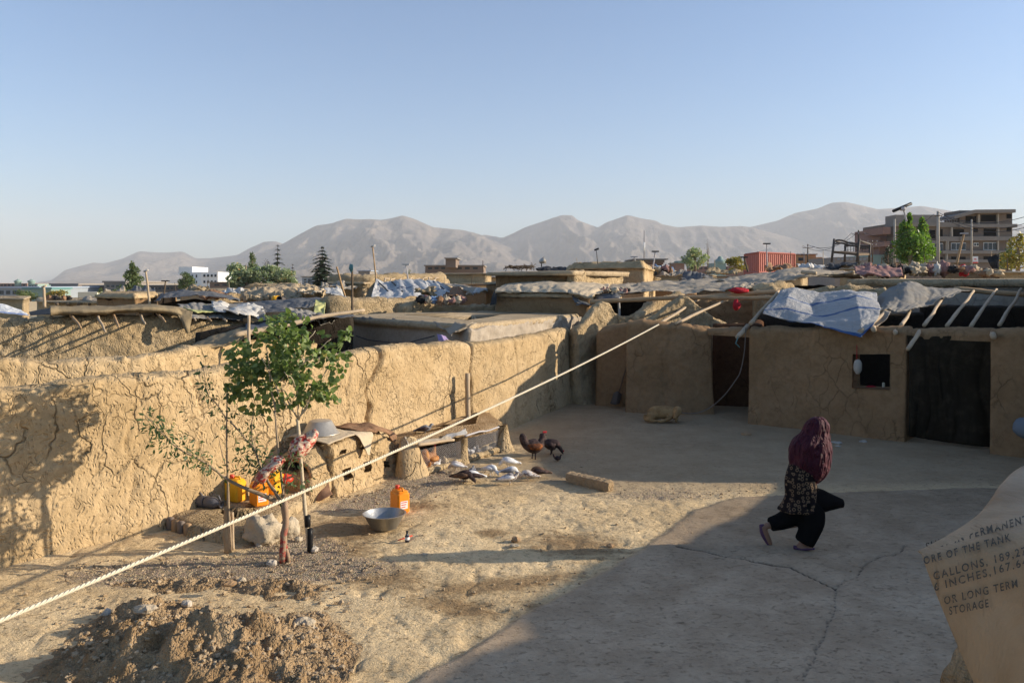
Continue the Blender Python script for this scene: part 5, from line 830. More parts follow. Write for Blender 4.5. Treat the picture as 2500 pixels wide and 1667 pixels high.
lp = [P(1821, 800, 18.1), P(1817, 860, 18.0), P(1808, 905, 17.9), P(1798, 925, 17.9), P(1768, 965, 18.0), P(1733, 995, 18.1), P(1700, 1008, 18.1), P(1670, 1008, 18.15), P(1660, 1003, 18.2)]
tag(twisted('dog_rope', catmull(np.array([tuple(p) for p in lp]), 260), .014, .09, M['twine'], 2, 5), 'knotted grubby tether rope hanging from the doorway beam to the dog', 'rope'); tag(pole('beam_end', P(1826, 795, 18.5), P(1800, 822, 17.7), .055, .05, M['wood_p'], sd=3), 'pale beam end with a turquoise string above the left doorway', 'beam'); tag(MB().tube([P(1802, 822, 17.7), P(1796, 838, 17.65), P(1806, 848, 17.65)], .012, 5).build('string', M['teal']), 'short turquoise string tied to the beam end', 'string')
sv = thing('shovel', PZ(1503, 20.3, 0), 'shovel leaning upside down against the dark left part of the house', 'shovel'); pole('handle', P(1534, 878, 20.35), P(1512, 955, 20.2), .018, .018, M['wood_d'], sv, sd=3); sheet('blade', [[P(1498, 960, 20.2), P(1508, 955, 20.15), P(1518, 962, 20.2)], [P(1490, 985, 20.1), P(1502, 988, 20.02), P(1513, 984, 20.1)]], M['iron'], sv, nu=10, nv=10, amp=0, th=.006)
mb = MB().blob(tuple(P(2508, 1045, 14.)), (.24, .2, .2), 3, .12, 24, 16, 1.2); tag(mb.build('water_drum', plain('pale_blue_plastic', (.16, .18, .2), .8, .1)), 'rounded pale grey bundle at the right edge of the frame by the house wall', 'bundle')
mb = MB(); [mb.blob(tuple(G(x, y)+Vector((0, .1, .06))), (r, r*.8, r*.4), i+60, .4) for i, (x, y, r) in enumerate(((2480, 1082, .2), (2450, 1100, .16)))]; tag(mb.build('rag_heap', M['blackp']), 'small heap of dark rags on the ground at the right wall foot', 'rags')
# ------------------------------------------------------------------ the woman
Dw = 9.5; wp_ = lambda px, py, o=0.: P(px, py, Dw+o); kx = Dw/F
t = thing('person', G(1962, 1339), 'woman in a dark red headscarf and black trousers striding to the right across the yard', 'person')
SK = plain('brown_skin', (.26, .14, .085), .55, .1, spec=.35)
mb = MB(); A_ = lambda pts, r, fl=1.: mb.tube(catmull(np.array([tuple(p) for p in pts]), 26), catmull(np.array(r)[:, None], 26)[:, 0], 16, flat=fl)
A_([wp_(1996, 1022), wp_(1998, 1034), wp_(2000, 1048), wp_(2002, 1062), wp_(1996, 1072)], [.06, .085, .088, .06, .05]); mb.blob(tuple(wp_(2021, 1046, -.01)), (.028, .02, .025), 1, .05); mb.blob(tuple(wp_(2016, 1057, 0)), (.03, .03, .03), 2, .05)
A_([wp_(1996, 1066), wp_(1988, 1085), wp_(1975, 1115), wp_(1962, 1160), wp_(1958, 1205), wp_(1962, 1235)], [.05, .13, .15, .13, .15, .13]); A_([wp_(1970, 1225, -.05), wp_(1985, 1262, -.06), wp_(1972, 1300, -.04), wp_(1958, 1326, -.03), wp_(1952, 1333, -.03)], [.10, .085, .06, .04, .04]); A_([wp_(1944, 1333, -.03), wp_(1955, 1336, -.04), wp_(1972, 1336, -.07), wp_(1986, 1337, -.1)], [.035, .042, .036, .02], .7)
A_([wp_(1955, 1225, .08), wp_(1945, 1266, .1), wp_(1915, 1278, .12), wp_(1876, 1282, .12), wp_(1868, 1284, .12)], [.10, .085, .06, .04, .038]); A_([wp_(1862, 1283, .12), wp_(1868, 1300, .12), wp_(1878, 1322, .12), wp_(1882, 1332, .12)], [.034, .04, .036, .02]); A_([wp_(1985, 1090, -.05), wp_(1990, 1130, -.08), wp_(2005, 1150, -.08), wp_(2006, 1135, -.06)], [.05, .045, .035, .03])
remesh(mb.build('body', SK, t), .014, sm=2)
def rowsil(rows, ry, fold, seg=80):
    s = []; nr = 44; A_r = catmull(np.array([list(r)+[q] for r, q in zip(rows, ry)], float), nr); rows = [tuple(r[:3]) for r in A_r]; ry = [max(.01, r[3]) for r in A_r]
    for k, (py, a, b) in enumerate(rows): c = wp_((a+b)/2, py); s.append((c, (b-a)/2*kx, ry[k]))
    return MB().loft(s, seg, True, fold)
def scarf_mat():
    t_ = NT('red_scarf'); a = t_.n('TexVoronoi', Vector=t_.scale(t_.pos, (1, 1, 1.6)), Scale=95.); c = t_.mix(t_.rng(a, .25, .5), (.11, .013, .022), (.04, .005, .012)); c = t_.mix(t_.rng(t_.noise(t_.pos, 6., 3), .4, .65), c, (.05, .007, .017)); t_.bump(t_.n('Math', {'operation': 'SINE'}, i0=t_.math('MULTIPLY', t_.noise(t_.scale(t_.pos, (1.6, 1.6, .5)), 5., 3), 30.)), .012); return t_.fin(c, .75, .25)
def tunic_mat():
    t_ = NT('patterned_tunic'); v = t_.n('TexVoronoi', {'feature': 'F1'}, Vector=t_.scale(t_.pos, (1, 1, 1)), Scale=19., Randomness=.5); rg = t_.math('ABSOLUTE', t_.math('SUBTRACT', v, .32)); c = t_.mix(t_.rng(rg, .06, .14, 1, 0), (.012, .008, .008), (.15, .10, .06)); return t_.fin(c, .85, .15)
fo = lambda k, a: (.05*math.sin(a*7+k*6)+.035*abs(math.sin(a*6.5-k*11))+.022*math.sin(a*17+k*21)+.02*math.sin(k*34+a*2))*min(1, k*2.2)
rowsil([(1017, 1994, 2003), (1019, 1984, 2010), (1025, 1975, 2017), (1035, 1967, 2023), (1046, 1962, 2024), (1058, 1955, 2022), (1070, 1943, 2023), (1082, 1933, 2024), (1100, 1929, 2024), (1119, 1927, 2024), (1135, 1932, 2021), (1150, 1944, 2017), (1165, 1958, 2009), (1178, 1974, 1997)], [.03, .06, .095, .115, .12, .125, .16, .20, .215, .21, .20, .17, .13, .06], fo).build('headscarf', scarf_mat(), t)
rowsil([(1105, 1938, 2000), (1130, 1929, 1995), (1150, 1922, 1991), (1167, 1918, 1990), (1190, 1918, 1993), (1210, 1918, 1998), (1228, 1912, 2003), (1244, 1904, 2006), (1250, 1915, 1995)], [.14, .16, .165, .17, .18, .18, .19, .19, .1], lambda k, a: (.05*math.sin(a*6+k*3)+.03*math.sin(a*11-k*5)+.015*math.sin(a*19+k*12))*(.4+k)).build('tunic', tunic_mat(), t)
mb = MB(); A_([wp_(1965, 1220, -.04), wp_(1980, 1245, -.05), wp_(1984, 1270, -.05), wp_(1976, 1296, -.04), wp_(1963, 1324, -.03)], [.14, .155, .145, .13, .12]); A_([wp_(1955, 1225, .06), wp_(1940, 1252, .1), wp_(1912, 1270, .12), wp_(1879, 1280, .12)], [.15, .135, .11, .085])
remesh(mb.build('trousers', plain('black_trousers', (.008, .008, .008), .95, .2, spec=.02), t), .02, sm=2)
mb = MB(); mb.tube(np.array([tuple(wp_(*q)) for q in ((1972, 1212), (1990, 1220), (2008, 1223, -.02), (2034, 1226, -.04), (2058, 1229, -.05))]), [.15, .155, .145, .095, .05], 24, noise=.012, sd=3, flat=1.).build('tunic_hem', plain('black_hem', (.009, .008, .008), .95, .2, spec=.02), t)
SHO = plain('dusty_purple_shoe', (.10, .05, .09), .7, .2); mb = MB(); A_([wp_(1938, 1335, -.03), wp_(1955, 1338, -.04), wp_(1972, 1338, -.07), wp_(1989, 1339, -.1)], [.036, .042, .040, .018], .6); mb.build('shoe', SHO, t); mb = MB(); A_([wp_(1859, 1280, .12), wp_(1864, 1300, .12), wp_(1876, 1322, .12), wp_(1883, 1335, .12)], [.03, .042, .038, .02], .7); mb.build('shoe', SHO, t)
# ------------------------------------------------------------------ canvas with stencilled letters in the lower right
def canvas_mat():
    t_ = NT('stencilled_canvas'); p = t_.pos; n = t_.noise(t_.scale(p, (1, 1, .45)), 2.6, 6, .6); c = t_.mix(t_.rng(n, .35, .7), (.46, .30, .165), (.34, .205, .10)); c = t_.mix(t_.rng(t_.noise(t_.scale(p, (2.5, 1, .5)), 4., 5, .65, .6), .60, .72, 0, .75), c, (.21, .115, .05)); c = t_.mix(t_.rng(t_.n('SeparateXYZ', out=2, Vector=p), 2.22, 2.5), c, (.54, .48, .40)); t_.bump(t_.math('ADD', t_.noise(t_.scale(p, (1.5, 1, .5)), 4., 5, .6, .8), t_.math('MULTIPLY', t_.noise(p, 200., 2), .05)), .05); return t_.fin(c, .75, .25)
cr_ = [[(2252, 1352, 3.32), (2300, 1322, 3.4), (2350, 1292, 3.5), (2395, 1258, 3.62), (2425, 1218, 3.85), (2455, 1178, 4.05), (2500, 1140, 4.3), (2600, 1100, 4.5), (2720, 1070, 4.7)],
       [(2251, 1356, 3.24), (2300, 1336, 3.28), (2352, 1314, 3.32), (2400, 1290, 3.36), (2440, 1262, 3.45), (2470, 1232, 3.6), (2512, 1205, 3.75), (2610, 1180, 3.9), (2730, 1160, 4.0)],
       [(2258, 1378, 3.2), (2306, 1362, 3.2), (2358, 1345, 3.2), (2408, 1326, 3.2), (2450, 1306, 3.22), (2484, 1292, 3.25), (2522, 1276, 3.3), (2620, 1262, 3.4), (2735, 1250, 3.4)],
       [(2282, 1440, 3.18), (2325, 1425, 3.16), (2375, 1412, 3.14), (2425, 1398, 3.12), (2468, 1388, 3.1), (2500, 1380, 3.1), (2535, 1370, 3.1), (2625, 1352, 3.1), (2740, 1340, 3.1)],
       [(2338, 1575, 3.16), (2365, 1560, 3.14), (2405, 1550, 3.1), (2448, 1540, 3.08), (2485, 1530, 3.06), (2512, 1522, 3.05), (2545, 1515, 3.05), (2630, 1500, 3.0), (2740, 1490, 3.0)],
       [(2400, 1712, 3.14), (2415, 1705, 3.1), (2450, 1700, 3.08), (2485, 1695, 3.05), (2515, 1690, 3.03), (2540, 1690, 3.02), (2570, 1680, 3.0), (2640, 1670, 2.98), (2745, 1660, 2.98)]]
rw = [[P(*q) for q in r] for r in cr_]; back = [p+Vector((.35, .3, -.2)) for p in rw[0]]; back2 = [p+Vector((.75, .4, -.9)) for p in rw[0]]
ct = thing('canvas_cover', P(2400, 1560, 3.2), 'tan stencilled canvas cover draped over a wall end in the lower right corner', 'canvas')
sheet('cover', [back2, back]+rw, canvas_mat(), ct, nu=90, nv=90, amp=.006, fr=3, crease=0, th=.006, sd=130)
A3 = catmull(np.array([[tuple(p) for p in r] for r in rw]), 60); A3 = np.swapaxes(catmull(np.swapaxes(A3, 0, 1), 90), 0, 1).reshape(-1, 3); SPX = np.column_stack([1250+A3[:, 0]/A3[:, 1]*F, HZ+(H-A3[:, 2])/A3[:, 1]*F]); SD = A3[:, 1]
def on_cover(px, py): d2 = (SPX[:, 0]-px)**2+(SPX[:, 1]-py)**2; k = np.argsort(d2)[:6]; w = 1/(d2[k]+2); return P(px, py, float((SD[k]*w).sum()/w.sum())-.02)
def ink_mat():
    t_ = NT('faded_stencil_ink'); n = t_.noise(t_.pos, 75., 4, .6); return t_.fin(t_.mix(t_.rng(n, .5, .68), (.10, .085, .065), (.30, .215, .14)), .9, .05)
INK = ink_mat()
def stencil(txt, x, y, ang, size, wid):
    cu = bpy.data.curves.new('lettering', 'FONT'); cu.body = txt; cu.size = 1; cu.space_character = 1.3; cu.offset = .018; cu.resolution_u = 3; o = bpy.data.objects.new('tmp', cu); C.objects.link(o); bpy.context.view_layer.update()
    me = bpy.data.meshes.new_from_object(o.evaluated_get(bpy.context.evaluated_depsgraph_get())); V = [v.co.copy() for v in me.vertices]; x0_ = min(v.x for v in V); sx = wid/(max(v.x for v in V)-x0_)/size; Fc = [tuple(p.vertices) for p in me.polygons]; bpy.data.objects.remove(o); ca, sa = math.cos(ang), math.sin(ang)
    edges = {}
    W_ = []
    for v in V: u_, w_ = (v.x-x0_)*size*sx, -v.y*size; W_.append(on_cover(x+u_*ca-w_*sa+w_*-.12, y+u_*sa+w_*ca))
    keep = []
    for f in Fc:
        cx_ = sum(V[i].y for i in f)/len(f); keep.append(f)
    mb = MB(); mb.add(W_, keep); return mb.build('lettering', INK, ct, False)
for txt, x, y, an, sz, wd in (('SULT IN PERMANENT', 2262, 1343, -.27, 27, 258), ('ORE OF THE TANK', 2256, 1377, -.266, 27, 220), ('GALLONS, 189,271', 2280, 1415, -.27, 28, 246), ('6 INCHES,167.64', 2282, 1442, -.272, 28, 236), ('OR LONG TERM', 2306, 1475, -.235, 28, 184), ('STORAGE', 2318, 1500, -.20, 28, 98)): stencil(txt, x, y, an, sz, wd)
wv_ = [tuple(PZ(px, D, z)) for px, D, z in ((2372, 3.5, 1.52), (2430, 3.55, 1.7), (2600, 3.75, 1.8), (2900, 4.2, 1.8))]
tag(mud_wall('mud_wall', wv_, M['clod'], thick=.36, step=.03, amp=.05, sd=131), 'straw mud wall end showing under the stencilled canvas at the bottom right', 'wall')
# ------------------------------------------------------------------ the settlement behind: roofs, walls, tarps
def mw(pts, label, mat='mud2', thick=.45, **k): return tag(mud_wall('mud_wall', [tuple(P(*q)) for q in pts], M[mat], thick=thick, step=k.pop('step', .09), amp=k.pop('amp', .07), **k), label, 'wall')
def house(cor, yt, label, over=.1, sd=0, group=None, wm='mud2', rm='roofmud', rise=.03, th=.08, z1=None, slope=None, amp=.085):
    """cor: (px, depth) corners; yt: photo row of the roof edge at the first corner"""
    z = z1 if z1 is not None else P(cor[0][0], yt, cor[0][1]).z; return mud_house(label, [C2(a, d) for a, d in cor], z, wm, rm, over, sd, rise, th, group=group, slope=slope, amp=amp, step=.16 if cor[0][1] < 40 else .35)
mw(((795, 728, 25), (812, 726, 24.2), (860, 727, 24.5), (930, 730, 25.2), (1012, 728, 26)), 'thick mud wall below the white tent, lit from the right', sd=201, thick=.7)
mw(((975, 745, 24.3), (1010, 732, 24.6), (1060, 738, 25), (1150, 745, 25.5), (1240, 742, 26)), 'low mud wall topped with a heap of rags behind the plastered house', sd=202)
# white tent with dark ribs
ten = thing('tent', PZ(1020, 32, 0), 'long white tent sheet with dark ribs lying over a low ridge', 'tent')
rows = []
for j, (k, dz_) in enumerate(((0, 0), (.35, .3), (.7, .65), (1, 1))):
    r = []
    for i in range(13):
        q = i/12; top = (918+q*150, 686, 33.5); bot = (905+q*235, 730+4*math.sin(i), 30.5); sag = -3*math.sin(i*math.pi)*0+(3 if i % 2 else -2)*math.sin(k*3.1)
        r.append(P(top[0]*(1-k)+bot[0]*k, top[1]*(1-dz_)+bot[1]*dz_+sag, top[2]*(1-k)+bot[2]*k))
    rows.append(r)
sheet('tent_sheet', rows, M['tent_rib'], ten, nu=130, nv=40, amp=.10, fr=1.4, crease=.12, cdir=(.7, .12), sd=203)
sheet('tent_side', [seg3((904, 700, 32.5), (918, 688, 33.3)), seg3((890, 732, 31), (915, 728, 31))], M['canvas_brown'], ten, nu=16, nv=20, amp=.08, sd=204)
for i in range(5): pole('rib', P(922+i*34, 687, 33.3), P(948+i*36, 712, 31.5), .03, .03, M['black'], ten, sd=i)
tag(sheet('tarp', [seg3((1080, 690, 33), (1110, 690, 33.5)), seg3((1110, 702, 31.5), (1150, 700, 32)), seg3((1140, 714, 30.5), (1185, 712, 31))], M['tarp_grey'], nu=24, nv=30, amp=.05, crease=.1, sd=205), 'grey striped cloth stretched down from the right end of the white tent', 'tarp')
tag(sheet('tarp', [seg3((792, 704, 30), (815, 704, 30.4), (832, 706, 30.6)), seg3((800, 714, 28.5), (825, 716, 28.6), (845, 722, 28.6)), seg3((815, 722, 27.6), (838, 724, 27.6), (862, 728, 27.6))], M['tarp_white'], nu=40, nv=26, amp=.06, crease=.12, rag=.1, sd=206), 'small crumpled white plastic sheet left of the white tent', 'tarp')
def rag_heap(px0, px1, py, D, label, n, sd, hh=.25, mats=('cloth_brown', 'cloth_pink', 'canvas_tan', 'tarp_black', 'tarp_grey', 'cloth_blue')):
    rs_ = np.random.RandomState(sd); t = thing('rag_heap', P((px0+px1)/2, py, D), label, 'rags')
    n = n*2; hh = min(hh*.5, .24)
    for k in range(n):
        x = px0+(px1-px0)*(k+.5)/n+rs_.uniform(-4, 4); c = P(x, py-rs_.uniform(0, 4), D+rs_.uniform(-.6, .6)); w = (px1-px0)/n*D/F*rs_.uniform(1., 2.2)
        MB().blob(tuple(c), (w, w*rs_.uniform(.5, .9), hh*rs_.uniform(.35, .9)), sd+k, .9, 22, 14, 2.6).build('rag', M[mats[rs_.randint(len(mats))]], t)
    return t
rag_heap(1026, 1130, 735, 24.7, 'heap of brown rags and straw on the low wall behind the plastered house', 9, 5, .3)
# far mud wall with stick roof
mw(((815, 672, 44), (850, 668, 43), (895, 671, 43), (960, 666, 44), (1072, 667, 46), (1078, 680, 47)), 'far mud wall standing above the white tent, with roof sticks before it', sd=207, thick=.9, step=.14, amp=.12)
for i in range(9): tag(pole('roof_stick', P(938+i*15, 686, 36), P(950+i*15, 679, 41), .04, .035, M['wood_p'], sd=i), ['first', 'second', 'third', 'fourth', 'fifth', 'sixth', 'seventh', 'eighth', 'last'][i]+' thin stick from the left in the skeleton roof above the white tent', 'stick', 'skeleton roof sticks above the white tent')
house(((793, 40), (890, 38), (905, 46), (800, 48)), 690, 'dark low mud hut left of the far mud wall', sd=208)
house(((1036, 62), (1190, 60), (1200, 75), (1040, 78)), 668, 'wide plain mud house in front of the brown school-like building', sd=209)
# brown plaster house in the middle and its neighbours
house(((1207, 27.5), (1396, 26.5), (1518, 31.5), (1330, 34.5)), 664, 'tall mud house with an overhanging straw edged roof in the middle distance', over=.4, sd=210, th=.14, wm='mud3', slope=lambda x, y: .012*(x-1))
mw(((1396, 664, 26.35), (1450, 664, 28.4), (1512, 664, 30.9)), 'straw covered end wall of the tall middle mud house', sd=211, thick=.3, step=.08, amp=.1)
house(((1395, 36), (1575, 34), (1600, 44), (1380, 46)), 654, 'broad sunlit mud house with an uneven parapet behind the tall one', sd=212, over=.05, rise=.25, wm='mud', rm='mud', amp=.09)
house(((1187, 31), (1215, 30), (1225, 33), (1190, 34)), 690, 'small shed with a blue tarp left of the tall middle mud house', sd=213, wm='mud3')
fh = house(((1209, 24.2), (1440, 22.8), (1475, 26.5), (1230, 28)), 716, 'low brown mud house with a canvas covered roof before the tall one', sd=214, over=.02, wm='mud3', th=.12)
tag(sheet('canvas_roof', [seg3((1235, 692, 27.5), (1300, 686, 27.4), (1400, 688, 27.), (1490, 694, 26.5)), seg3((1212, 706, 24.8), (1300, 697, 24.6), (1395, 694, 24.3), (1480, 708, 24.2)), seg3((1209, 711, 24.), (1300, 712, 23.6), (1388, 713, 23.), (1450, 722, 22.8)), seg3((1210, 712, 24.05), (1300, 713, 23.65), (1390, 716, 23.05), (1448, 732, 22.7))], M['canvas_tan'], nu=90, nv=40, amp=.05, crease=.05, sd=215), 'tan canvas laid over the roof of the low brown mud house', 'canvas')
tag(sheet('tarp', [seg3((1205, 712, 24.3), (1213, 710, 24.)), seg3((1196, 745, 24.), (1212, 742, 23.8))], M['tarp_black'], nu=10, nv=16, amp=.03, sd=216), 'black sheet hanging at the left edge of the low brown mud house', 'tarp')
rag_heap(1445, 1535, 712, 24., 'line of stones and rags weighing down the edge of the tan canvas', 11, 9, .22, ('canvas_tan', 'tarp_black', 'cloth_brown', 'tarp_grey', 'cloth_pink'))
tag(sheet('tarp', [seg3((1395, 722, 23.2), (1440, 716, 23.8), (1500, 716, 24.4)), seg3((1400, 738, 22.7), (1450, 734, 22.9), (1520, 724, 23.2)), seg3((1410, 742, 22.5), (1450, 742, 22.6), (1510, 730, 22.8))], M['tarp_dgrey'], nu=40, nv=20, amp=.07, crease=.12, rag=.15, sd=217), 'frayed slate coloured sheet end by the cross beam', 'tarp')
tag(pole('cross_beam', P(1440, 738, 22.6), P(1905, 712, 21.6), .07, .055, M['wood'], sd=40, n=34, wob=.006), 'long upper cross beam running right across the open yard roof', 'beam')
tag(pole('cross_beam', P(1655, 725, 22.), P(1905, 727, 21.2), .06, .055, M['wood'], sd=41, n=26, wob=.008), 'shorter reddish lower cross beam above the mud gable', 'beam')
tag(pole('wooden_pole', P(1510, 725, 22.8), P(1512, 775, 22.8), .035, .035, M['tarp_white'], sd=42), 'upright white post under the cross beam', 'post')
dk = [tuple(PZ(x, d, z)) for x, d, z in ((1475, 25.2, 2.7), (1620, 25, 2.75), (1700, 24.8, 2.7))]; tag(mud_wall('mud_wall', dk, M['shade_mud'], thick=.3, step=.15, sd=218), 'dark shade-painted wall deep under the cross beam', 'wall')
mw(((1690, 730, 23.6), (1780, 728, 23.5), (1900, 730, 23.2)), 'shaded mud back wall behind the lower cross beam', 'mud3', sd=219)
mw(((1540, 775, 21.9), (1600, 728, 22.6), (1650, 715, 23.2), (1662, 712, 23.4)), 'slanting mud ramp under the upper cross beam', sd=220, thick=.4)
tag(MB().blob(P(1798, 744, 21.4), (.10, .09, .14), 9, .6, 16, 12, 2.4).build('red_bag', M['cloth_red']), 'dark red bag hanging from the cross beams', 'bag'); tag(MB().blob(P(1803, 709, 21.8), (.25, .2, .08), 12, .5, 18, 10, 2.2).build('red_cloth', M['cloth_red']), 'red cloth lying on the upper cross beam', 'cloth')
# big rag tarps across the middle right
tag(sheet('tarp', [seg3((1490, 700, 29), (1600, 692, 30), (1700, 686, 31), (1800, 680, 31.5), (1870, 672, 32)), seg3((1480, 712, 25.5), (1600, 702, 26), (1700, 697, 26), (1800, 692, 26), (1850, 690, 26)), seg3((1490, 722, 23.3), (1600, 713, 23.4), (1700, 711, 23.4), (1790, 706, 23.2), (1830, 704, 23.2))], M['tarp_grey'], nu=150, nv=60, amp=.10, fr=1.2, crease=.12, cdir=(.35, .8), rag=.1, sd=221), 'wide wrinkled dusty grey cloth roof in the middle right', 'tarp')
tag(sheet('tarp', [seg3((1745, 684, 29), (1850, 668, 30), (1960, 655, 31), (2040, 662, 31), (2100, 668, 30)), seg3((1790, 694, 26), (1860, 678, 26.5), (1950, 665, 27), (2040, 672, 27), (2110, 680, 27)), seg3((1815, 700, 24.6), (1870, 690, 24.6), (1930, 680, 24.8), (2000, 671, 25), (2090, 668, 25.4)), seg3((1820, 704, 24.4), (1880, 694, 24.4), (1935, 684, 24.6), (2000, 674, 24.8), (2080, 670, 25.3))], M['tarp_grey'], nu=130, nv=60, amp=.09, fr=1.2, crease=.10, cdir=(.5, .7), rag=.08, sd=222), 'light grey tarp peaked over the dark shelter right of the middle', 'tarp')
tag(mud_wall('mud_wall', [tuple(PZ(x, d, z)) for x, d, z in ((1900, 27.6, 3.1), (2000, 27.4, 3.2), (2130, 27, 3.1))], M['shade_mud'], thick=.3, step=.15, sd=223), 'black shade-painted inside wall of the peaked tarp shelter', 'wall')
mw(((1830, 708, 24.), (1868, 690, 24.), (1905, 684, 24.2), (1925, 692, 24.4)), 'sloping mud side wall left of the dark shelter', sd=224, mat='mud')
for i, (a, b) in enumerate((((1958, 664, 25), (1992, 667, 24.4)), ((2066, 669, 25.2), (2083, 664, 24.6)))): tag(pole('beam_end', P(*a), P(*b), .06, .055, M['wood_p'], sd=i+50), ['pale beam end at the left', 'pale beam end at the right'][i]+' under the peaked grey tarp', 'beam')
mw(((1840, 708, 22.6), (1900, 706, 22.5), (1960, 707, 22.3), (2040, 703, 22.), (2080, 697, 21.8), (2160, 700, 21.6)), 'knobbly mud parapet running behind the blue striped tarp', sd=225, thick=.5, amp=.12, topn=.05)
house(((2075, 23.5), (2640, 20.8), (2800, 30), (2130, 32)), 683, 'large pale mud house with a wide flat roof at the right', sd=226, over=.08, wm='plaster', rm='roofmud', th=.2)
rag_heap(2095, 2240, 662, 27, 'heap of old clothes on the left of the large flat roof', 11, 21, .55); rag_heap(2230, 2380, 660, 27.5, 'heap of dark quilts and red cloth in the middle of the large flat roof', 9, 27, .6, ('cloth_pink', 'tarp_black', 'canvas_tan', 'cloth_red', 'cloth_brown', 'tarp_white')); rag_heap(2380, 2440, 668, 27, 'low pile of sticks and sacking at the right of the large flat roof', 4, 31, .35, ('canvas_tan', 'cloth_brown'))
tag(sheet('draped_cloth', [seg3((2085, 652, 26), (2140, 655, 26), (2200, 655, 26)), seg3((2090, 668, 25.5), (2150, 672, 25.3), (2205, 670, 25.3))], M['cloth_pink'], nu=40, nv=20, amp=.12, crease=.1, th=.04, sd=228), 'dusky pink blanket spread along the roof edge below the old clothes', 'blanket')
tag(sheet('black_chador', [seg3((2412, 633, 27.2), (2425, 626, 27), (2439, 621, 27)), seg3((2414, 642, 27), (2428, 640, 26.9), (2438, 636, 26.9)), seg3((2425, 655, 27), (2430, 656, 26.9), (2436, 657, 26.9))], M['tarp_black'], nu=20, nv=24, amp=.05, th=.05, sd=229), 'black sheet standing up on a pole at the right of the large flat roof', 'cloth')
# left side roofs behind the rough wall
house(((236, 25.5), (330, 24), (378, 26), (385, 30), (250, 31)), 722, 'broken dark mud house rising behind the rolled canvas', sd=230, wm='mud3', rise=.1, over=0, rm='mud', amp=.12)
tag(sheet('tarp', [seg3((395, 716, 27), (440, 710, 27.5), (500, 710, 28), (560, 722, 28)), seg3((385, 728, 25), (430, 718, 25.2), (500, 718, 25.5), (585, 732, 25.5)), seg3((375, 738, 23.8), (420, 726, 24), (500, 722, 24.2), (580, 735, 24.2))], M['tarp_dgrey'], nu=70, nv=30, amp=.06, crease=.06, sd=231), 'slate grey sheet roof over the dark opening behind the torn tarps', 'tarp')
tag(mud_wall('mud_wall', [tuple(PZ(x, d, z)) for x, d, z in ((380, 26, 2.6), (480, 26, 2.75), (590, 26, 2.6))], M['shade_mud'], thick=.3, step=.15, sd=232), 'dark shade-painted wall under the slate grey sheet roof', 'wall')
tag(sheet('tarp', [seg3((560, 738, 25), (640, 735, 25.5), (720, 730, 26), (790, 726, 26.5)), seg3((590, 748, 23.2), (660, 746, 23.4), (730, 740, 23.8), (775, 736, 24)), seg3((620, 762, 21.8), (680, 762, 22), (720, 755, 22.4), (760, 748, 22.8))], M['tarp_dgrey'], nu=80, nv=40, amp=.05, crease=.05, sd=233), 'broad slate tarp sloping beside the plastered house', 'tarp')
tag(sheet('hanging_net', [seg3((770, 732, 24), (795, 732, 24)), seg3((765, 770, 22.5), (792, 770, 22.5))], M['olive'], nu=16, nv=20, amp=.08, crease=.1, sd=234), 'dark green curtain hanging at the edge of the slate tarp', 'cloth')
tag(sheet('tarp', [seg3((-60, 735, 20.), (0, 740, 20.), (45, 755, 20)), seg3((-60, 760, 19.), (20, 766, 19.), (72, 770, 19.))], M['tarp_blue2'], nu=40, nv=24, amp=.04, crease=.03, sd=235), 'white sheet with a blue edge at the far left end of the rough wall', 'tarp')
tag(sheet('tarp', [seg3((70, 760, 21.5), (128, 748, 21.5)), seg3((75, 772, 19.5), (130, 768, 19.5))], M['tarp_black'], nu=24, nv=14, amp=.05, sd=236), 'black sheet between the white sheet and the rolled canvas', 'tarp')
house(((95, 42), (240, 40), (250, 50), (90, 52)), 735, 'long low mud house with beam ends behind the rolled canvas', sd=237)
for i in range(5): tag(pole('beam_end', P(140+i*26, 741+(i % 2)*3, 41.5), P(140+i*26, 743, 40.2), .09, .08, M['wood_d'], sd=i+60, n=5), ['first', 'second', 'third', 'fourth', 'last'][i]+' dark beam end from the left in the long low mud house wall', 'beam', 'beam ends in the long low house wall')
rag_heap(112, 172, 731, 43, 'pile of dark rolled bundles on the long low mud house', 8, 41, .5, ('tarp_black', 'cloth_brown', 'canvas_brown')); tag(sheet('tarp', [seg3((195, 733, 44), (215, 723, 44), (240, 727, 44)), seg3((200, 740, 42), (222, 734, 42), (248, 740, 42))], M['tarp_grey'], nu=24, nv=16, amp=.1, crease=.1, sd=238), 'small grey tarp mound on the roof at the right of the dark bundles', 'tarp')
mw(((520, 712, 40), (600, 706, 41), (640, 700, 42), (760, 697, 42), (830, 700, 43)), 'low rubble wall of mud before the pale trees', sd=239, thick=.8, step=.14, amp=.15)
mw(((600, 698, 60), (610, 692, 60), (735, 691, 60), (738, 700, 60)), 'straight mud wall at the foot of the silver trees', sd=240, thick=.8, step=.2, amp=.1)
tag(sheet('tarp', [seg3((600, 718, 36), (660, 710, 37), (730, 706, 38), (800, 712, 38)), seg3((590, 728, 32), (660, 722, 32), (730, 720, 32), (790, 724, 32)), seg3((600, 738, 29.5), (660, 736, 29.5), (730, 732, 29.5), (780, 732, 29.5))], M['roofmud'], nu=90, nv=40, amp=.2, fr=1.2, crease=.15, rag=.2, sd=241, th=.2), 'lumpy earth covered roof between the slate tarps and the rubble wall', 'mud roof')
tag(MB().lathe((0, 0, 0), [(.08, .0), (.11, .0), (.11, .5), (.08, .5), (.08, .0)], 20).build('pipe', M['iron'], M=Matrix.Translation(P(692, 733, 28.)) @ Matrix.Rotation(1.45, 4, 'X')), 'dark round pipe mouth lying on the lumpy earth roof', 'pipe')
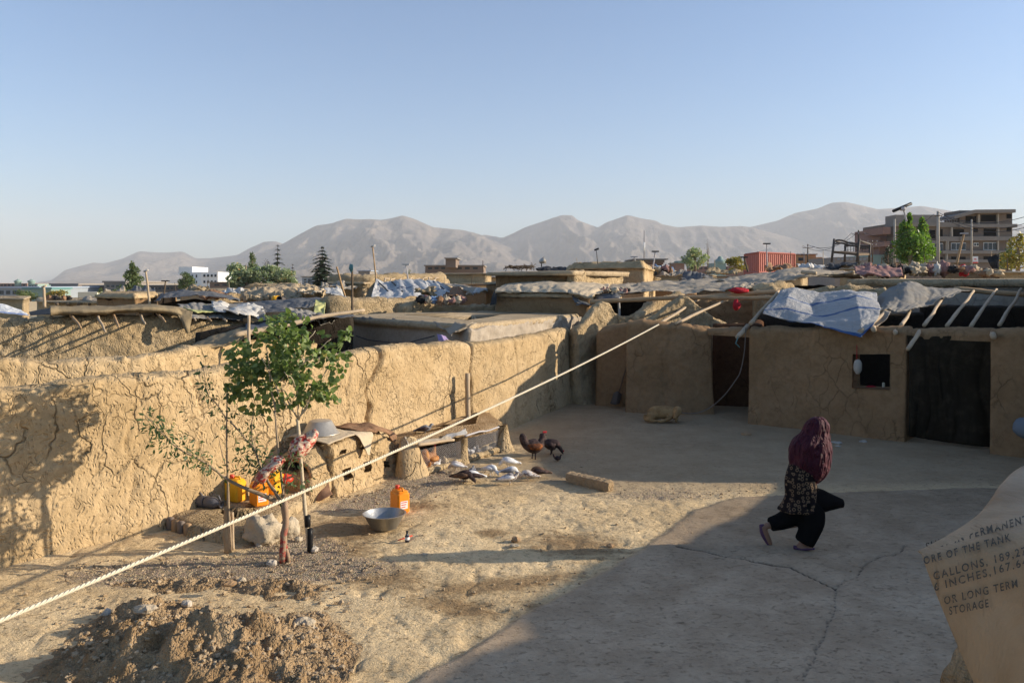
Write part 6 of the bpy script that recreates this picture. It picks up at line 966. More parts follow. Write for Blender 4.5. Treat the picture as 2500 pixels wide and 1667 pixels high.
tag(MB().box(P(674, 729, 28.3), (.3, .3, .22), .4, bev=.03).build('yellow_can', M['yellow']), 'small yellow container on the lumpy earth roof', 'container')
# generic rows of low houses farther out
lab_g = 'flat low mud houses of the settlement'; rs = np.random.RandomState(77); i_ = 0
specs = [(-60, 60, 728, 55), (250, 340, 722, 50), (330, 420, 718, 62), (440, 540, 712, 58), (480, 610, 706, 72), (560, 640, 718, 48), (650, 760, 704, 80), (740, 830, 700, 88), (830, 930, 702, 52), (905, 1010, 694, 70), (1000, 1100, 699, 55), (1080, 1190, 704, 45), (1120, 1210, 692, 60), (1470, 1560, 690, 44), (1560, 1690, 686, 50), (1600, 1740, 672, 75), (1500, 1600, 678, 62), (1690, 1790, 680, 58), (1850, 1960, 668, 48), (1750, 1860, 674, 70), (2440, 2560, 664, 50), (2300, 2440, 658, 60), (2050, 2200, 656, 70), (1180, 1330, 676, 80), (1340, 1480, 672, 90)]
nm = ['leftmost', 'second', 'third', 'fourth', 'fifth', 'sixth', 'seventh', 'eighth', 'ninth', 'tenth', 'eleventh', 'twelfth']
specs.sort(key=lambda s: s[0]+s[1])
for k, (x0, x1, y, D_) in enumerate(specs):
    where = ['behind the rolled canvas', 'beyond the plastered house', 'beyond the cross beams', 'before the unfinished apartment building'][0 if x1 < 640 else 1 if x1 < 1250 else 2 if x1 < 1900 else 3]
    sub = [s for s in specs if (0 if s[1] < 640 else 1 if s[1] < 1250 else 2 if s[1] < 1900 else 3) == (0 if x1 < 640 else 1 if x1 < 1250 else 2 if x1 < 1900 else 3)]
    house(((x0, D_), (x1, D_*.97), (x1+12, D_*1.15), (x0+8, D_*1.18)), y, nm[sub.index((x0, x1, y, D_))]+' from the left of the low flat mud houses '+where, sd=300+k, over=.15, group=lab_g, wm=['mud2', 'mud', 'mud3'][k % 3])
rs = np.random.RandomState(5); ordn = ['first', 'second', 'third', 'fourth', 'fifth', 'sixth', 'seventh', 'eighth', 'ninth', 'tenth', 'eleventh', 'twelfth', 'thirteenth', 'fourteenth', 'fifteenth', 'sixteenth', 'seventeenth', 'eighteenth', 'nineteenth', 'twentieth']
cl = sorted([(280, 716, 40), (345, 712, 44), (520, 722, 30), (480, 706, 50), (570, 712, 38), (660, 708, 44), (760, 715, 30), (825, 700, 38), (960, 700, 42), (1040, 716, 28), (1110, 722, 27), (1165, 712, 30), (1560, 672, 45), (1640, 668, 42), (1700, 676, 38), (1765, 664, 40), (1905, 655, 36), (1980, 650, 38), (2060, 646, 36), (1350, 660, 44)])
for i, (x, y, D_) in enumerate(cl):
    w = rs.uniform(22, 46); h_ = rs.uniform(5, 10); q = rs.uniform(-3, 3)
    tag(sheet('ragged_cover', [seg3((x-w*.8, y-h_*.6+q, D_+1.6), (x, y-h_+rs.uniform(-2, 2), D_+1.8), (x+w*.9, y-h_*.5, D_+1.7)), seg3((x-w, y, D_), (x-w*.1, y+h_*.1, D_), (x+w, y+q*.5, D_)), seg3((x-w*.9, y+h_*.8, D_-1.), (x, y+h_*.4+q, D_-1.1), (x+w*.8, y+h_*.9, D_-1.))], M[['tarp_grey', 'tarp_dgrey', 'canvas_brown', 'cloth_brown', 'tarp_white', 'tarp_black', 'canvas_tan'][i % 7]], nu=40, nv=20, amp=.16, fr=1.1, crease=.22, rag=.25, sd=400+i, th=.03), ordn[i]+' from the left of the small ragged covers thrown over the far mud roofs', 'cover', 'ragged covers over the far mud roofs')
st = sorted([(300, 728, 700, 38), (430, 715, 690, 44), (505, 712, 680, 50), (560, 716, 688, 40), (640, 722, 694, 36), (735, 712, 690, 40), (1085, 706, 676, 40), (1150, 700, 668, 44), (1180, 664, 636, 36), (1412, 655, 630, 48), (1510, 660, 636, 46), (1640, 672, 640, 40), (1745, 668, 634, 44), (1905, 655, 622, 40), (1930, 652, 614, 44), (2010, 648, 612, 48), (2150, 655, 628, 30), (2260, 655, 620, 32), (2420, 655, 612, 36), (2460, 660, 630, 30)])
for i, (x, y0, y1, D_) in enumerate(st): tag(pole('thin_stick', P(x, y0, D_), P(x+rs.uniform(-5, 5), y1, D_), .022, .014, M['wood_d' if i % 3 else 'wood_p'], sd=i+90, n=8), ordn[i]+' from the left of the thin sticks standing among the far roofs', 'stick', 'thin sticks standing among the far roofs')
# poles with lamps on the roofs
def lamp_pole(label, x0, y0, x1, y1, D_, r=.05, head='bar', hm='black', pm='wood'):
    t = thing('roof_lamp_pole', P(x0, y0, D_), label, 'pole'); pole('pole', P(x0, y0, D_), P(x1, y1, D_), r, r*.8, M[pm], t, sd=int(x0), wob=.008)
    k = D_/F; c = P(x1, y1, D_)
    if head == 'bar': mb = MB(); mb.box(c, (17*k, .12, 3*k), 0); mb.build('lamp', M[hm], t, False)
    elif head == 'cob': MB().tube([c+Vector((-5*k, 0, 1*k)), c+Vector((6*k, 0, 5*k))], [2.*k, 2.6*k], 8).build('lamp', M[hm], t)
    elif head == 'horn': MB().lathe((0, 0, 0), [(.02, 0), (5*k, 3*k), (9*k, 16*k), (8.4*k, 16*k), (4*k, 5*k)], 20).build('lamp', M[hm], t, M=Matrix.Translation(c+Vector((-6*k, 0, 0))) @ Matrix.Rotation(1.2, 4, 'Y'))
    return t
lamp_pole('crooked pole with a pale bent lamp head at the left, behind the rolled canvas', 366, 745, 356, 664, 24., .04, 'cob', 'tarp_white', 'wood_p'); lamp_pole('thin dark mast left of the white building', 398, 742, 404, 686, 26., .025, 'bar', 'black', 'wood_d'); lamp_pole('short pale post with an orange rag at the far left', 109, 750, 107, 702, 30., .06, 'cob', 'canvas_tan', 'wood_p')
lamp_pole('tall thin crooked stick above the white tent', 918, 686, 910, 604, 34., .035, 'cob', 'tarp_white', 'wood'); lamp_pole('white solar lamp on a thin leaning pole above the white tent', 997, 688, 991, 646, 34., .03, 'bar', 'tarp_white', 'mast'); lamp_pole('bird shaped black finial on a thin mast on the tall middle house', 1459, 644, 1456, 612, 30., .015, 'cob', 'black', 'black')
lamp_pole('black lamp bar on a pole left of the small green tree', 1593, 658, 1600, 614, 40., .04, 'bar', 'black', 'mast'); lamp_pole('leaning thin lamp pole beside the pagoda roofed building', 1555, 652, 1548, 627, 38., .03, 'bar', 'mast', 'mast'); lamp_pole('black lamp bar on a mast above the red container', 1873, 652, 1872, 595, 36., .03, 'bar', 'black', 'mast'); lamp_pole('black lamp bar on a leaning pole left of the red container', 1826, 664, 1816, 628, 30., .04, 'bar', 'black', 'wood_d')
lamp_pole('silver horn loudspeaker on the broad sunlit mud house', 1322, 652, 1322, 640, 37., .03, 'horn', 'alum', 'black'); lamp_pole('crooked pole with a small lamp head in front of the unfinished building', 2335, 645, 2354, 570, 30., .05, 'bar', 'mast', 'wood')
lamp_pole('large black slanting solar street light high at the right', 2213, 540, 2205, 508, 60., .08, 'none', 'black', 'mast'); sl_ = bpy.context.scene.objects[-1] if False else None
kk = 60/F; tt = thing('solar_panel_bar', P(2202, 507, 60.), 'long black slanting solar panel bar on top of the high street light', 'solar panel'); MB().tube([P(2180, 516, 60.), P(2225, 497, 60.)], .12, 8).build('panel', M['black'], tt); MB().box(P(2204, 510, 60.), (.35, .3, .3), 0, bev=.04).build('mount', M['mast'], tt)
rs = np.random.RandomState(9); mb = MB()
for _ in range(110): c = P(rs.uniform(1238, 1302), rs.uniform(650, 656), 36+rs.uniform(-.5, .5)); v = Vector((rs.normal(0, 1), rs.normal(0, .6), abs(rs.normal(0, .35)))).normalized()*rs.uniform(.15, .5); mb.tube([c-v*.5, c+Vector((0, 0, .03)), c+v*.5], .012, 4)
tag(mb.build('brush_pile', M['wood_d']), 'tangle of dry brush on the roof left of the loudspeaker', 'brush')
rag_heap(1570, 1640, 660, 42, 'litter of rags beside the pole right of the broad mud house', 6, 57, .5)
# bunk bed frame standing on a roof
bb = thing('bunk_bed_frame', P(2075, 645, 33.), 'dark metal bunk bed frame standing on a roof before the power poles', 'bed frame'); Db, Dc = 31., 33.5
cn = [(2030, 640, 2037, 583, Db), (2092, 640, 2098, 583, Db), (2062, 640, 2064, 592, Dc), (2122, 640, 2124, 593, Dc)]
for (x0, y0, x1, y1, d) in cn: MB().tube([P(x0, y0, d), P(x1, y1, d)], .05, 8).build('leg', M['iron'], bb)
for (ya, yb_, sg) in ((588, 594, -1), (596, 598, -1)): MB().tube([P(2037+(2098-2037)*q, ya+(yb_-ya)*q+sg*3*math.sin(q*math.pi*2), Db) for q in np.linspace(0, 1, 12)], .04, 6).build('rail', M['iron'], bb); MB().tube([P(2064+(60)*q, ya+6+(yb_-ya)*q+sg*3*math.sin(q*math.pi*2), Dc) for q in np.linspace(0, 1, 12)], .04, 6).build('rail', M['iron'], bb); 
for (a, b) in ((cn[0], cn[2]), (cn[1], cn[3])):
    MB().tube([P(a[2], a[3]+5, a[4]), P(b[2], b[3]+3, b[4])], .04, 6).build('rail', M['iron'], bb)
mb = MB(); q4 = [P(2035, 613, Db), P(2094, 619, Db), P(2123, 618, Dc), P(2063, 613, Dc)]; mb.add(q4+[p+Vector((0, 0, -.09)) for p in q4], [(0, 1, 2, 3), (7, 6, 5, 4), (0, 4, 5, 1), (1, 5, 6, 2), (2, 6, 7, 3), (3, 7, 4, 0)]); mb.build('bed_base', M['wood_d'], bb, False)
for i in range(7): MB().tube([P(2070+i*7, 598, Dc), P(2070+i*7, 614, Dc)], .015, 5).build('spindle', M['iron'], bb)
# red shipping container
cx0, cx1, cm, yt, yb = 1818, 1940, 1853, 616, 668; t = thing('shipping_container', P(1880, 668, 66), 'faded red corrugated shipping container', 'container'); mb = MB()
def corr(a, b, n, z0, z1, depth=.06):
    a, b = Vector(a), Vector(b); d = (b-a); nn_ = Vector((d.y, -d.x, 0)).normalized(); pts = []
    for i in range(n): 
        for q, o_ in ((0, 0), (.3, 0), (.45, -depth), (.85, -depth)): pts.append(a+d*((i+q)/n)+nn_*o_)
    pts.append(b); V_ = [(p.x, p.y, z0) for p in pts]+[(p.x, p.y, z1) for p in pts]; m_ = len(pts); return V_, [(i, i+1, m_+i+1, m_+i) for i in range(m_-1)]
k0, k1, k2 = P(cx0, yt, 68), P(cm, yt, 63.5), P(cx1, yt+1, 67); zt, zb_ = k1.z, P(cm, 668, 63.5).z
for V_, F_ in (corr((k0.x, k0.y, 0), (k1.x, k1.y, 0), 8, zb_, zt), corr((k1.x, k1.y, 0), (k2.x, k2.y, 0), 18, zb_, zt)): mb.add(V_, F_)
k3 = k0+k2-k1; mb.quad((k0.x, k0.y, zt), (k1.x, k1.y, zt), (k2.x, k2.y, zt), (k3.x, k3.y, zt)); mb.build('shell', M['cont_red'], t, False)
for a, b in ((k0, k1), (k1, k2)):
    for z_ in (zt-.02, zb_+.1): MB().tube([(a.x, a.y, z_), (b.x, b.y, z_)], .08, 4).build('rail', M['cont_red'], t, False)
for p in (k0, k1, k2): MB().tube([(p.x, p.y, zb_), (p.x, p.y, zt)], .08, 4).build('corner_post', M['cont_red'], t, False)
# ------------------------------------------------------------------ town buildings
def block(name, label, x0, x1, yt, D_, dep, mat, yb=702, wins=(), wm='glass', roof=None, rm='conc', cat='building', skew=0., group=None):
    a, b = P(x0, yt, D_), P(x1, yt, D_); z0 = 0.; t = thing(name, ((a.x+b.x)/2, D_+dep/2, 0), label, cat, group)
    MB().box(((a.x+b.x)/2, D_+dep/2, (a.z+z0)/2), (b.x-a.x, dep, a.z-z0)).build('wall', M[mat], t, False)
    if roof: k = D_/F; MB().box(((a.x+b.x)/2, D_+dep/2, a.z+roof*k/2), (b.x-a.x+6*k, dep+6*k, roof*k)).build('roof', M[rm], t, False)
    for (wx0, wy0, wx1, wy1) in wins:
        p, q = P(wx0, wy0, D_), P(wx1, wy1, D_); MB().box(((p.x+q.x)/2, D_-.02, (p.z+q.z)/2), (q.x-p.x, .1, p.z-q.z)).build('window', M[wm], t, False)
    return t
def grid(x0, x1, y0, y1, nx, ny, fx=.6, fy=.55): return [(x0+(x1-x0)*(i+.5-fx/2)/nx, y0+(y1-y0)*(j+.5-fy/2)/ny, x0+(x1-x0)*(i+.5+fx/2)/nx, y0+(y1-y0)*(j+.5+fy/2)/ny) for i in range(nx) for j in range(ny)]
block('factory_building', 'long grey building with a blue grey roof at the far left edge', -40, 95, 704, 150, 30, 'conc_b', wins=grid(-20, 92, 706, 722, 7, 1), roof=4, rm='roof_b')
t = block('red_brick_building', 'low red brown building with two small round towers behind the grey one', -40, 66, 692, 220, 30, 'redw', wins=grid(-10, 64, 693, 700, 8, 1)); 
for x in (44, 77): k = 215/F; c = P(x, 694, 215); MB().lathe(c, [(7*k, -4*k), (7*k, 4*k), (9*k, 6*k), (9*k, 8*k), (3*k, 11*k), (.1, 13*k)], 16).build('tower', M['greenw'], t)
block('green_building', 'small green grey building under the second round tower', 68, 92, 693, 212, 20, 'greenw', wins=grid(70, 90, 695, 702, 3, 1))
block('awning_row', 'row of green awnings beside the grey building', 58, 125, 706, 135, 6, 'greenw', roof=4, rm='teal', cat='awnings')
block('apartment_row', 'dark brown apartment row with a flat projecting roof, left of the tall poplar', 124, 190, 696, 170, 20, 'brownw', wins=grid(128, 188, 699, 720, 6, 2), roof=4); block('apartment_row', 'dark brown lower apartment block joined to the left one', 188, 254, 699, 172, 20, 'brownw', wins=grid(190, 252, 702, 722, 6, 2), wm='mast', roof=3)
block('apartment_row', 'taller brown apartment block right behind the tall poplar', 254, 306, 690, 168, 20, 'conc', wins=grid(258, 304, 694, 722, 4, 3), roof=4); block('cream_box', 'plain cream windowless box building below the brown apartments', 190, 237, 713, 120, 14, 'cream'); block('shop_row', 'low dark shop row between the poplar and the white building', 330, 430, 698, 160, 14, 'brownw', wins=grid(335, 425, 700, 708, 9, 1), roof=2)
# white building
t = block('white_building', 'white four storey building with a stair tower on its roof', 492, 532, 664, 148, 16, 'white', wins=[]); a, b, c_ = P(456, 664, 156), P(492, 664, 148), P(492, 664, 148)
zt = b.z; mb = MB(); mb.add([(a.x, a.y, 0), (b.x, b.y, 0), (b.x, b.y, zt), (a.x, a.y, zt), (a.x, a.y+14, 0), (a.x, a.y+14, zt), (b.x, b.y+14, zt), (b.x, b.y+14, 0)], [(0, 1, 2, 3), (4, 0, 3, 5), (3, 2, 6, 5)]); mb.build('side_wall', M['white'], t, False)
MB().box(P(473, 661, 158), (34*150/F, 8, 18*150/F)).build('stair_tower', M['white'], t, False)
for i, x in enumerate((497, 506, 515, 524)):
    for y in (671, 686, 700): MB().box(P(x+2, y+2, 147.95), (4.5*148/F, .1, 6*148/F)).build('window', M['glass'], t, False)
for x, d in ((462, 154.6), (471, 152.6), (481, 150.4)):
    for y in (671, 686, 700): MB().box(P(x, y+3, d-.05), (6*148/F, .12, 7*148/F), -.78*0-.05).build('window', M['glass'], t, False)
block('low_brown_building', 'low flat brown building right of the white one', 512, 602, 690, 110, 12, 'brownw', roof=2, wins=grid(520, 598, 693, 699, 4, 1)); block('grey_building', 'small grey building with a balcony left of the big cedar', 737, 772, 676, 190, 14, 'conc_b', wins=grid(740, 770, 680, 692, 3, 2), roof=1.5); block('grey_shed', 'small grey roof shed beyond the far mud wall', 875, 903, 662, 150, 8, 'conc', roof=2, rm='roof_b')
t = block('school_building', 'long low brown building with a square stair block on its roof', 1038, 1180, 650, 125, 12, 'brownw', wins=grid(1042, 1090, 651, 659, 3, 1)+grid(1112, 1170, 651, 659, 3, 1), wm='glass', roof=3); MB().box(P(1105, 643, 124), (24*124/F, 8, 22*124/F)).build('stair_block', M['brownw'], t, False); MB().box(P(1106, 632.5, 124), (31*124/F, 9, 2.4*124/F)).build('stair_roof', M['conc'], t, False)
t = block('pagoda_building', 'wide building with stacked overhanging roofs beyond the sunlit mud house', 1538, 1616, 646, 180, 18, 'brownw', wins=grid(1545, 1612, 648, 656, 7, 1), roof=4, rm='redw'); k = 180/F; MB().box(P(1576, 640, 184), (70*k, 12, 6*k)).build('upper_floor', M['brownw'], t, False); MB().box(P(1576, 635, 184), (84*k, 14, 3*k)).build('upper_roof', M['conc'], t, False)
t = block('kiosk_tower', 'small red roofed kiosk tower left of the green bush', 1648, 1671, 644, 170, 6, 'redw', roof=3, rm='conc'); MB().box(P(1659, 640, 171), (14*k, 5, 5*k)).build('lantern', M['greenw'], t, False)
t = block('guard_tower', 'greenish guard tower with a flared top right of the green bush', 1744, 1772, 642, 170, 6, 'greenw'); MB().lathe(P(1758, 640, 171), [(8*k, -8*k), (14*k, -2*k), (14*k, 3*k), (11*k, 5*k), (6*k, 8*k), (5*k, 12*k), (.05, 14*k)], 16).build('tower', M['greenw'], t)
block('long_low_building', 'long low dusty building behind the autumn bush left of the container', 1700, 1820, 650, 185, 10, 'redw', wins=grid(1705, 1815, 652, 658, 9, 1)); block('orange_building', 'low orange building with a red strip behind the power poles', 1940, 1992, 622, 130, 10, 'orangew', wins=grid(1945, 1965, 626, 640, 1, 1), roof=2, rm='redw'); block('orange_annex', 'small orange annex right of the low orange building', 1990, 2008, 628, 128, 8, 'orangew'); block('grey_hangar', 'grey fence-like hall behind the bunk bed frame', 2038, 2130, 628, 90, 8, 'conc', wins=grid(2042, 2126, 630, 636, 8, 1), wm='conc_b'); t = block('domed_building', 'dark building with a green domed roof right of the bunk bed frame', 2128, 2160, 622, 110, 10, 'greenw'); MB().blob(P(2142, 620, 114), (15*110/F, 5, 9*110/F), 1, .02, 20, 12).build('dome', M['teal'], t)
# unfinished concrete and brick apartment building
U = thing('apartment_building', P(2330, 700, 112), 'big unfinished brick and concrete apartment building at the right', 'building'); DU = 108.; ku = DU/F
def ub(name, x0, y0, x1, y1, mat, pro=0., dep=10.): a, b = P(x0, y0, DU), P(x1, y1, DU); return MB().box(((a.x+b.x)/2, DU-pro+dep/2, (a.z+b.z)/2), (abs(b.x-a.x), dep, abs(a.z-b.z))).build(name, M[mat], U, False)
ub('wall', 2186, 544, 2290, 705, 'brick'); ub('wall', 2290, 546, 2345, 705, 'brick', .05, 3); ub('wall', 2342, 514, 2470, 705, 'brick', .12, 4); ub('side_wall', 2168, 555, 2188, 705, 'redw', -2.5, 8)
for (x0, y0, x1, y1, pr) in ((2184, 525, 2290, 546, .3), (2182, 543, 2292, 553, .5), (2290, 543, 2346, 555, .4), (2336, 548, 2476, 556, .7), (2338, 578, 2476, 588, .7), (2290, 578, 2340, 590, .5), (2184, 588, 2290, 596, .4), (2296, 612, 2476, 620, .6), (2184, 634, 2476, 641, .4)): ub('slab', x0, y0, x1, y1, 'conc', pr, 3.)
rfp = [P(2330, 527, DU-1.2), P(2382, 512, DU-1.2), P(2480, 511, DU-1.2)]; mb = MB(); V_ = []
for p in rfp: V_ += [p, p+Vector((0, 0, -8*ku)), p+Vector((0, 5, 0)), p+Vector((0, 5, -8*ku))]
mb.add(V_, [(0, 1, 5, 4), (4, 5, 9, 8), (0, 4, 6, 2), (4, 8, 10, 6), (1, 3, 7, 5), (5, 7, 11, 9), (8, 9, 11, 10), (0, 2, 3, 1)]); mb.build('roof', M['conc'], U, False)
for (x0, y0, x1, y1) in ((2323, 560, 2352, 578), (2394, 525, 2430, 541), (2400, 558, 2430, 576), (2356, 528, 2382, 544), (2376, 558, 2386, 567), (2456, 523, 2468, 534), (2456, 556, 2467, 566), (2270, 562, 2282, 582), (2294, 560, 2300, 582), (2322, 627, 2356, 636), (2400, 626, 2430, 640), (2290, 628, 2300, 638)):
    ub('opening', x0, y0, x1, y1, 'void', .16, 2.)
for (x0, y0, x1, y1) in ((2320, 593, 2356, 611), (2399, 592, 2431, 611), (2375, 593, 2387, 602), (2456, 591, 2468, 602), (2278, 594, 2300, 616)):
    w = ub('window', x0, y0, x1, y1, 'white', .22, 2.); n_p = 3 if x1-x0 > 20 else 2; wd = (x1-x0)/n_p
    for i in range(n_p): a, b = P(x0+i*wd+1.3, y0+1.8, DU), P(x0+(i+1)*wd-1.3, y1-1.8, DU); OFF[w.name] = OFF[U.name]; MB().box(((a.x+b.x)/2, DU-.26, (a.z+b.z)/2), (b.x-a.x, .1, a.z-b.z)).build('pane', M['glass'], w, False)
for (x, y0, y1) in ((2320, 556, 579), (2432, 523, 548), (2433, 556, 579), (2385, 524, 548), (2308, 590, 634), (2432, 588, 634), (2310, 590, 615)): ub('column', x-1.6, y0, x+1.6, y1, 'pole_c', .5, .5)
for (x0, y0, x1, y1) in ((2152, 555, 2170, 572), (2155, 590, 2168, 602)): ub('balcony', x0, y0, x1, y1, 'redw', .5, 6.)
for i in range(8): ub('roof_rail', 2292+i*6, 537, 2292.6+i*6, 545, 'mast', .2, .1)
ub('roof_rail', 2290, 537, 2341, 538, 'mast', .2, .1); ub('water_tank', 2238, 521, 2262, 526, 'roof_b', -3, 2.)
sg = thing('sign_board', P(2381, 632, 95), 'small white and red sign board below the unfinished building', 'sign'); MB().box(P(2381, 634, 95), (13*95/F, .1, 16*95/F)).build('board', M['white'], sg, False); MB().box(P(2381, 641, 94.93), (12*95/F, .05, 3*95/F)).build('band', M['redp'], sg, False); MB().box(P(2381, 633, 94.93), (5*95/F, .05, 2*95/F)).build('mark', M['redp'], sg, False)
# ------------------------------------------------------------------ poles, wires, mast
def upole(label, x, y0, y1, D_, w=5., arms=((0, 12),), mat='pole_c'):
    k = D_/F; t = thing('utility_pole', P(x, y0, D_), label, 'utility pole'); MB().tube([P(x, y0, D_), P(x, y1, D_)], [w*k/2, w*k*.38], 10).build('pole', M[mat], t)
    for (dy, l) in arms:
        MB().tube([P(x-l, y1+dy+4, D_-.1), P(x+l, y1+dy+4, D_-.1)], max(.03, .6*k), 6).build('crossarm', M['wood_d'], t)
        for q in (-l, 0, l): MB().tube([P(x+q, y1+dy+4, D_-.1), P(x+q, y1+dy, D_-.1)], max(.03, .8*k), 6).build('insulator', M['mast'], t)
    return t
upole('thick pale concrete pole in front of the unfinished building', 2290, 650, 516, 62, 8, ((7, 10),)); upole('slim grey concrete pole in front of the unfinished building', 2372, 645, 536, 66, 4.5, ()); upole('lilac grey concrete pole at the left end of the unfinished building', 2184, 645, 535, 80, 6, ()); upole('tall power pole with a wide crossarm behind the bunk bed frame', 2096, 645, 562, 70, 4, ((6, 16),), 'wood_d'); upole('power pole with a crossarm right of the red container', 1972, 645, 596, 80, 3.5, ((5, 12),), 'wood_d'); upole('short power pole with two crossarms right of the bunk bed frame', 2130, 640, 585, 85, 3, ((2, 11), (10, 9)), 'wood_d'); upole('small thin power pole between the orange building and container', 1963, 645, 617, 70, 2, ((2, 9),), 'mast')
def wire(label, a, b, sag, r=.02):
    a, b = P(*a), P(*b); pts = [tuple(a+(b-a)*q+Vector((0, 0, -sag*4*q*(1-q)))) for q in np.linspace(0, 1, 18)]; tag(MB().tube(pts, r, 4).build('power_line', M['wire']), label, 'wire', 'power lines at the right')
for i, (a, b, s_) in enumerate((((2290, 519, 62), (2620, 478, 45), 1.2), ((2300, 523, 62), (2620, 490, 45), 1.4), ((2290, 523, 62), (2620, 502, 45), 1.5), ((2110, 568, 70), (2280, 523, 62), 1.), ((2096, 566, 70), (1972, 598, 80), .8), ((2080, 568, 70), (1960, 600, 80), 1.), ((2141, 588, 85), (2290, 570, 80), .6), ((2470, 560, 100), (2620, 545, 80), .6), ((1984, 601, 80), (2119, 590, 85), .8))): wire(['topmost', 'second', 'third', 'fourth', 'fifth', 'sixth', 'seventh', 'eighth', 'ninth'][i]+' thin power line of those strung across the right sky', a, b, s_)
ms = thing('radio_mast', P(1573, 650, 260), 'thin red and white lattice radio mast in the centre distance', 'mast'); k = 260/F
for dx in (-1.2, 1.2): MB().tube([P(1573+dx*1.3, 650, 260), P(1573+dx*.4, 563, 260)], .1, 4).build('leg', M['mast'], ms)
for i in range(14): y = 645-i*5.6; MB().tube([P(1571.5, y, 260), P(1574.5, y-4, 260)], .07, 4).build('brace', M['mast'], ms)
MB().tube([P(1573, 612, 260), P(1573, 592, 260)], .25, 6).build('antenna', M['white'], ms)
tag(MB().tube([P(1120, 700, 30), P(1200, 694, 28.5), P(1240, 690, 27.5)], .012, 5).build('power_line', M['wire']), 'thin cable slung to the left corner of the tall middle house', 'wire')
# ------------------------------------------------------------------ far trees
def leafy(label, x, yb, yt, w, D_, mat, n=900, sd=0, shape='round', name='leafy_tree', size=.35, group=None):
    rs_ = np.random.RandomState(sd); w = w*(1.75 if shape == 'poplar' else 1.3); t = thing(name, P(x, yb, D_), label, 'tree', group); k = D_/F; hgt = (yb-yt)*k; r = w/2*k; base = P(x, yb, D_); mb = MB(); tr_ = MB(); tr_.tube([base, base+Vector((r*.03, 0, hgt*.5)), base+Vector((0, 0, hgt*.9))], [r*.09, r*.06, r*.02], 7)
    lobes = []
    for j in range(16 if shape != 'poplar' else 22):
        if shape == 'poplar': z = rs_.uniform(.12, .98); rr = (1-z)**.5*min(1, .4+z*3); a = rs_.rand()*6.28; q = rr*.7*rs_.rand()**.5; lobes.append((math.cos(a)*q*r, math.sin(a)*q*r, z*hgt, r*(rr*.42+.05), hgt*.10))
        else: a = rs_.rand()*6.28; z = rs_.uniform(.18, .88); rr = math.sin(min(1, z*1.05)*math.pi)**.5; q = rr*.72*rs_.rand()**.5; lobes.append((math.cos(a)*q*r, math.sin(a)*q*r, z*hgt, r*.38, hgt*.14))
    for l_ in lobes[:9]: tr_.tube([base+Vector((0, 0, l_[2]*.5)), base+Vector((l_[0]*.8, l_[1]*.8, l_[2]))], [r*.03, r*.01], 5)
    tr_.build('trunk', M['bark'], t)
    for _ in range(int(n*1.6)):
        l_ = lobes[rs_.randint(len(lobes))]; v = rs_.normal(0, 1, 3); v /= np.linalg.norm(v); q = rs_.rand()**.4; c = base+Vector((l_[0]+v[0]*l_[3]*q, l_[1]+v[1]*l_[3]*q, l_[2]+v[2]*l_[4]*q*1.3)); s = size*r*rs_.uniform(.12, .3)
        d1 = Vector(rs_.normal(0, 1, 3)).normalized(); d2 = d1.cross(Vector(rs_.normal(0, 1, 3))).normalized(); mb.add([c-d1*s, c+d2*s*.6, c+d1*s*1.2, c-d2*s*.6], [(0, 1, 2, 3)])
    mb.build('crown', M[mat], t, False); return t
def cedar(label, x, yb, yt, w, D_, sd=0, tiers=9, gap=0., mat='leaf_d', lean=0):
    rs_ = np.random.RandomState(sd); t = thing('cedar_tree', P(x, yb, D_), label, 'tree'); k = D_/F; hgt = (yb-yt)*k; base = P(x, yb, D_); MB().tube([base, base+Vector((lean*hgt*.02, 0, hgt*.6)), base+Vector((0, 0, hgt))], [hgt*.018, hgt*.012, hgt*.003], 7).build('trunk', M['wood_d'], t); mb = MB()
    for j in range(tiers):
        z = .12+.86*j/(tiers-1); 
        if gap and .45 < z < .45+gap: continue
        L_ = w/2*k*(1-z)**.7*(1.25 if j % 2 else 1.)+.08*w*k
        for b_ in range(11):
            a = rs_.rand()*6.28; Lb = L_*rs_.uniform(.6, 1.15); c0 = base+Vector((0, 0, hgt*z)); dr = Vector((math.cos(a), math.sin(a), 0)); side = Vector((-dr.y, dr.x, 0))
            for q in np.linspace(.12, 1, 12):
                c = c0+dr*Lb*q+Vector((0, 0, -Lb*.28*q*q+rs_.uniform(-.02, .02)*hgt)); wd = Lb*.24*(1.1-q)
                for _ in range(3): o_ = side*rs_.uniform(-1, 1)*wd; s = Lb*.15; mb.add([c+o_-dr*s, c+o_+side*s*.8+Vector((0, 0, -.3*s)), c+o_+dr*s+Vector((0, 0, -.5*s)), c+o_-side*s*.8+Vector((0, 0, -.3*s))], [(0, 1, 2, 3)])
    mb.build('crown', M[mat], t, False); return t
leafy('tall light green poplar in front of the brown apartments', 322, 722, 643, 44, 75, 'leaf_g', 1100, 1, 'poplar'); leafy('round dark green tree left of the white building', 457, 712, 664, 44, 95, 'leaf_g', 900, 2)
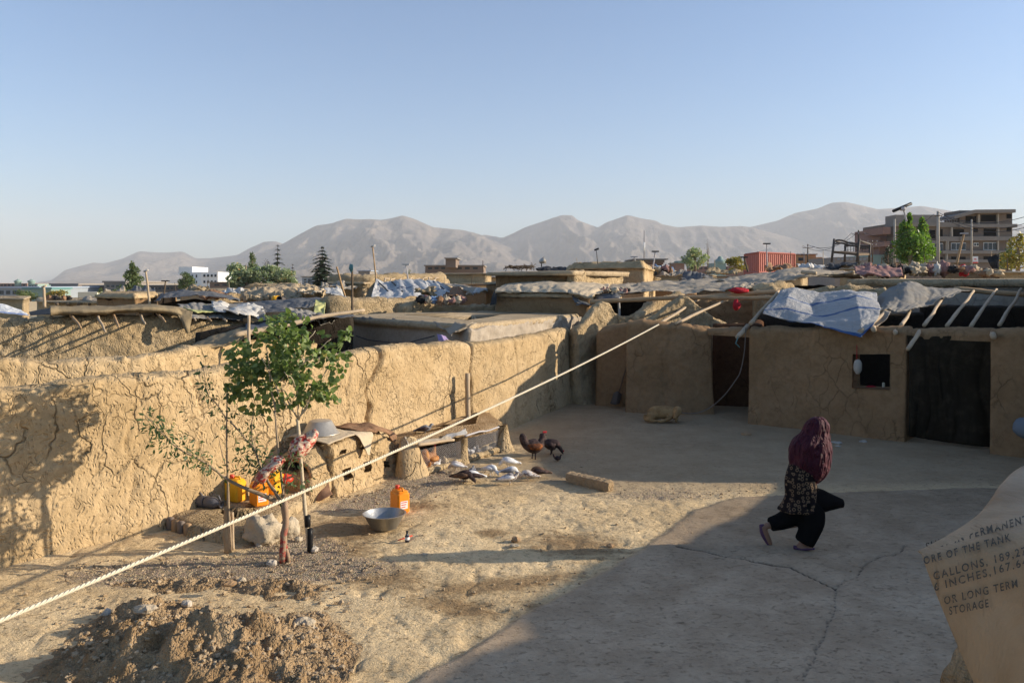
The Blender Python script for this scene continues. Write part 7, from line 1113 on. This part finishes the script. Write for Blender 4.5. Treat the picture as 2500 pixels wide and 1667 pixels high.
leafy('broad silver green tree at the left of the tree group', 600, 705, 640, 84, 82, 'leaf_pale', 1500, 3); leafy('tall dark poplar tip rising from the tree group', 616, 700, 621, 30, 86, 'leaf_g', 700, 4, 'poplar'); leafy('silver green tree in the middle of the tree group', 662, 705, 648, 66, 82, 'leaf_pale', 1200, 5); leafy('silver green bush at the right of the tree group', 702, 705, 656, 50, 82, 'leaf_pale', 900, 6); leafy('small green bush at the left foot of the tree group', 570, 705, 680, 28, 84, 'leaf_g', 400, 7); leafy('dry leafless crown between the silver trees', 650, 700, 634, 36, 92, 'leaf_r', 260, 8, size=.3)
cedar('cedar with a flat bare topped crown above the silver trees', 678, 705, 597, 44, 95, 11, 10, .14); cedar('large symmetric cedar in the left distance', 787, 704, 602, 76, 92, 12, 12); cedar('thin drooping cedar between the two larger ones', 714, 705, 645, 30, 98, 13, 8, 0, 'leaf_r')
leafy('green bush between grey buildings at the far left', 58, 735, 706, 40, 70, 'leaf_g', 600, 20); leafy('dark green bush left of the short pale post', 75, 735, 712, 34, 66, 'leaf_g', 500, 21); leafy('autumn brown bush right of the short pale post', 136, 732, 708, 48, 66, 'leaf_y', 600, 22); leafy('small green shrub right of the cream box', 245, 728, 704, 18, 64, 'leaf_g', 260, 23, 'poplar'); leafy('green shrubs at the foot of the tall poplar', 296, 722, 706, 40, 74, 'leaf_g', 400, 24); leafy('little green bush above the white tent', 1000, 690, 655, 12, 110, 'leaf_g', 160, 25, 'poplar')
leafy('pale green willow bush right of the kiosk tower', 1697, 665, 607, 56, 60, 'leaf_pale', 1000, 26); leafy('leafless thin shrub beside the willow bush', 1728, 665, 585, 22, 62, 'leaf_r', 60, 27, 'poplar', size=.2); leafy('yellow green bush left of the container', 1795, 665, 628, 50, 62, 'leaf_y', 700, 28)
leafy('bright green poplar before the unfinished building, left half', 2222, 660, 531, 62, 70, 'leaf_b', 2400, 30, 'poplar', size=.3); leafy('bright green poplar before the unfinished building, right half', 2252, 660, 540, 52, 71, 'leaf_b', 1800, 31, 'poplar', size=.3); leafy('dark conifer at the left foot of the unfinished building', 2168, 655, 602, 22, 85, 'leaf_d', 500, 32, 'poplar')
leafy('yellowing shrub at the right edge above the large flat roof', 2485, 662, 575, 62, 40, 'leaf_y', 700, 33, 'poplar', size=.28); leafy('green shrub behind the yellowing one at the right edge', 2460, 660, 600, 50, 55, 'leaf_g', 600, 34)
